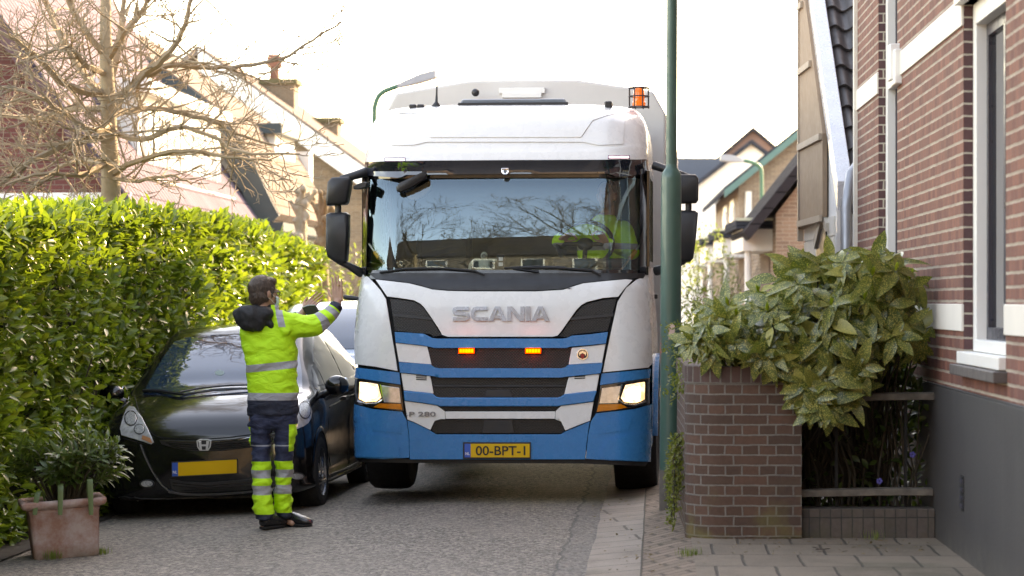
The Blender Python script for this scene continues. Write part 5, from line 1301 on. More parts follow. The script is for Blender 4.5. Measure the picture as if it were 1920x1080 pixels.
for k in range(2600):
    i = rng.randrange(len(hc)); p = Vector(hc[i]); nn_ = Vector(no[i]); dn = Vector((rng.gauss(0, .14), rng.gauss(0, .14), -1.0))+Vector((f.x, f.y, 0))*.9*max(0, nn_.z); dn = (dn-nn_*dn.dot(nn_)*.8).normalized()
    q0 = p-nn_*.003; tf.tube([q0, q0+dn*.012+nn_*.0035, q0+dn*.026+nn_*.0042], [.0016, .0013, .0003], 3)
tf.build('hair_tuft', hair_m, hair, fix=False)
# spectacles and face mask
gl_ = MB()
for q in (1, -1):
    gl_.tube([Ph(.100, q*.034+.024*math.cos(2*math.pi*k/16), -.008+.017*math.sin(2*math.pi*k/16)) for k in range(17)], .0032, 6)
    gl_.tube([Ph(.098, q*.060, -.002), Ph(.06, q*.080, -.002), Ph(0, q*.086, -.006), Ph(-.02, q*.085, -.02)], .0042, 6)
gl_.tube([Ph(.104, .012, -.004), Ph(.104, -.012, -.004)], .003, 6); gl_.build('spectacles', t_black, man, smooth=60)
mk = MB(); rows = []
for j in range(7):
    c_ = -.035-.075*j/6; wd = .058 if j < 5 else .045; r_ = []
    for i in range(11):
        b = -1+2*i/10; r_.append(Ph(.118-.055*b*b-(.012 if j in (0, 6) else 0)+.004*math.sin(j*2.6), b*wd*1.12, c_))
    rows.append(r_)
mk.loft(rows, closed=False, cap0=False, cap1=False)
msk = mk.build('face_mask', M('mask_blue', (.42, .58, .60), .8), man, smooth=60); sm_ = msk.modifiers.new('th', 'SOLIDIFY'); sm_.thickness = .003
st = MB()
for q in (1, -1): st.tube([Ph(.062, q*.064, -.042), Ph(.02, q*.082, -.02), Ph(-.014, q*.088, .004)], .0016, 5); st.tube([Ph(.058, q*.062, -.095), Ph(.01, q*.082, -.06), Ph(-.012, q*.086, -.045)], .0016, 5)
st.build('mask_strap', M('strap_white', (.7, .7, .7), .7), msk)
# black hood lying on the back
hd_ = MB()
hd_.ell(pp(470, 594, -.045), (.112, 0, -.03), (0, .082, 0), (.022, 0, .082)); hd_.ell(pp(474, 607, -.065), (.098, 0, .02), (0, .06, 0), (-.02, 0, .058)); hd_.ell(pp(492, 590, -.03), (.085, 0, .015), (0, .075, 0), (-.01, 0, .062))
hd_.ell(pp(456, 598, -.03), (.06, 0, 0), (0, .07, 0), (0, 0, .07)); hd_.ell(pp(500, 577, .07), (.078, 0, 0), (0, .07, 0), (0, 0, .03)); hd_.cap(pp(480, 578, .0), pp(507, 608, -.045), .035, .03); hd_.cap(pp(447, 590, -.02), pp(484, 615, -.075), .042, .034)
hm_ = remesh(hd_, .008, 7, 'hood')
def hw_(c, n):
    q = Vector(c); k = noise.noise(Vector((q.x*9-q.z*7, q.y*6, q.z*6+q.x*6))); r_ = 1-abs(noise.noise(Vector((q.x*11+q.z*13, q.y*8, q.z*5-q.x*9+3)))*2)
    return .010*k+.010*(r_-.6)
displace(hm_, hw_)
mesh_obj('hood', hm_, M('hood_black', (.011, .011, .012), .72, var=.3, vs=30, bump=.25, bs=60), man)
# trousers
tr_ = MB()
tr_.loft([ring(512, 762, 44, .125, .035), ring(512, 775, 46, .13, .035), ring(511, 792, 45, .125, .035), ring(511, 803, 42, .11, .035)])
def legloft(pts): tr_.loft([ring(x, y, hw, hd, dy) for x, y, hw, hd, dy in pts])
legloft([(488, 780, 22, .11, .035), (487.5, 800, 21.5, .108, .03), (488.5, 825, 19, .095, .02), (489.5, 848, 16.5, .082, .0), (490, 864, 17.5, .085, -.01), (490.5, 900, 17.5, .085, -.03), (492.5, 940, 18, .085, -.045), (495, 967, 18.5, .085, -.055), (496, 974, 18, .084, -.06)])
legloft([(535, 780, 22, .11, .035), (535.5, 800, 21.5, .108, .035), (534, 825, 19, .095, .03), (533, 848, 16.5, .082, .03), (532.5, 864, 16.5, .085, .04), (532, 900, 16, .085, .06), (531.5, 940, 16, .085, .08), (533, 963, 15.8, .083, .09), (534, 968, 15.5, .082, .095)])
tme = remesh(tr_, .0095, 4, 'trousers')
displace(tme, lambda c, n: .011*noise.noise(Vector((c[0]*9, c[1]*9, c[2]*17)))+.006*noise.noise(Vector((c[0]*22, c[1]*22, c[2]*40)))+.013*(max(0, 1-abs(noise.noise(Vector((c[0]*5+c[2]*3, c[1]*5, c[2]*11-c[0]*7)))*2.4))-.4))
jean = (.017, .026, .062)
tm_ = cloth_mat('work_trousers', [
    (band(zz(966), zz(864)), LIME), (band(zz(895), zz(880)), REFL), (band(zz(926), zz(909)), REFL), (lambda t, x, y, z: t.math('LESS_THAN', z, zz(962)), NAVY),
    (band(zz(836), zz(833.5)), (.25, .27, .30)),
    (lambda t, x, y, z: t.math('MULTIPLY', t.inrange(z, zz(846), zz(795)), t.math('GREATER_THAN', x, t.math('ADD', xx(543.5), t.math('MULTIPLY', t.math('SUBTRACT', zz(795), z), -.02)))), LIME),
    (lambda t, x, y, z: t.math('MULTIPLY', t.inrange(z, zz(838), zz(800)), t.math('LESS_THAN', x, xx(470.5))), LIME)], jean)
mesh_obj('trousers', tme, tm_, man)
# clogs
def shoe(c, d, L_=.262):
    c = Vector(c); d = Vector(d).normalized(); s = Vector((d.y, -d.x, 0)); sh = MB(); rings = []
    for t_, w, h, b in ((0, .030, .085, .012), (.05, .040, .10, .004), (.2, .044, .112, 0), (.38, .043, .112, 0), (.52, .046, .102, 0), (.70, .052, .086, 0), (.86, .050, .072, .002), (.96, .036, .056, .008), (1, .016, .036, .014)):
        p = c+d*(t_-.15)*L_; r_ = []
        for k in range(14):
            a = 2*math.pi*k/14; ca, sa = math.cos(a), math.sin(a); r_.append(p+s*math.copysign(abs(ca)**.75, ca)*w+Vector((0, 0, b+.022+(h-.022-b)*(.5+.5*math.copysign(abs(sa)**.8, sa)))))
        rings.append(r_)
    sh.loft(rings); o = sh.build('shoe', M('clog_black', (.012, .012, .013), .33, var=.3, vs=18, coat=.2), man, smooth=60)
    so = MB(); rings = []
    for t_, w in ((-.005, .028), (.06, .040), (.35, .040), (.7, .052), (.9, .046), (1.0, .016)):
        p = c+d*(t_-.15)*L_; rings.append([p+s*w*.90+Vector((0, 0, .006 if t_ < .9 else .014)), p-s*w*.90+Vector((0, 0, .006 if t_ < .9 else .014)), p-s*w*.98+Vector((0, 0, .028)), p+s*w*.98+Vector((0, 0, .028))])
    so.loft(rings); so.build('sole', M('sole_black', (.012, .012, .012), .6), o, bevel=.006)
qa = pp(498, 990, -.08); qa.z = gz(px0.x+qa.x, px0.y+qa.y)-zg; shoe(qa, (.42, .62, 0))
qb = pp(536, 978, .12); qb.z = gz(px0.x+qb.x, px0.y+qb.y)-zg; shoe(qb, (.86, -.45, 0))
rg = MB(); q = wR+Vector((.0045, -.006, .122)); rg.lathe([(.0105, -.002), (.0112, 0), (.0105, .002)], q, (-.02, .02, 1), 16); rg.build('finger_ring', M('gold', (.6, .42, .15), .2, metal=1), man)
# the black scanner strapped over the left hand is held: a thing of its own
dv = empty('hand_scanner', px0, (0, 0, 0), 'black handheld strapped over the waving left hand of the person in hi-vis', 'handheld')
mb = MB(); c0 = pp(571, 584, .49); c1 = pp(596, 579, .47); ax = (c1-c0); w_ = Vector((-.02, 0, .03)); th_ = Vector((.0, .05, 0))
mb.loft([[c0+ax*k-w_*a-th_*.4, c0+ax*k+w_*a-th_*.4, c0+ax*k+w_*a+th_, c0+ax*k-w_*a+th_] for k, a in ((0, .8), (.15, 1.05), (.85, 1.1), (1, .8))]); mb.build('case', t_black, dv, bevel=.008)
mb = MB(); mb.tube([c0+w_*.9-th_*.5, c0+ax*.5+w_*1.2-th_*.5, c1+w_*.9-th_*.5], .004, 6); mb.build('trim', silver, dv)

# ---------------- the driver behind the wheel (truck-local coordinates)
drv = empty('person', (TX+.13, TY, .17), (0, 0, -TH), 'person in lime hi-vis jacket sitting at the wheel behind the truck windscreen', 'person')
D_ = lambda u, v, z: Vector((u, v, z))
jb = MB()
def dr(c, hw, hd, n=20): return [Vector(c)+Vector((hw*math.cos(2*math.pi*k/n), hd*math.sin(2*math.pi*k/n), 0)) for k in range(n)]
jb.loft([dr((.62, 1.42, 1.52), .19, .13), dr((.62, 1.42, 1.7), .20, .135), dr((.62, 1.40, 1.95), .225, .135), dr((.63, 1.37, 2.06), .20, .11), dr((.64, 1.35, 2.12), .11, .08), dr((.65, 1.34, 2.16), .075, .07)])
arms = (((.44, 1.38, 2.03), (.28, 1.10, 1.93), (.30, .80, 1.93)), ((.80, 1.38, 2.03), (.88, 1.12, 1.84), (.70, .80, 1.90)))
for a in arms:
    jb.cap(a[0], a[1], .085, .068); jb.cap(a[1], a[2], .068, .05)
djm = remesh(jb, .012, 4, 'jacket'); displace(djm, lambda c, n: .007*noise.noise(Vector(c)*14))
dj = cloth_mat('driver_jacket', [(band(1.86, 1.91), REFL)], LIME)
db = MB(); Pd = build_head(db, Vector((.66, 1.30, 2.33)), (-.25, -1, -.08)); db.loft([dr((.62, 1.42, 1.5), .16, .1), dr((.62, 1.4, 2.05), .17, .1), dr((.65, 1.34, 2.17), .055, .055)])
for a, th in zip(arms, (1, -1)):
    db.cap(a[0], a[1], .055, .045); db.cap(a[1], a[2], .045, .03); build_hand(db, Vector(a[2])+(Vector(a[2])-Vector(a[1])).normalized()*.03, (Vector((.58, .74, 2.1))-Vector(a[2])), (0, -.3, -1), 1, th, curl=.5, grip=.25)
for q in (-.1, .1): db.cap((.62+q, 1.40, 1.58), (.62+q*1.6, .98, 1.62), .08, .06); db.cap((.62+q*1.6, .98, 1.62), (.62+q*1.6, .92, 1.2), .058, .042); db.cap((.62+q*1.6, .92, 1.18), (.62+q*1.6, .78, 1.12), .04, .035)
mesh_obj('body', remesh(db, .008, 3, 'body'), skin_m, drv); mesh_obj('jacket', djm, dj, drv)
hb2 = MB(); f2 = Vector((-.25, -1, -.08)).normalized(); u2 = Vector((0, 0, 1)); u2 = (u2-f2*u2.dot(f2)).normalized(); s2 = f2.cross(u2)
hb2.ell(Pd(-.022, 0, .035), f2*.095, s2*.086, u2*.092, 20, 14); hb2.ell(Pd(-.045, 0, -.02), f2*.07, s2*.078, u2*.08); mesh_obj('hair', remesh(hb2, .008, 2, 'hair'), hair_m, drv)
mb = MB(); mb.loft([dr((.62+q*0, 1.40, z), w, .12) for z, w, q in ((1.50, .19, 0), (1.60, .20, 0))])
for q in (-.1, .1): mb.cap((.62+q, 1.40, 1.58), (.62+q*1.6, .97, 1.63), .098, .075); mb.cap((.62+q*1.6, .97, 1.62), (.62+q*1.6, .92, 1.2), .074, .06)
mesh_obj('trousers', remesh(mb, .012, 3, 'trousers'), M('driver_trousers', (.015, .02, .04), .8), drv)
# soft toy on the dashboard
toy = empty('soft_toy', (TX, TY, 0), (0, 0, -TH), 'pale long armed soft toy sitting behind the middle of the truck windscreen', 'soft toy')
tw = M('toy_plush', (.55, .60, .52), .95, var=.2, vs=60, bump=.6, bs=120); mb = MB(); c = tmap(908, 496, -.10)
mb.ell(c, (.048, 0, 0), (0, .04, 0), (0, 0, .055)); mb.ell(c+Vector((0, -.005, .07)), (.028, 0, 0), (0, .028, 0), (0, 0, .032))
for q in (-1, 1): mb.tube(catmull([c+Vector((q*.035, 0, .035)), c+Vector((q*.075, 0, .035)), c+Vector((q*.11, 0, .0 if q < 0 else .03)), c+Vector((q*.115, 0, -.045 if q < 0 else .02))], 4), .015, 8); mb.ell(c+Vector((q*.035, -.04, -.04)), (.025, 0, 0), (0, .04, 0), (0, 0, .02))
mesh_obj('body', remesh(mb, .005, 2, 'body'), tw, toy)
mb = MB(); mb.ell(c+Vector((0, -.03, .068)), (.018, 0, 0), (0, .008, 0), (0, 0, .018)); mb.build('face', M('toy_face', (.25, .27, .25), .9), toy, smooth=90)
# ================================================================ LAUREL HEDGE
def NP(*a): return np.array(a)
bark_m = M('bark', (.20, .15, .095), .9, var=.45, vs=22, bump=.8, bs=60)
twig_m = M('twig_dark', (.06, .05, .035), .9, var=.3)
lau = leaf_mat('laurel_leaf', (.052, .108, .014), (.108, .172, .020), (.235, .24, .03), .28, .32)
HX = lambda y: -4.60+.0665*y-.02*max(0, 17.5-y)**1.3                         # face of the hedge
def hedge_bulge(y, z): return .16*noise.noise(Vector((y*.55, z*.8, 1.7)))+.07*noise.noise(Vector((y*1.9, z*1.9, 5)))
def hedge_top(y): return lerp([(12, 2.12), (16.5, 2.19), (20.6, 2.38), (26.6, 2.44), (28.5, 2.35), (31, 2.22)], y)+.035*noise.noise(Vector((y*.9, 2, 7)))
hedge = empty('hedge', (HX(20), 20, -.14), label='long clipped cherry laurel hedge behind the black hatchback', cat='hedge')
def hedge_leaves():
    P, Dr, N_, Ln, Wd = [], [], [], [], []
    def put(p, out, k):
        P.append(p); d = out*(.35+.5*nrs.rand())+NP(nrs.randn()*.55, nrs.randn()*.55, .25+nrs.randn()*.5); Dr.append(d)
        n = out*.8+NP(nrs.randn()*.4, nrs.randn()*.4, .75+nrs.randn()*.3); N_.append(n); l = (.070+.055*nrs.rand())*k; Ln.append(l); Wd.append(l*(.40+.08*nrs.rand()))
    out = NP(.93, -.30, .15)
    y = 12.6
    while y < 31.5:                                   # whorls of leaves on the face
        k = 1.0 if y < 22 else 1.25; dens = 235 if y < 22 else 150
        dy = .05
        for _ in range(int(dens*dy*2.6)):
            yy = y+nrs.rand()*dy; z = -.1+2.55*nrs.rand()
            if z > hedge_top(yy): continue
            gap = noise.noise(Vector((yy*1.5, z*1.5, 11)))
            dep = .02+.20*nrs.rand()**1.6+(.07 if gap > .3 else 0)
            c = NP(HX(yy)+hedge_bulge(yy, z)-dep, yy, z)
            for _k in range(4 if k == 1 else 3): put(c+nrs.randn(3)*.028, out, k)
        y += dy
    for _ in range(8500):                              # top
        yy = 12.6+19*nrs.rand(); w = nrs.rand()*1.15; zt = hedge_top(yy)
        c = NP(HX(yy)-w+.05+hedge_bulge(yy, zt), yy, zt-.02-.10*nrs.rand()-.12*max(0, .12-w))
        for _k in range(3): put(c+nrs.randn(3)*.03, NP(.25, -.15, .95), 1.05)
    for _ in range(700):                               # far end, turned to the sun
        z = 2.3*nrs.rand(); w = nrs.rand()*1.1; c = NP(HX(31.6)-w, 31.6+nrs.randn()*.08, z)
        for _k in range(3): put(c+nrs.randn(3)*.03, NP(.3, .9, .2), 1.2)
    A = [np.array(v) for v in (P, Dr, N_)]
    o = NP(HX(20), 20, -.14)
    return leaves('foliage', A[0]-o, A[1], A[2], np.array(Ln), np.array(Wd), lau, hedge, curl=.12, fold=.22)
hedge_leaves()
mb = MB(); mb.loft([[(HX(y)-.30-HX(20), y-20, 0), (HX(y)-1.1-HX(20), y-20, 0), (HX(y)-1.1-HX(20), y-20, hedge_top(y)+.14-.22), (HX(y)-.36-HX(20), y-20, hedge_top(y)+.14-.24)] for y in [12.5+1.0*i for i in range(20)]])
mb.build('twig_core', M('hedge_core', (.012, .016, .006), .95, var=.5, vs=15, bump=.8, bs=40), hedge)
ln = []
for i in range(90):
    y = 12.8+18*rng.random(); x = HX(y)-.25; ln.append(([(x-HX(20), y-20, 0), (x+.05+rng.gauss(0, .06)-HX(20), y+rng.gauss(0, .08)-20, .6), (x+.14+rng.gauss(0, .08)-HX(20), y-20+rng.gauss(0, .2), 1.3)], [.016, .011, .006]))
stems('stem', ln, twig_m, hedge)

# ================================================================ TERRACOTTA POT WITH PLANT
px_, py_ = 122, 1028; PD = 16.35
pc = at(px_, py_, PD); pc.z = gz(pc.x, PD)
pot = empty('plant_pot', pc, (math.radians(-1), math.radians(-3.5), math.radians(14)), 'weathered square terracotta pot with a moulded rim on the road edge', 'plant pot')
m, t, p = newmat('terracotta'); co = t.coord(); n1 = t.noise(co, 5, 6, .7); n2 = t.noise(co, 28, 5, .7); z = t.sep(co)[2]
c = t.mix(t.ramp(n2, 0, .6, .4, .7), (.33, .17, .135), (.40, .24, .19)); c = t.mix(t.ramp(n1, 0, .85, .42, .62), c, (.48, .40, .39)); c = t.mix(t.math('MULTIPLY', t.ramp(z, .8, 0, .0, .10), t.noise(co, 12, 3)), c, (.07, .075, .03))
t.put(p.inputs['Base Color'], c); p.inputs['Roughness'].default_value = .88; t.put(p.inputs['Normal'], t.bump(n2, .5, .006)); terra = m
def sq(h, z, r=.03):
    pts = []
    for sx, sy, a0 in ((1, 1, 0), (-1, 1, 90), (-1, -1, 180), (1, -1, 270)):
        for k in range(5):
            a = math.radians(a0+90*k/4); pts.append(Vector((sx*(h-r)+r*math.cos(a), sy*(h-r)+r*math.sin(a), z)))
    return pts
PH = .39
mb = MB(); mb.loft([sq(.212, 0), sq(.216, .012), sq(.232, PH-.085), sq(.236, PH-.08), sq(.240, PH-.07), sq(.236, PH-.062), sq(.250, PH-.055), sq(.268, PH-.05), sq(.280, PH-.035), sq(.283, PH-.015), sq(.275, PH-.002), sq(.255, PH), sq(.235, PH-.02), sq(.225, PH-.1)], cap1=True)
mb.build('vessel', terra, pot, smooth=50)
mb = MB(); mb.prism(sq(.232, PH-.05), (0, 0, .01)); mb.build('potting_soil', soil_m, pot)
plant = empty('potted_shrub', pc+Vector((0, 0, PH-.06)), label='dark leafy shrub growing in the terracotta pot', cat='shrub')
ole = leaf_mat('potted_leaf', (.035, .07, .018), (.06, .10, .025), (.11, .14, .03), .32, .22)
P, Dr, N_ = [], [], []; ln = []
for i in range(90):
    a = 2*math.pi*rng.random(); r = .33*math.sqrt(rng.random()); h = .14+.40*rng.random()*(1-.4*r/.33)+.05
    tip = Vector((r*math.cos(a)*1.15+.02, r*math.sin(a), h)); b = Vector((tip.x*.25, tip.y*.25, 0)); m_ = b.lerp(tip, .5)+Vector((0, 0, .06)); ln.append(([b, m_, tip], [.007, .005, .003])); dr_ = (tip-m_).normalized()
    for k in range(13):
        q = m_.lerp(tip, .25+.8*k/12); an = k*2.4; o_ = dr_.orthogonal().normalized(); o_ = Matrix.Rotation(an, 3, dr_) @ o_; d = dr_*.75+o_*.8; P.append(q); Dr.append(d); N_.append(dr_*.8-o_*.3+Vector((0, 0, .3)))
n_ = len(P); leaves('foliage', np.array(P), np.array(Dr), np.array(N_), .075+.04*nrs.rand(n_), .024+.008*nrs.rand(n_), ole, plant, curl=.2); stems('stem', ln, twig_m, plant)
strap = leaf_mat('strap_leaf', (.10, .17, .05), (.16, .24, .08), (.20, .26, .08), .4, .25)
for i, (x, y, a) in enumerate(((-.10, -.235, -.3), (.02, -.235, .05), (.19, -.235, .3))):
    pts = catmull([(x, y+.06, .03), (x+.03*a, y, .12+.04*(i % 2)), (x+.10*a, y-.06, .10+.05*(i % 3)), (x+.14*a, y-.085, -.03)], 6); rings = []
    for j, q in enumerate(pts):
        w = .017*math.sin(math.pi*min(1, .25+.75*(1-j/len(pts))))+.001; rings.append([q+Vector((-w, 0, 0)), q+Vector((0, .005, 0)), q+Vector((w, 0, 0)), q+Vector((0, -.003, 0))])
    mb = MB(); mb.loft(rings); me_ = mb.build('strap_leaf', M('strap_green', (.09, .14, .05), .45, var=.25), plant, smooth=60)

# ================================================================ SPOTTED (VARIEGATED) SHRUB OVER THE GARDEN WALL
auc = leaf_mat('spotted_leaf', (.030, .062, .014), (.105, .130, .030), (.37, .34, .09), .30, .14, speck=(.46, .40, .10))
auco = empty('spotted_shrub', (2.0, 16.0, .1), label='big variegated shrub with yellow speckled leaves hanging over the garden wall', cat='shrub')
o0 = Vector((2.0, 16.0, .1))
OUT = [(1292, 640), (1300, 612), (1318, 590), (1345, 574), (1390, 558), (1430, 546), (1456, 520), (1490, 502), (1540, 486), (1600, 484), (1680, 486), (1705, 505), (1712, 540), (1700, 590), (1735, 640), (1722, 660), (1690, 662), (1640, 668), (1612, 700), (1596, 745), (1560, 772), (1520, 765), (1498, 712), (1470, 676), (1410, 668), (1350, 668), (1296, 664), (1280, 655)]
def in_poly(x, y, po):
    c = False; j = len(po)-1
    for i in range(len(po)):
        if (po[i][1] > y) != (po[j][1] > y) and x < (po[j][0]-po[i][0])*(y-po[i][1])/(po[j][1]-po[i][1])+po[i][0]: c = not c
        j = i
    return c
P, Dr, N_, Ln, Wd, Ex = [], [], [], [], [], []; ln = []; buds = []
root0 = [Vector((1.95, 15.85, .12)), Vector((2.25, 15.9, .12)), Vector((2.45, 15.95, .12)), Vector((1.75, 15.9, .12))]
cnt = 0
while cnt < 300:
    x = 1268+470*rng.random(); y = 455+360*rng.random()
    if not in_poly(x, y, OUT): continue
    low = y > 700
    dd = (15.0+.12*rng.random()) if low else 15.05+1.15*rng.random()**1.2
    if x < 1500 and y > 600 and not low: dd = 14.98+.5*rng.random()
    c = at(x, y, dd); cnt += 1
    out = Vector((-.25+.5*(x-1480)/230+rng.gauss(0, .3), -.75+rng.gauss(0, .25), .45+rng.gauss(0, .25)-(.5 if y > 640 else 0))).normalized()
    nl = 7; ph = rng.random()*6.28; a_ = out.orthogonal().normalized(); ex0 = rng.random()
    for k in range(nl):
        r_ = Matrix.Rotation(ph+k*2.4, 3, out) @ a_; d = (out*(.25+.3*rng.random())+r_*.9+Vector((0, 0, -.38))).normalized()
        l = (.095+.095*rng.random())*(.7 if k > 4 else 1)*(1.1 if x > 1440 else .9); P.append(c+r_*.01-o0); Dr.append(d); N_.append(out*.9-r_*.15+Vector((0, 0, .25))); Ln.append(l); Wd.append(l*(.40+.06*rng.random())); Ex.append(min(1, max(0, ex0*.35+rng.random()*.65)))
    base = root0[rng.randrange(4)]; ln.append(([base-o0, base.lerp(c, .5)+Vector((0, .12, .10))-o0, c+out*-.02-o0], [.010, .007, .004]))
    if y < 600 and rng.random() < .55: buds.append((c-o0, out))
leaves('foliage', np.array(P), np.array(Dr), np.array(N_), np.array(Ln), np.array(Wd), auc, auco, hi=True, curl=.42, fold=.14, extra=np.array(Ex))
stems('stem', ln, twig_m, auco, 6)
P, Dr, N_ = [], [], []
for c, o_ in buds:
    for k in range(5):
        r_ = Matrix.Rotation(k*1.3, 3, o_) @ o_.orthogonal().normalized(); P.append(c); Dr.append(Vector((0, 0, .8))+o_*.4+r_*.28); N_.append(r_)
tag(leaves('young_shoot', np.array(P), np.array(Dr), np.array(N_), .05+.02*nrs.rand(len(P)), .016+.004*nrs.rand(len(P)), leaf_mat('young_shoot', (.22, .30, .02), (.32, .38, .03), (.4, .42, .04), .4, .35), auco), kind='stuff')
# dark shrub leaves deeper inside, low periwinkle in the bed
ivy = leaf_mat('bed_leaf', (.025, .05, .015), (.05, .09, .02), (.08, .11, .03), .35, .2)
bedp = empty('bed_plants', (2.2, 15.8, .1), label='dark tangle of low periwinkle and stems behind the two rail fence', cat='plants')
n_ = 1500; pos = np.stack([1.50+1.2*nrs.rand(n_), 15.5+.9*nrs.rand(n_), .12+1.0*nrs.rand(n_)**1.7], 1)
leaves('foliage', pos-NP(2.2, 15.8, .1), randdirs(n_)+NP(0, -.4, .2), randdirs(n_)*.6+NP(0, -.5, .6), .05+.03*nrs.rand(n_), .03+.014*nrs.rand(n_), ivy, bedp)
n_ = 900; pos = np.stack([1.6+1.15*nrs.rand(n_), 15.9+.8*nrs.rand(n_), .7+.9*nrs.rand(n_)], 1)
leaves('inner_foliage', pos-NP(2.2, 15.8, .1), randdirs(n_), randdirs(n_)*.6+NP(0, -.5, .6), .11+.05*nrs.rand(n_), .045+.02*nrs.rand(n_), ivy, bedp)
ln = []
for i in range(46):
    x = 1.84+.8*rng.random(); y = 15.5+.5*rng.random(); ln.append(([(x-2.2, y-15.8, 0), (x-2.2+rng.gauss(0, .06), y-15.8, .4), (x-2.2+rng.gauss(0, .14), y-15.8, .95)], [.009, .007, .004]))
stems('stem', ln, twig_m, bedp)
mb = MB()
for q in ((2.56, 15.45, .62), (2.35, 15.46, .45)):
    for k in range(5):
        a = 2*math.pi*k/5; mb.ell((q[0]-2.2+.012*math.cos(a), q[1]-15.8, q[2]-.1+.012*math.sin(a)), (.009, 0, 0), (0, .004, 0), (0, 0, .009), 8, 6)
mb.build('flower', M('periwinkle', (.12, .12, .5), .6), bedp)
# wiry trailing shrub between lamp post and garden wall
trail = leaf_mat('trailing_leaf', (.09, .10, .02), (.15, .15, .03), (.20, .19, .05), .45, .3)
trl = empty('trailing_shrub', (1.12, 15.9, .1), label='wiry small leaved shrub trailing between lamp post and garden wall', cat='shrub')
P, ln = [], []
for i in range(30):
    y = 15.5+1.3*rng.random(); z = .22+.40*rng.random()**.8; x = 1.085+.045*(y-15.4); q = [Vector((x, y, z+.12)), Vector((x-.025-.035*rng.random(), y-.05, z+.05)), Vector((x-.04-.05*rng.random(), y-.1+rng.gauss(0, .05), z-.10-.08*rng.random()))]
    q = catmull([v-Vector((1.12, 15.9, .1)) for v in q], 5); ln.append((q, [.0035]*len(q)))
    for v in q:
        for k in range(5): P.append(v+Vector((rng.gauss(0, .012), rng.gauss(0, .012), rng.gauss(0, .012))))
for i in range(40):
    y = 15.4+1.3*rng.random(); x = 1.075+.045*(y-15.4); z = .95+.50*rng.random(); v = Vector((x+rng.gauss(0, .05)-1.12, y-15.9, z-.1))
    for k in range(9): P.append(v+Vector((rng.gauss(0, .03), rng.gauss(0, .03), rng.gauss(0, .03))))
n_ = len(P); leaves('foliage', np.array(P), randdirs(n_)+NP(-.3, -.3, 0), randdirs(n_)+NP(-.4, -.5, .5), .022+.016*nrs.rand(n_), .011+.005*nrs.rand(n_), trail, trl); stems('stem', ln, twig_m, trl)
# weeds and litter
grass = leaf_mat('grass_blade', (.08, .13, .02), (.13, .18, .03), (.2, .22, .05), .5, .3)
def tuft(x, y, n, h, label):
    o = empty('grass_tuft', (x, y, gz(x, y)), label=label, cat='weed'); a = nrs.rand(n)*6.28; r = nrs.rand(n)*.05
    leaves('blade', np.stack([r*np.cos(a)*1.5, r*np.sin(a), np.zeros(n)], 1), np.stack([np.cos(a)*.5, np.sin(a)*.5, np.ones(n)], 1), np.stack([np.cos(a), np.sin(a), np.zeros(n)+.1], 1), h*(.6+.6*nrs.rand(n)), .004+.002*nrs.rand(n), grass, o, curl=.3)
tuft(pc.x-.03, pc.y-.30, 60, .06, 'small grass tuft at the front foot of the terracotta pot')
tuft(pc.x+.26, pc.y-.10, 45, .05, 'small grass tuft beside the right corner of the terracotta pot')
tuft(1.04, 14.2, 60, .06, 'weed tuft in the paving joint in front of the garden wall corner')
tuft(2.26, 15.08, 25, .07, 'single weed at the foot of the upright brick kerb')
dl = leaf_mat('dead_leaf', (.12, .07, .035), (.22, .14, .07), (.3, .22, .13), .7, .1)
n_ = 170; X_ = np.concatenate([.55+.6*nrs.rand(90), 1.3+1.3*nrs.rand(80)]); Y_ = np.concatenate([13.5+6*nrs.rand(90), 14.2+.95*nrs.rand(80)]); Z_ = np.array([gz(a, b)+.018 for a, b in zip(X_, Y_)])
o = leaves('leaf_litter', np.stack([X_, Y_, Z_], 1), randdirs(n_)*NP(1, 1, .15), NP(0, 0, 1)+randdirs(n_)*.35, .012+.03*nrs.rand(n_)**2, .008+.012*nrs.rand(n_), dl); tag(o, kind='stuff', label='scattered dry leaf crumbs on the pavement', cat='litter')
for x, y, sc in ((1.80, 14.35, 1), ):
    o = leaves('fallen_leaf', NP([x, y, .125], [x+.05, y+.01, .125], [x+.02, y+.02, .13]), NP([1, .3, .1], [.8, -.5, .2], [-.6, .8, .2]), NP([0, 0, 1.], [.2, 0, 1], [0, .3, 1]), NP(.06, .05, .05), NP(.03, .028, .03), M('brown_leaf', (.05, .025, .02), .6)); tag(o, 'crumpled dark brown dead leaf on the paving slabs', 'leaf')

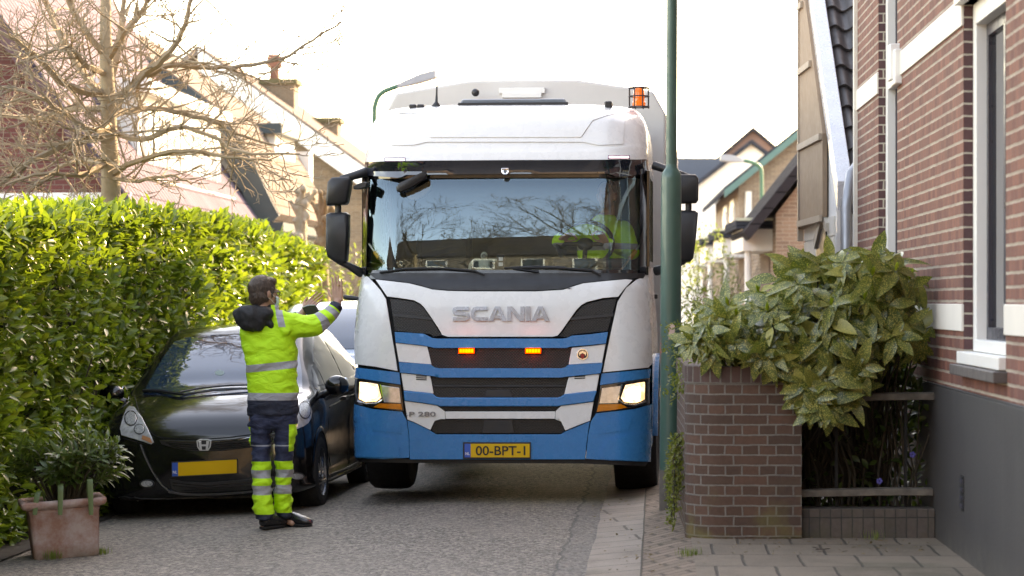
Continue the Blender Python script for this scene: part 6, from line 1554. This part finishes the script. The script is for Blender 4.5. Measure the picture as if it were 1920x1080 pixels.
# ================================================================ BARE TREE BEHIND THE HEDGE
TD = 23.5; tb = at(205, 565, TD); tb.z = -.1
tree = empty('bare_tree', tb, label='bare sunlit tree with knotty twigs behind the laurel hedge', cat='tree')
T_ = lambda x, y, d=0: at(x, y, TD+d)-tb
trunk = [Vector((.02, 0, 0)), T_(208, 360), T_(205, 280), T_(203, 190), T_(199, 100), T_(198, 20), T_(200, -80)]
mb = MB(); mb.tube(catmull(trunk, 6), [.105-.062*i/36 for i in range(37)], 14); me_ = mb.build('trunk', M('pale_trunk', (.29, .24, .17), .9, var=.4, vs=14, bump=.7, bs=50), tree, smooth=70)
limbs = [([(205, 185), (232, 178), (262, 145), (310, 108), (340, 60), (362, -10), (380, -80)], [0, -.3, -.5, -.8, -.9, -1, -1.1], .05),
         ([(200, 190), (165, 150), (115, 75), (90, 10), (75, -60)], [0, .3, .5, .6, .6], .045), ([(196, 175), (130, 165), (78, 115), (30, 75), (-30, 50)], [0, -.4, -.7, -.9, -1], .045),
         ([(206, 160), (222, 90), (232, 0), (240, -90)], [0, .2, .4, .5], .045), ([(204, 110), (235, 60), (270, 15), (300, -60)], [0, -.3, -.4, -.5], .035), ([(200, 110), (150, 40), (120, -20), (110, -80)], [0, -.2, -.3, -.4], .035),
         ([(208, 330), (250, 305), (310, 285), (370, 283), (430, 295), (510, 300)], [0, -.4, -.8, -1, -1.2, -1.3], .03), ([(206, 220), (255, 205), (310, 205), (380, 222), (440, 250), (520, 275)], [0, .4, .7, .9, 1, 1.1], .035),
         ([(275, 142), (330, 122), (400, 128), (470, 120), (540, 104), (600, 65), (640, 40)], [-.5, -.5, -.3, -.2, 0, .1, .2], .028), ([(206, 245), (260, 262), (330, 240), (400, 255), (450, 285), (560, 290)], [0, -.6, -1, -1.2, -1.3, -1.4], .03),
         ([(200, 255), (130, 270), (60, 300), (0, 345), (-50, 360)], [0, -.3, -.5, -.6, -.6], .04), ([(200, 205), (130, 205), (70, 225), (10, 215), (-60, 220)], [0, .4, .6, .8, .9], .036), ([(204, 300), (150, 330), (80, 325), (10, 345)], [0, -.5, -.8, -.9], .034),
         ([(206, 315), (160, 300), (100, 320), (60, 350)], [0, .5, .8, .9], .03), ([(205, 335), (260, 340), (320, 330), (360, 345)], [0, -.3, -.5, -.6], .022), ([(198, 140), (160, 120), (130, 90), (90, 100), (30, 120)], [0, -.5, -.8, -1, -1.1], .03), ([(205, 230), (180, 245), (140, 225), (90, 190), (30, 165), (-30, 170)], [0, -.7, -.9, -1.2, -1.3, -1.3], .034)]
ln = []; knob = []
for pts, dp, r in limbs:
    q = catmull([T_(x, y, d) for (x, y), d in zip(pts, dp)], 4); n_ = len(q); q = [v+Vector((rng.gauss(0, .006), rng.gauss(0, .01), rng.gauss(0, .007))) for v in q]; rad = [r*(1-.8*i/(n_-1))+.004 for i in range(n_)]; ln.append((q, rad))
    for i in range(2, n_):
        for k in range(2 if (i % 2 and r > .03) else 1):
            dv = ((q[i]-q[i-1]).normalized()*.55+Vector((rng.gauss(0, .7), rng.gauss(0, .7), rng.gauss(.05, .6)))).normalized(); grow(ln, q[i-1].lerp(q[i], rng.random()), dv, .34+.46*rng.random(), min(.013, rad[i]*.6), 2, .62, .10, 5, 3, .58, .0036)
stems('branch', ln, M('sunlit_bark', (.27, .215, .15), .9, var=.35, vs=18, bump=.5, bs=60), tree, 5)
# pollarded trees further along
for x, yt, D, lab in ((566, 352, 33.5, 'pale knobbly pollarded tree beyond the hedge, its head against the tiled roof'), (607, 358, 34.5, 'grey pollarded trunk nearest the truck mirror')):
    b = at(x, 565, D); b.z = -.1; o = empty('pollarded_tree', b, label=lab, cat='tree'); h = at(x, yt, D).z+.1
    mb = MB(); mb.tube(catmull([(0, 0, 0), (.02, 0, h*.4), (-.02, 0, h*.75), (0, 0, h)], 5), [.085]*8+[.075]*8, 10); mb.build('trunk', bark_m if x > 590 else M('pale_bark', (.34, .29, .22), .9, var=.4, vs=20, bump=.6), o, smooth=70)
    mb = MB()
    for k in range(26):
        q = Vector((rng.gauss(0, .11), rng.gauss(0, .1), h-.02-.75*rng.random()**1.4)); rr_ = .030+.035*rng.random(); mb.ell(q, (rr_, 0, 0), (0, rr_, 0), (0, 0, rr_*1.1), 8, 6); mb.tube([Vector((0, 0, max(.5, q.z-.28))), q], [.05, .026], 6)
    mb.tube([Vector((0, 0, h-.95)), Vector((0, 0, h-.1))], .075, 8)
    mesh_obj('crown', remesh(mb, .02, 1, 'crown'), bark_m if x > 590 else MC['pale_bark'], o)
# ================================================================ HOUSES ON THE LEFT, LAMPS, HOUSES ON THE RIGHT, AND THE PLACE BEHIND THE CAMERA
def tile_mat(name, c1, c2, bw=.22, bh=.30):
    m, t, p = newmat(name); x, y, z = t.sep(t.coord()); b = t.new('ShaderNodeTexBrick'); t.l.new(t.comb(y, t.math('MULTIPLY', z, 1.15)), b.inputs['Vector'])
    for k, v in (('Scale', 1), ('Brick Width', bw), ('Row Height', bh), ('Mortar Size', .012), ('Mortar Smooth', .6)): b.inputs[k].default_value = v
    b.offset = 0; b.inputs['Color1'].default_value = col4(c1); b.inputs['Color2'].default_value = col4(c2); b.inputs['Mortar'].default_value = col4(tuple(v*.35 for v in c1))
    t.put(p.inputs['Base Color'], t.mix(t.ramp(t.noise(t.coord(), 2.5, 5), 0, .5, .4, .7), b.outputs['Color'], tuple(v*.6 for v in c1))); p.inputs['Roughness'].default_value = .95; p.inputs['Specular IOR Level'].default_value = .08
    w = t.math('SINE', t.math('MULTIPLY', y, 2*math.pi/bw)); t.put(p.inputs['Normal'], t.bump(t.math('ADD', t.math('MULTIPLY', b.outputs['Fac'], -1), t.math('MULTIPLY', w, .5)), .9, .03)); return m
purple_tile = tile_mat('purple_tiles', (.120, .098, .125), (.148, .12, .152)); beige_tile = tile_mat('beige_tiles', (.16, .13, .115), (.205, .168, .15)); dark_tile = tile_mat('dark_tiles', (.03, .029, .034), (.05, .046, .05)); slate_tile = tile_mat('slate_tiles', (.04, .045, .06), (.06, .065, .08))
maroon = brick_mat('maroon_brick', (.13, .035, .03), (.18, .05, .045), (.22, .15, .12), .22, .065, .012); brown_b = brick_mat('brown_brick', (.17, .115, .075), (.25, .17, .11), (.30, .26, .2), .22, .065, .012); tan_b = brick_mat('tan_brick', (.22, .155, .115), (.33, .235, .17), (.42, .37, .30), .22, .065, .012, dirt=.15)
pale_r = M('pale_render', (.52, .56, .58), .85, var=.08); white_r = M('white_render', (.80, .79, .76), .85, var=.06); fascia = M('dark_fascia', (.035, .06, .07), .45); green_f = M('green_fascia', (.06, .15, .14), .5)
SD = .06                                            # street direction: dx per metre of depth
def gable_house(name, label, D, X_eave, X_ridge, z_eave, z_ridge, length, wallm, roofm, X_far=None, over=.25, th=.16, vergem=None, vw=.24, hd=SD, base=-.2, wall_low=None):
    """gable towards the camera at depth D; the street-side slope runs from the eave to the ridge"""
    root = empty(name, (X_eave, D, base), (0, 0, -math.atan(hd)), label, 'house'); w = X_ridge-X_eave; X2 = 2*w if X_far is None else X_far-X_eave; ze, zr = z_eave-base, z_ridge-base
    mb = MB(); prof = [(0, 0), (0, ze), (w, zr), (X2, ze), (X2, 0)]; mb.prism([(x, 0, z) for x, z in prof], (0, length, 0)); mb.build('wall', wallm, root)
    mb = MB(); sl = (zr-ze)/w
    for x0, x1, zz0, zz1 in ((-math.copysign(over, w), w, ze-abs(sl)*over, zr), (X2+math.copysign(over, w), w, ze-abs(sl)*over, zr)):
        mb.prism([(x0, -over, zz0+.02), (x1, -over, zz1+.02), (x1, -over, zz1+th+.02), (x0, -over, zz0+th+.02)], (0, length+2*over, 0))
    rf = mb.build('roof', roofm, root)
    if vergem:
        mb = MB(); x0, x1, zz0, zz1 = (-math.copysign(over, w), w, ze-abs(sl)*over, zr)
        mb.prism([(x0, -over-.04, zz0-vw), (x1, -over-.04, zz1-vw), (x1, -over-.04, zz1+.1), (x0, -over-.04, zz0+.1)], (0, .038, 0)); mb.build('bargeboard', vergem, rf)
    return root
# house A: maroon gable, purple roof, white dormer
A_ = gable_house('brick_house', 'maroon brick house with purple tiled roof and long white dormer behind the bare tree', 30, -4.70, -8.6, 2.70, 8.2, 10.5, maroon, purple_tile, vergem=M('plum_board', (.10, .045, .05), .6), vw=.15)
mb = MB(); mb.box((-4.0, -.05, 0), (-.02, -.002, 3.15)); mb.build('plaster_band', white_r, A_)
# dormer in house space: front plane local x = -.45
mb = MB(); mb.box((-3.2, 2.6, 3.3), (-.50, 8.6, 4.62)); dm = mb.build('dormer', white_r, A_); mb = MB(); mb.box((-3.3, 2.4, 4.62), (-.32, 8.8, 4.80)); mb.build('dormer_roof', white_paint, dm)
mb = MB(); mb.box((-.52, 2.5, 3.34), (-.25, 8.7, 3.46)); mb.build('dormer_sill', white_paint, dm)
for k in range(6):
    y0 = 2.85+.95*k; mb = MB(); mb.box((-.50, y0, 3.6), (-.44, y0+.82, 4.5)); wn_ = mb.build('window', white_paint, A_, bevel=.01); mb = MB(); mb.box((-.45, y0+.09, 3.68), (-.43, y0+.73, 4.42)); mb.build('pane', M('far_glass', (.22, .27, .32), .1), wn_); mb = MB(); mb.box((-.44, y0+.39, 3.66), (-.415, y0+.43, 4.44)); mb.build('mullion', white_paint, wn_)
# house B: pale gable with dark swept fascia, beige roof, small dormer
Bp = [(285, 140), (350, 185), (415, 235), (458, 310), (500, 395)]; BD = 40.0
bo = at(500, 395, BD); Bh = empty('rendered_house', (bo.x, BD, -.2), (0, 0, -math.atan(.09)), 'pale rendered house with dark swept bargeboard and beige tiled roof', 'house'); BI = mw(Bh).inverted()
bl = [BI @ at(x, y, BD) for x, y in Bp]; rid = bl[0]+(bl[0]-bl[1])*2.6
prof = [Vector((-.0, 0, 0))]+[Vector((p.x, 0, p.z)) for p in bl[::-1]]+[Vector((rid.x, 0, rid.z)), Vector((rid.x-2.5, 0, rid.z-2)), Vector((rid.x-2.5, 0, 0))]
mb = MB(); mb.prism(prof, (0, 5, 0)); mb.build('wall', pale_r, Bh)
edge = [Vector((p.x, 0, p.z)) for p in bl[::-1]]+[Vector((rid.x, 0, rid.z))]; edge = [edge[0]+Vector((.12, 0, -.22))]+edge
mb = MB(); mb.loft([[p+Vector((.03, -.2, .03)), p+Vector((.03, 5.2, .03)), p+Vector((.14, 5.2, .16)), p+Vector((.14, -.2, .16))] for p in edge]); rf = mb.build('roof', beige_tile, Bh)
mb = MB(); mb.loft([[p+Vector((-.16, -.26, -.12)), p+Vector((.14, -.26, .13)), p+Vector((.14, -.205, .13)), p+Vector((-.16, -.205, -.12))] for p in edge]); mb.build('bargeboard', fascia, rf)
mb = MB(); mb.box((-.02, -.24, edge[0].z-.12), (.32, 5.2, edge[0].z+.02)); mb.build('gutter', fascia, rf)
mb = MB(); mb.box((-2.2, 2.6, 2.9), (-.35, 4.5, 4.75)); d_ = mb.build('dormer', white_r, Bh); mb = MB(); mb.box((-2.4, 2.4, 4.751), (-.2, 4.7, 4.93)); mb.build('dormer_roof', fascia, d_)
mb = MB(); mb.box((-.349, 2.8, 3.5), (-.31, 4.3, 4.6)); w_ = mb.build('window', white_paint, Bh); mb = MB(); mb.box((-.312, 2.95, 3.6), (-.3, 4.15, 4.5)); mb.build('pane', MC['far_glass'], w_)
mb = MB(); mb.box((-.8, 5.21, 2.3), (-.2, 5.6, 4.6)); mb.build('wall_pier', white_r, Bh)
# house C: brown gable, white bargeboard, two chimneys
C_ = gable_house('brick_house', 'brown brick gable house with white bargeboard and two mossy chimneys', 58, -3.3, -7.5, 4.55, 7.55, 12, brown_b, beige_tile, vergem=white_paint, vw=.42, over=.35)
for k, (y, x, h) in enumerate(((3.6, -2.9, 7.15), (7.5, -2.3, 6.45))):
    z0 = 5.0; mb = MB(); mb.box((x-.42, y, z0), (x+.42, y+.9, h+.2)); ch_ = mb.build('chimney', brown_b, C_); mb = MB(); mb.box((x-.5, y-.06, h+.2), (x+.5, y+.96, h+.34)); mb.build('chimney_cap', M('moss_cap', (.12, .10, .05), .95, var=.5, vs=9), ch_)
    if k == 0: mb = MB(); mb.lathe([(.14, 0), (.12, .3), (.2, .32), (.2, .6), (.12, .66)], (x-.15, y+.4, h+.34), n=12); mb.build('chimney_pot', M('clay_pot', (.18, .075, .05), .85), ch_, smooth=40)
# street lamps
def street_lamp(x, D, pts, hx, label):
    b = at(x, 565, D); b.z = 0; o = empty('street_lamp', b, label=label, cat='street lamp'); q = [at(a, c, D)-b for a, c in pts]
    mb = MB(); mb.tube([Vector((q[0].x, 0, 0)), q[0]], [.07, .05], 10); mb.tube(catmull(q, 6), .04, 8); mb.build('pole', M('lamp_green', (.05, .16, .10), .5), o, smooth=60)
    a, c = [at(u, v, D)-b for u, v in hx]; dd = (c-a); mb = MB(); mb.loft([[a+dd*k+Vector((0, -w, -.02-.5*w*.5)), a+dd*k+Vector((0, w, -.02-.5*w*.5)), a+dd*k+Vector((0, w*.7, .06*w/.1)), a+dd*k+Vector((0, -w*.7, .06*w/.1))] for k, w in ((0, .05), (.15, .09), (.6, .15), (.95, .13), (1, .08))]); mb.build('lamp_head', M('lamp_grey', (.30, .31, .32), .4), o, smooth=40, bevel=.01)
street_lamp(702, 38, [(702, 330), (702, 225), (704, 195), (716, 174), (750, 160)], ((745, 162), (820, 140)), 'street lamp on a thin curved pole behind the truck roof')
street_lamp(1428, 50, [(1428, 400), (1428, 330), (1424, 312), (1408, 304), (1390, 300)], ((1395, 301), (1350, 297)), 'pale street lamp in front of the houses beyond the lamp post')
# ---- right side: steep tiled cottage next to the brick house
CO = empty('tiled_cottage', (2.93, 21.6, .1), (0, 0, 0), 'cottage with steep dark pantile roof, white bargeboard and beige boarded gable beside the brick house', 'house')
ze, sl_, dp = 2.45, .98, 2.55; zr = ze+sl_*dp
mb = MB(); mb.box((.0, .25, 0), (1.6, dp, ze)); mb.prism([(.0, .25, ze), (.0, dp, ze), (.0, dp, zr-.2)], (1.6, 0, 0)); mb.build('wall', white_r, CO)
mb = MB()
for k in range(11):
    z_ = .2+.19*k; mb.box((-.016, .3, z_), (-.001, dp-.02, z_+.175))
mb.build('weatherboard', M('weatherboard', (.70, .67, .60), .7), CO)
mb = MB(); mb.box((-.03, .75, .1), (-.017, 1.45, 2.18)); mb.build('door', black_metal, CO)
mb = MB(); mb.prism([(-.05, .62, 2.22), (-.05, .95, 2.36), (-.05, 1.5, 2.1), (-.05, 1.45, 2.0), (-.05, .95, 2.26), (-.05, .62, 2.14)], (.034, 0, 0)); mb.build('door_hood', M('hood_beige', (.45, .40, .33), .7), CO)
# pantiles as real wavy courses on the slope that faces the camera
mb = MB(); ncx = 7; tw_ = .21; tl = .30; nro = 12; ux = Vector((0, 1, sl_)).normalized(); nz = Vector((0, -sl_, 1)).normalized()
for r in range(nro):
    for c_ in range(ncx):
        pts0 = []
        for (a, lift) in ((0, .045), (1.12, .006)):
            row_ = []
            for k in range(9):
                f_ = k/8; h = .034*math.sin(2*math.pi*f_-.4)+lift; row_.append(Vector((.11+(c_+f_)*tw_, 0, ze-.06))+ux*((r+a)*tl)+nz*(h+.05))
            pts0.append(row_)
        v_ = pts0[0]+pts0[1]+[q-nz*.025 for q in pts0[0]]; mb.add(v_, [(k, k+1, k+10, k+9) for k in range(8)]+[(k+1, k, k+18, k+19) for k in range(8)])
mb.build('roof_tiles', M('pantile', (.075, .07, .07), .5, var=.5, vs=5, bump=.4, bs=30), CO, smooth=50, fix=False)
mb = MB(); mb.prism([(.06, .0, ze-.02), (.06, dp+.1, ze+sl_*(dp+.1)-.02), (.06, dp+.1, ze+sl_*(dp+.1)-.12), (.06, .0, ze-.12)], (1.6, 0, 0)); mb.build('roof', dark_tile, CO)
mb = MB(); mb.prism([(-.03, -.05, ze-.14), (-.03, dp+.1, ze+sl_*(dp+.15)-.14), (-.03, dp+.1, ze+sl_*(dp+.15)+.14), (-.03, -.05, ze+.12)], (.135, 0, 0)); mb.build('bargeboard', M('zinc_white', (.66, .68, .70), .28, metal=.25, coat=.3), CO, bevel=.006)
mb = MB(); mb.tube([(.02, -.09, ze-.10), (1.65, -.09, ze-.10)], .075, 10); mb.build('gutter', M('gutter_dark', (.03, .032, .04), .4), CO, smooth=60)
mb = MB(); mb.box((-.03, -.03, ze-.34), (.02, .05, ze-.145)); mb.build('bracket', white_paint, CO)
gb = MB(); y0_, y1_ = .75, dp; gb.prism([(-.06, y0_, 2.28), (-.06, y1_, 2.22), (-.06, y1_, zr+.0), (-.06, y0_, ze+sl_*y0_-.13)], (.044, 0, 0)); gbo = gb.build('gable_boards', M('board_beige', (.27, .18, .12), .7, var=.15), CO)
for z_ in (2.24, 3.0, 3.75, 4.4): mb = MB(); mb.box((-.088, max(y0_, (z_-ze)/sl_+.25), z_), (-.061, y1_-.01, z_+.06)); mb.build('ledge', M('ledge_beige', (.40, .32, .25), .7), gbo)
mb = MB(); mb.box((-.075, dp, 2.1), (-.02, dp+.05, zr+.1)); mb.build('edge_board', M('edge_board', (.36, .29, .23), .5), gbo)
# tan brick terrace with porches
T0 = at(1455, 565, 40); TR = empty('brick_terrace', (T0.x, 40, 0), (0, 0, -math.atan(.028)), 'tan brick terrace end with dark lean-to roof over a row of porches', 'house')
mb = MB(); mb.prism([(.0, 0, 0), (.0, 0, 3.05), (.95, 0, 4.28), (6, 0, 4.28), (6, 0, 0)], (0, 3.2, 0)); mb.box((0, 3.201, 0), (5.5, 24, 2.95)); mb.build('wall', tan_b, TR)
mb = MB(); mb.prism([(-.45, -.25, 2.62), (.95, -.25, 4.40), (6, -.25, 4.40), (6, -.25, 4.55), (.9, -.25, 4.58), (-.55, -.25, 2.74)], (0, 3.7, 0)); mb.build('roof', dark_tile, TR)
for k, y in enumerate((.6, 6.5, 12.5, 18.5)):
    mb = MB(); mb.box((-.62, y, 2.82), (.05, y+3.2, 2.98)); pc_ = mb.build('porch_canopy', slate_tile, TR, bevel=.01); mb = MB(); mb.box((-.50, y+.1, 2.45), (.0, y+3.1, 2.819)); mb.build('porch_beam', white_paint, pc_); mb = MB(); mb.box((-.62, y-.03, 2.955), (.05, y, 3.0)); mb.build('porch_edge', M('pale_edge', (.6, .6, .45), .6), pc_)
    mb = MB(); mb.tube([(-.40, y+.3, 0), (-.40, y+.3, 2.45)], .06, 10); mb.build('porch_post', white_paint, pc_, smooth=60); mb = MB(); mb.box((-.02, y+.6, 0), (-.001, y+2.6, 2.4)); mb.build('porch_wall', M('porch_brown', (.13, .085, .065), .8), pc_)
# taller house behind with green verge
G_ = gable_house('brick_house', 'taller tan brick house with green bargeboard behind the terrace', 64, 6.0, 9.9, 4.75, 7.9, 14, tan_b, slate_tile, vergem=green_f, vw=.10, over=.4, hd=.04)
for k in range(2):
    mb = MB(); mb.box((-.03, 2+4*k, 2.2), (-.001, 4+4*k, 4.6)); w_ = mb.build('window', white_paint, G_); mb = MB(); mb.box((-.05, 2.15+4*k, 2.35), (-.031, 3.85+4*k, 4.4)); mb.build('pane', MC['far_glass'], w_)
mb = MB(); mb.tube([(.25, -.08, 0), (.25, -.08, 4.7)], .09, 8); mb.build('drainpipe', white_paint, G_, smooth=60)
# white gable house with dark roof, dark flat-roofed block, brown gable at the back
Wh = gable_house('white_house', 'white gable house with dark roof beyond the street lamp', 88, 5.6, 8.7, 4.9, 7.3, 12, white_r, slate_tile, over=.3, hd=.03)
mb = MB(); mb.box((2.0, -.04, 2.0), (3.0, -.001, 3.4)); w_ = mb.build('window', fascia, Wh); mb = MB(); mb.box((2.08, -.05, 2.08), (2.92, -.041, 3.3)); mb.build('pane', MC['far_glass'], w_)
Rb = gable_house('brown_house', 'brown gable house with dark roof at the end of the street', 105, 8.0, 10.45, 6.9, 9.0, 12, M('far_brown', (.22, .13, .11), .85), slate_tile, over=.3, hd=.03)
Bl = empty('dark_roofed_block', (6.8, 100, 0), label='slate hung block with flat top left of the brown gable', cat='house'); mb = MB(); mb.box((0.1, .1, 0), (3.9, 9.9, 5.6)); mb.build('wall', white_r, Bl); mb = MB(); mb.prism([(-.1, -.1, 5.4), (4.1, -.1, 5.4), (4.0, 1.0, 7.6), (.0, 1.0, 7.6)], (0, 9, 0)); mb.build('roof', M('slate_blue', (.05, .06, .08), .6), Bl)
# shrubs in the distance on the right
olv = leaf_mat('far_leaf', (.10, .12, .05), (.15, .17, .07), (.2, .2, .1), .5, .3)
def bush(name, label, x, D, h, w, n, L_=.08, cat='shrub', kind=None):
    b = at(x, 565, D); b.z = 0; o = empty(name, b, label=label, cat=cat); u_ = randdirs(n)*(.35+.65*nrs.rand(n)**.5)[:, None]; cl_ = np.array([noise.noise(Vector(v*2.3)+Vector((x, 0, 0))) for v in u_]); u_ = u_[cl_ > -.12]; n = len(u_)
    pos = u_*NP(w, w, h*.48)+NP(0, 0, h*.55); leaves('foliage', pos, randdirs(n)+NP(0, 0, .3), randdirs(n), L_*(.7+.6*nrs.rand(n)), L_*.4*(.7+.6*nrs.rand(n)), olv, o)
    ln = []
    for k in range(9): grow(ln, (rng.gauss(0, w*.15), rng.gauss(0, w*.15), 0), (rng.gauss(0, .2), rng.gauss(0, .2), 1), h*.75, .02, 2, .5, .2, 4, 3)
    stems('stem', ln, twig_m, o)
bush('garden_tree', 'slender pale green garden tree right of the lamp post', 1312, 44, 3.0, .75, 2400)
bush('garden_shrub', 'low green shrub between truck cab and garden wall shrub', 1300, 27, 1.72, .75, 2600, .07)
bush('garden_shrub', 'low olive shrub in front of the porches', 1385, 33, 1.62, .9, 2600, .08)
bush('garden_shrub', 'grey green shrub seen between the truck mirror and the pollarded trunk', 655, 36, 2.4, .9, 2200, .09)
# parked car tail at the end of the street is hidden; the far street is closed by a low white wall
# ---- behind the camera: what the windscreen and paintwork mirror
BH = empty('tiled_house', (-20, -17, 0), (0, 0, .12), 'wide house with dark pantile roof mirrored in the truck windscreen', 'house')
mb = MB(); mb.box((0, -6, 0), (26, 0, 9.6)); mb.build('wall', M('mirror_wall', (.17, .14, .11), .85), BH); mb = MB(); mb.prism([(-.5, .5, 9.4), (-.5, -3, 13.4), (-.5, -6.5, 9.4)], (27, 0, 0)); mb.build('roof', dark_tile, BH)
for k in range(7):
    x = 1.5+3.4*k; mb = MB(); mb.box((x, .0, 6.6), (x+1.6, .06, 8.6)); w_ = mb.build('window', white_paint, BH); mb = MB(); mb.box((x+.12, .061, 6.72), (x+1.48, .07, 8.48)); mb.build('pane', win_glass, w_)
for (x, y, h, r, lab) in ((.6, -6.0, 15, .24, 'tall bare tree mirrored on the driver side of the windscreen'), (-9.2, -6.0, 14, .18, 'slim bare tree mirrored left in the windscreen')):
    o = empty('bare_tree', (x, y, 0), label=lab, cat='tree'); mb = MB(); tr_ = catmull([(0, 0, 0), (.1, 0, h*.3), (-.05, .1, h*.55)], 6); mb.tube(tr_, [r*(1-.4*i/12) for i in range(13)], 10); mb.build('trunk', bark_m, o, smooth=70)
    ln = []
    for k in range(15):
        b = tr_[-1].lerp(tr_[4], rng.random()**1.5); a = 2*math.pi*k/15*1.0+rng.random(); grow(ln, b, (math.cos(a)*.9, math.sin(a)*.9, .55+.6*rng.random()), h*.50*(.7+.5*rng.random()), r*.40, 3, .55, .12, 5, 5, .60, .010)
    stems('branch', ln, twig_m, o, 5)
for (x, y, w, d, h, lab) in ((-26, -6, 13, 26, 5, 'long house along the left pavement behind the photographer'),):
    o = empty('brick_house', (x, y, 0), label=lab, cat='house'); mb = MB(); mb.box((0, -20, 0), (w, 8, h)); mb.build('wall', tan_b, o); mb = MB(); mb.prism([(-.4, -20.4, h), (w/2, -20.4, h+4), (w+.4, -20.4, h)], (0, 28.8, 0)); mb.build('roof', dark_tile, o)
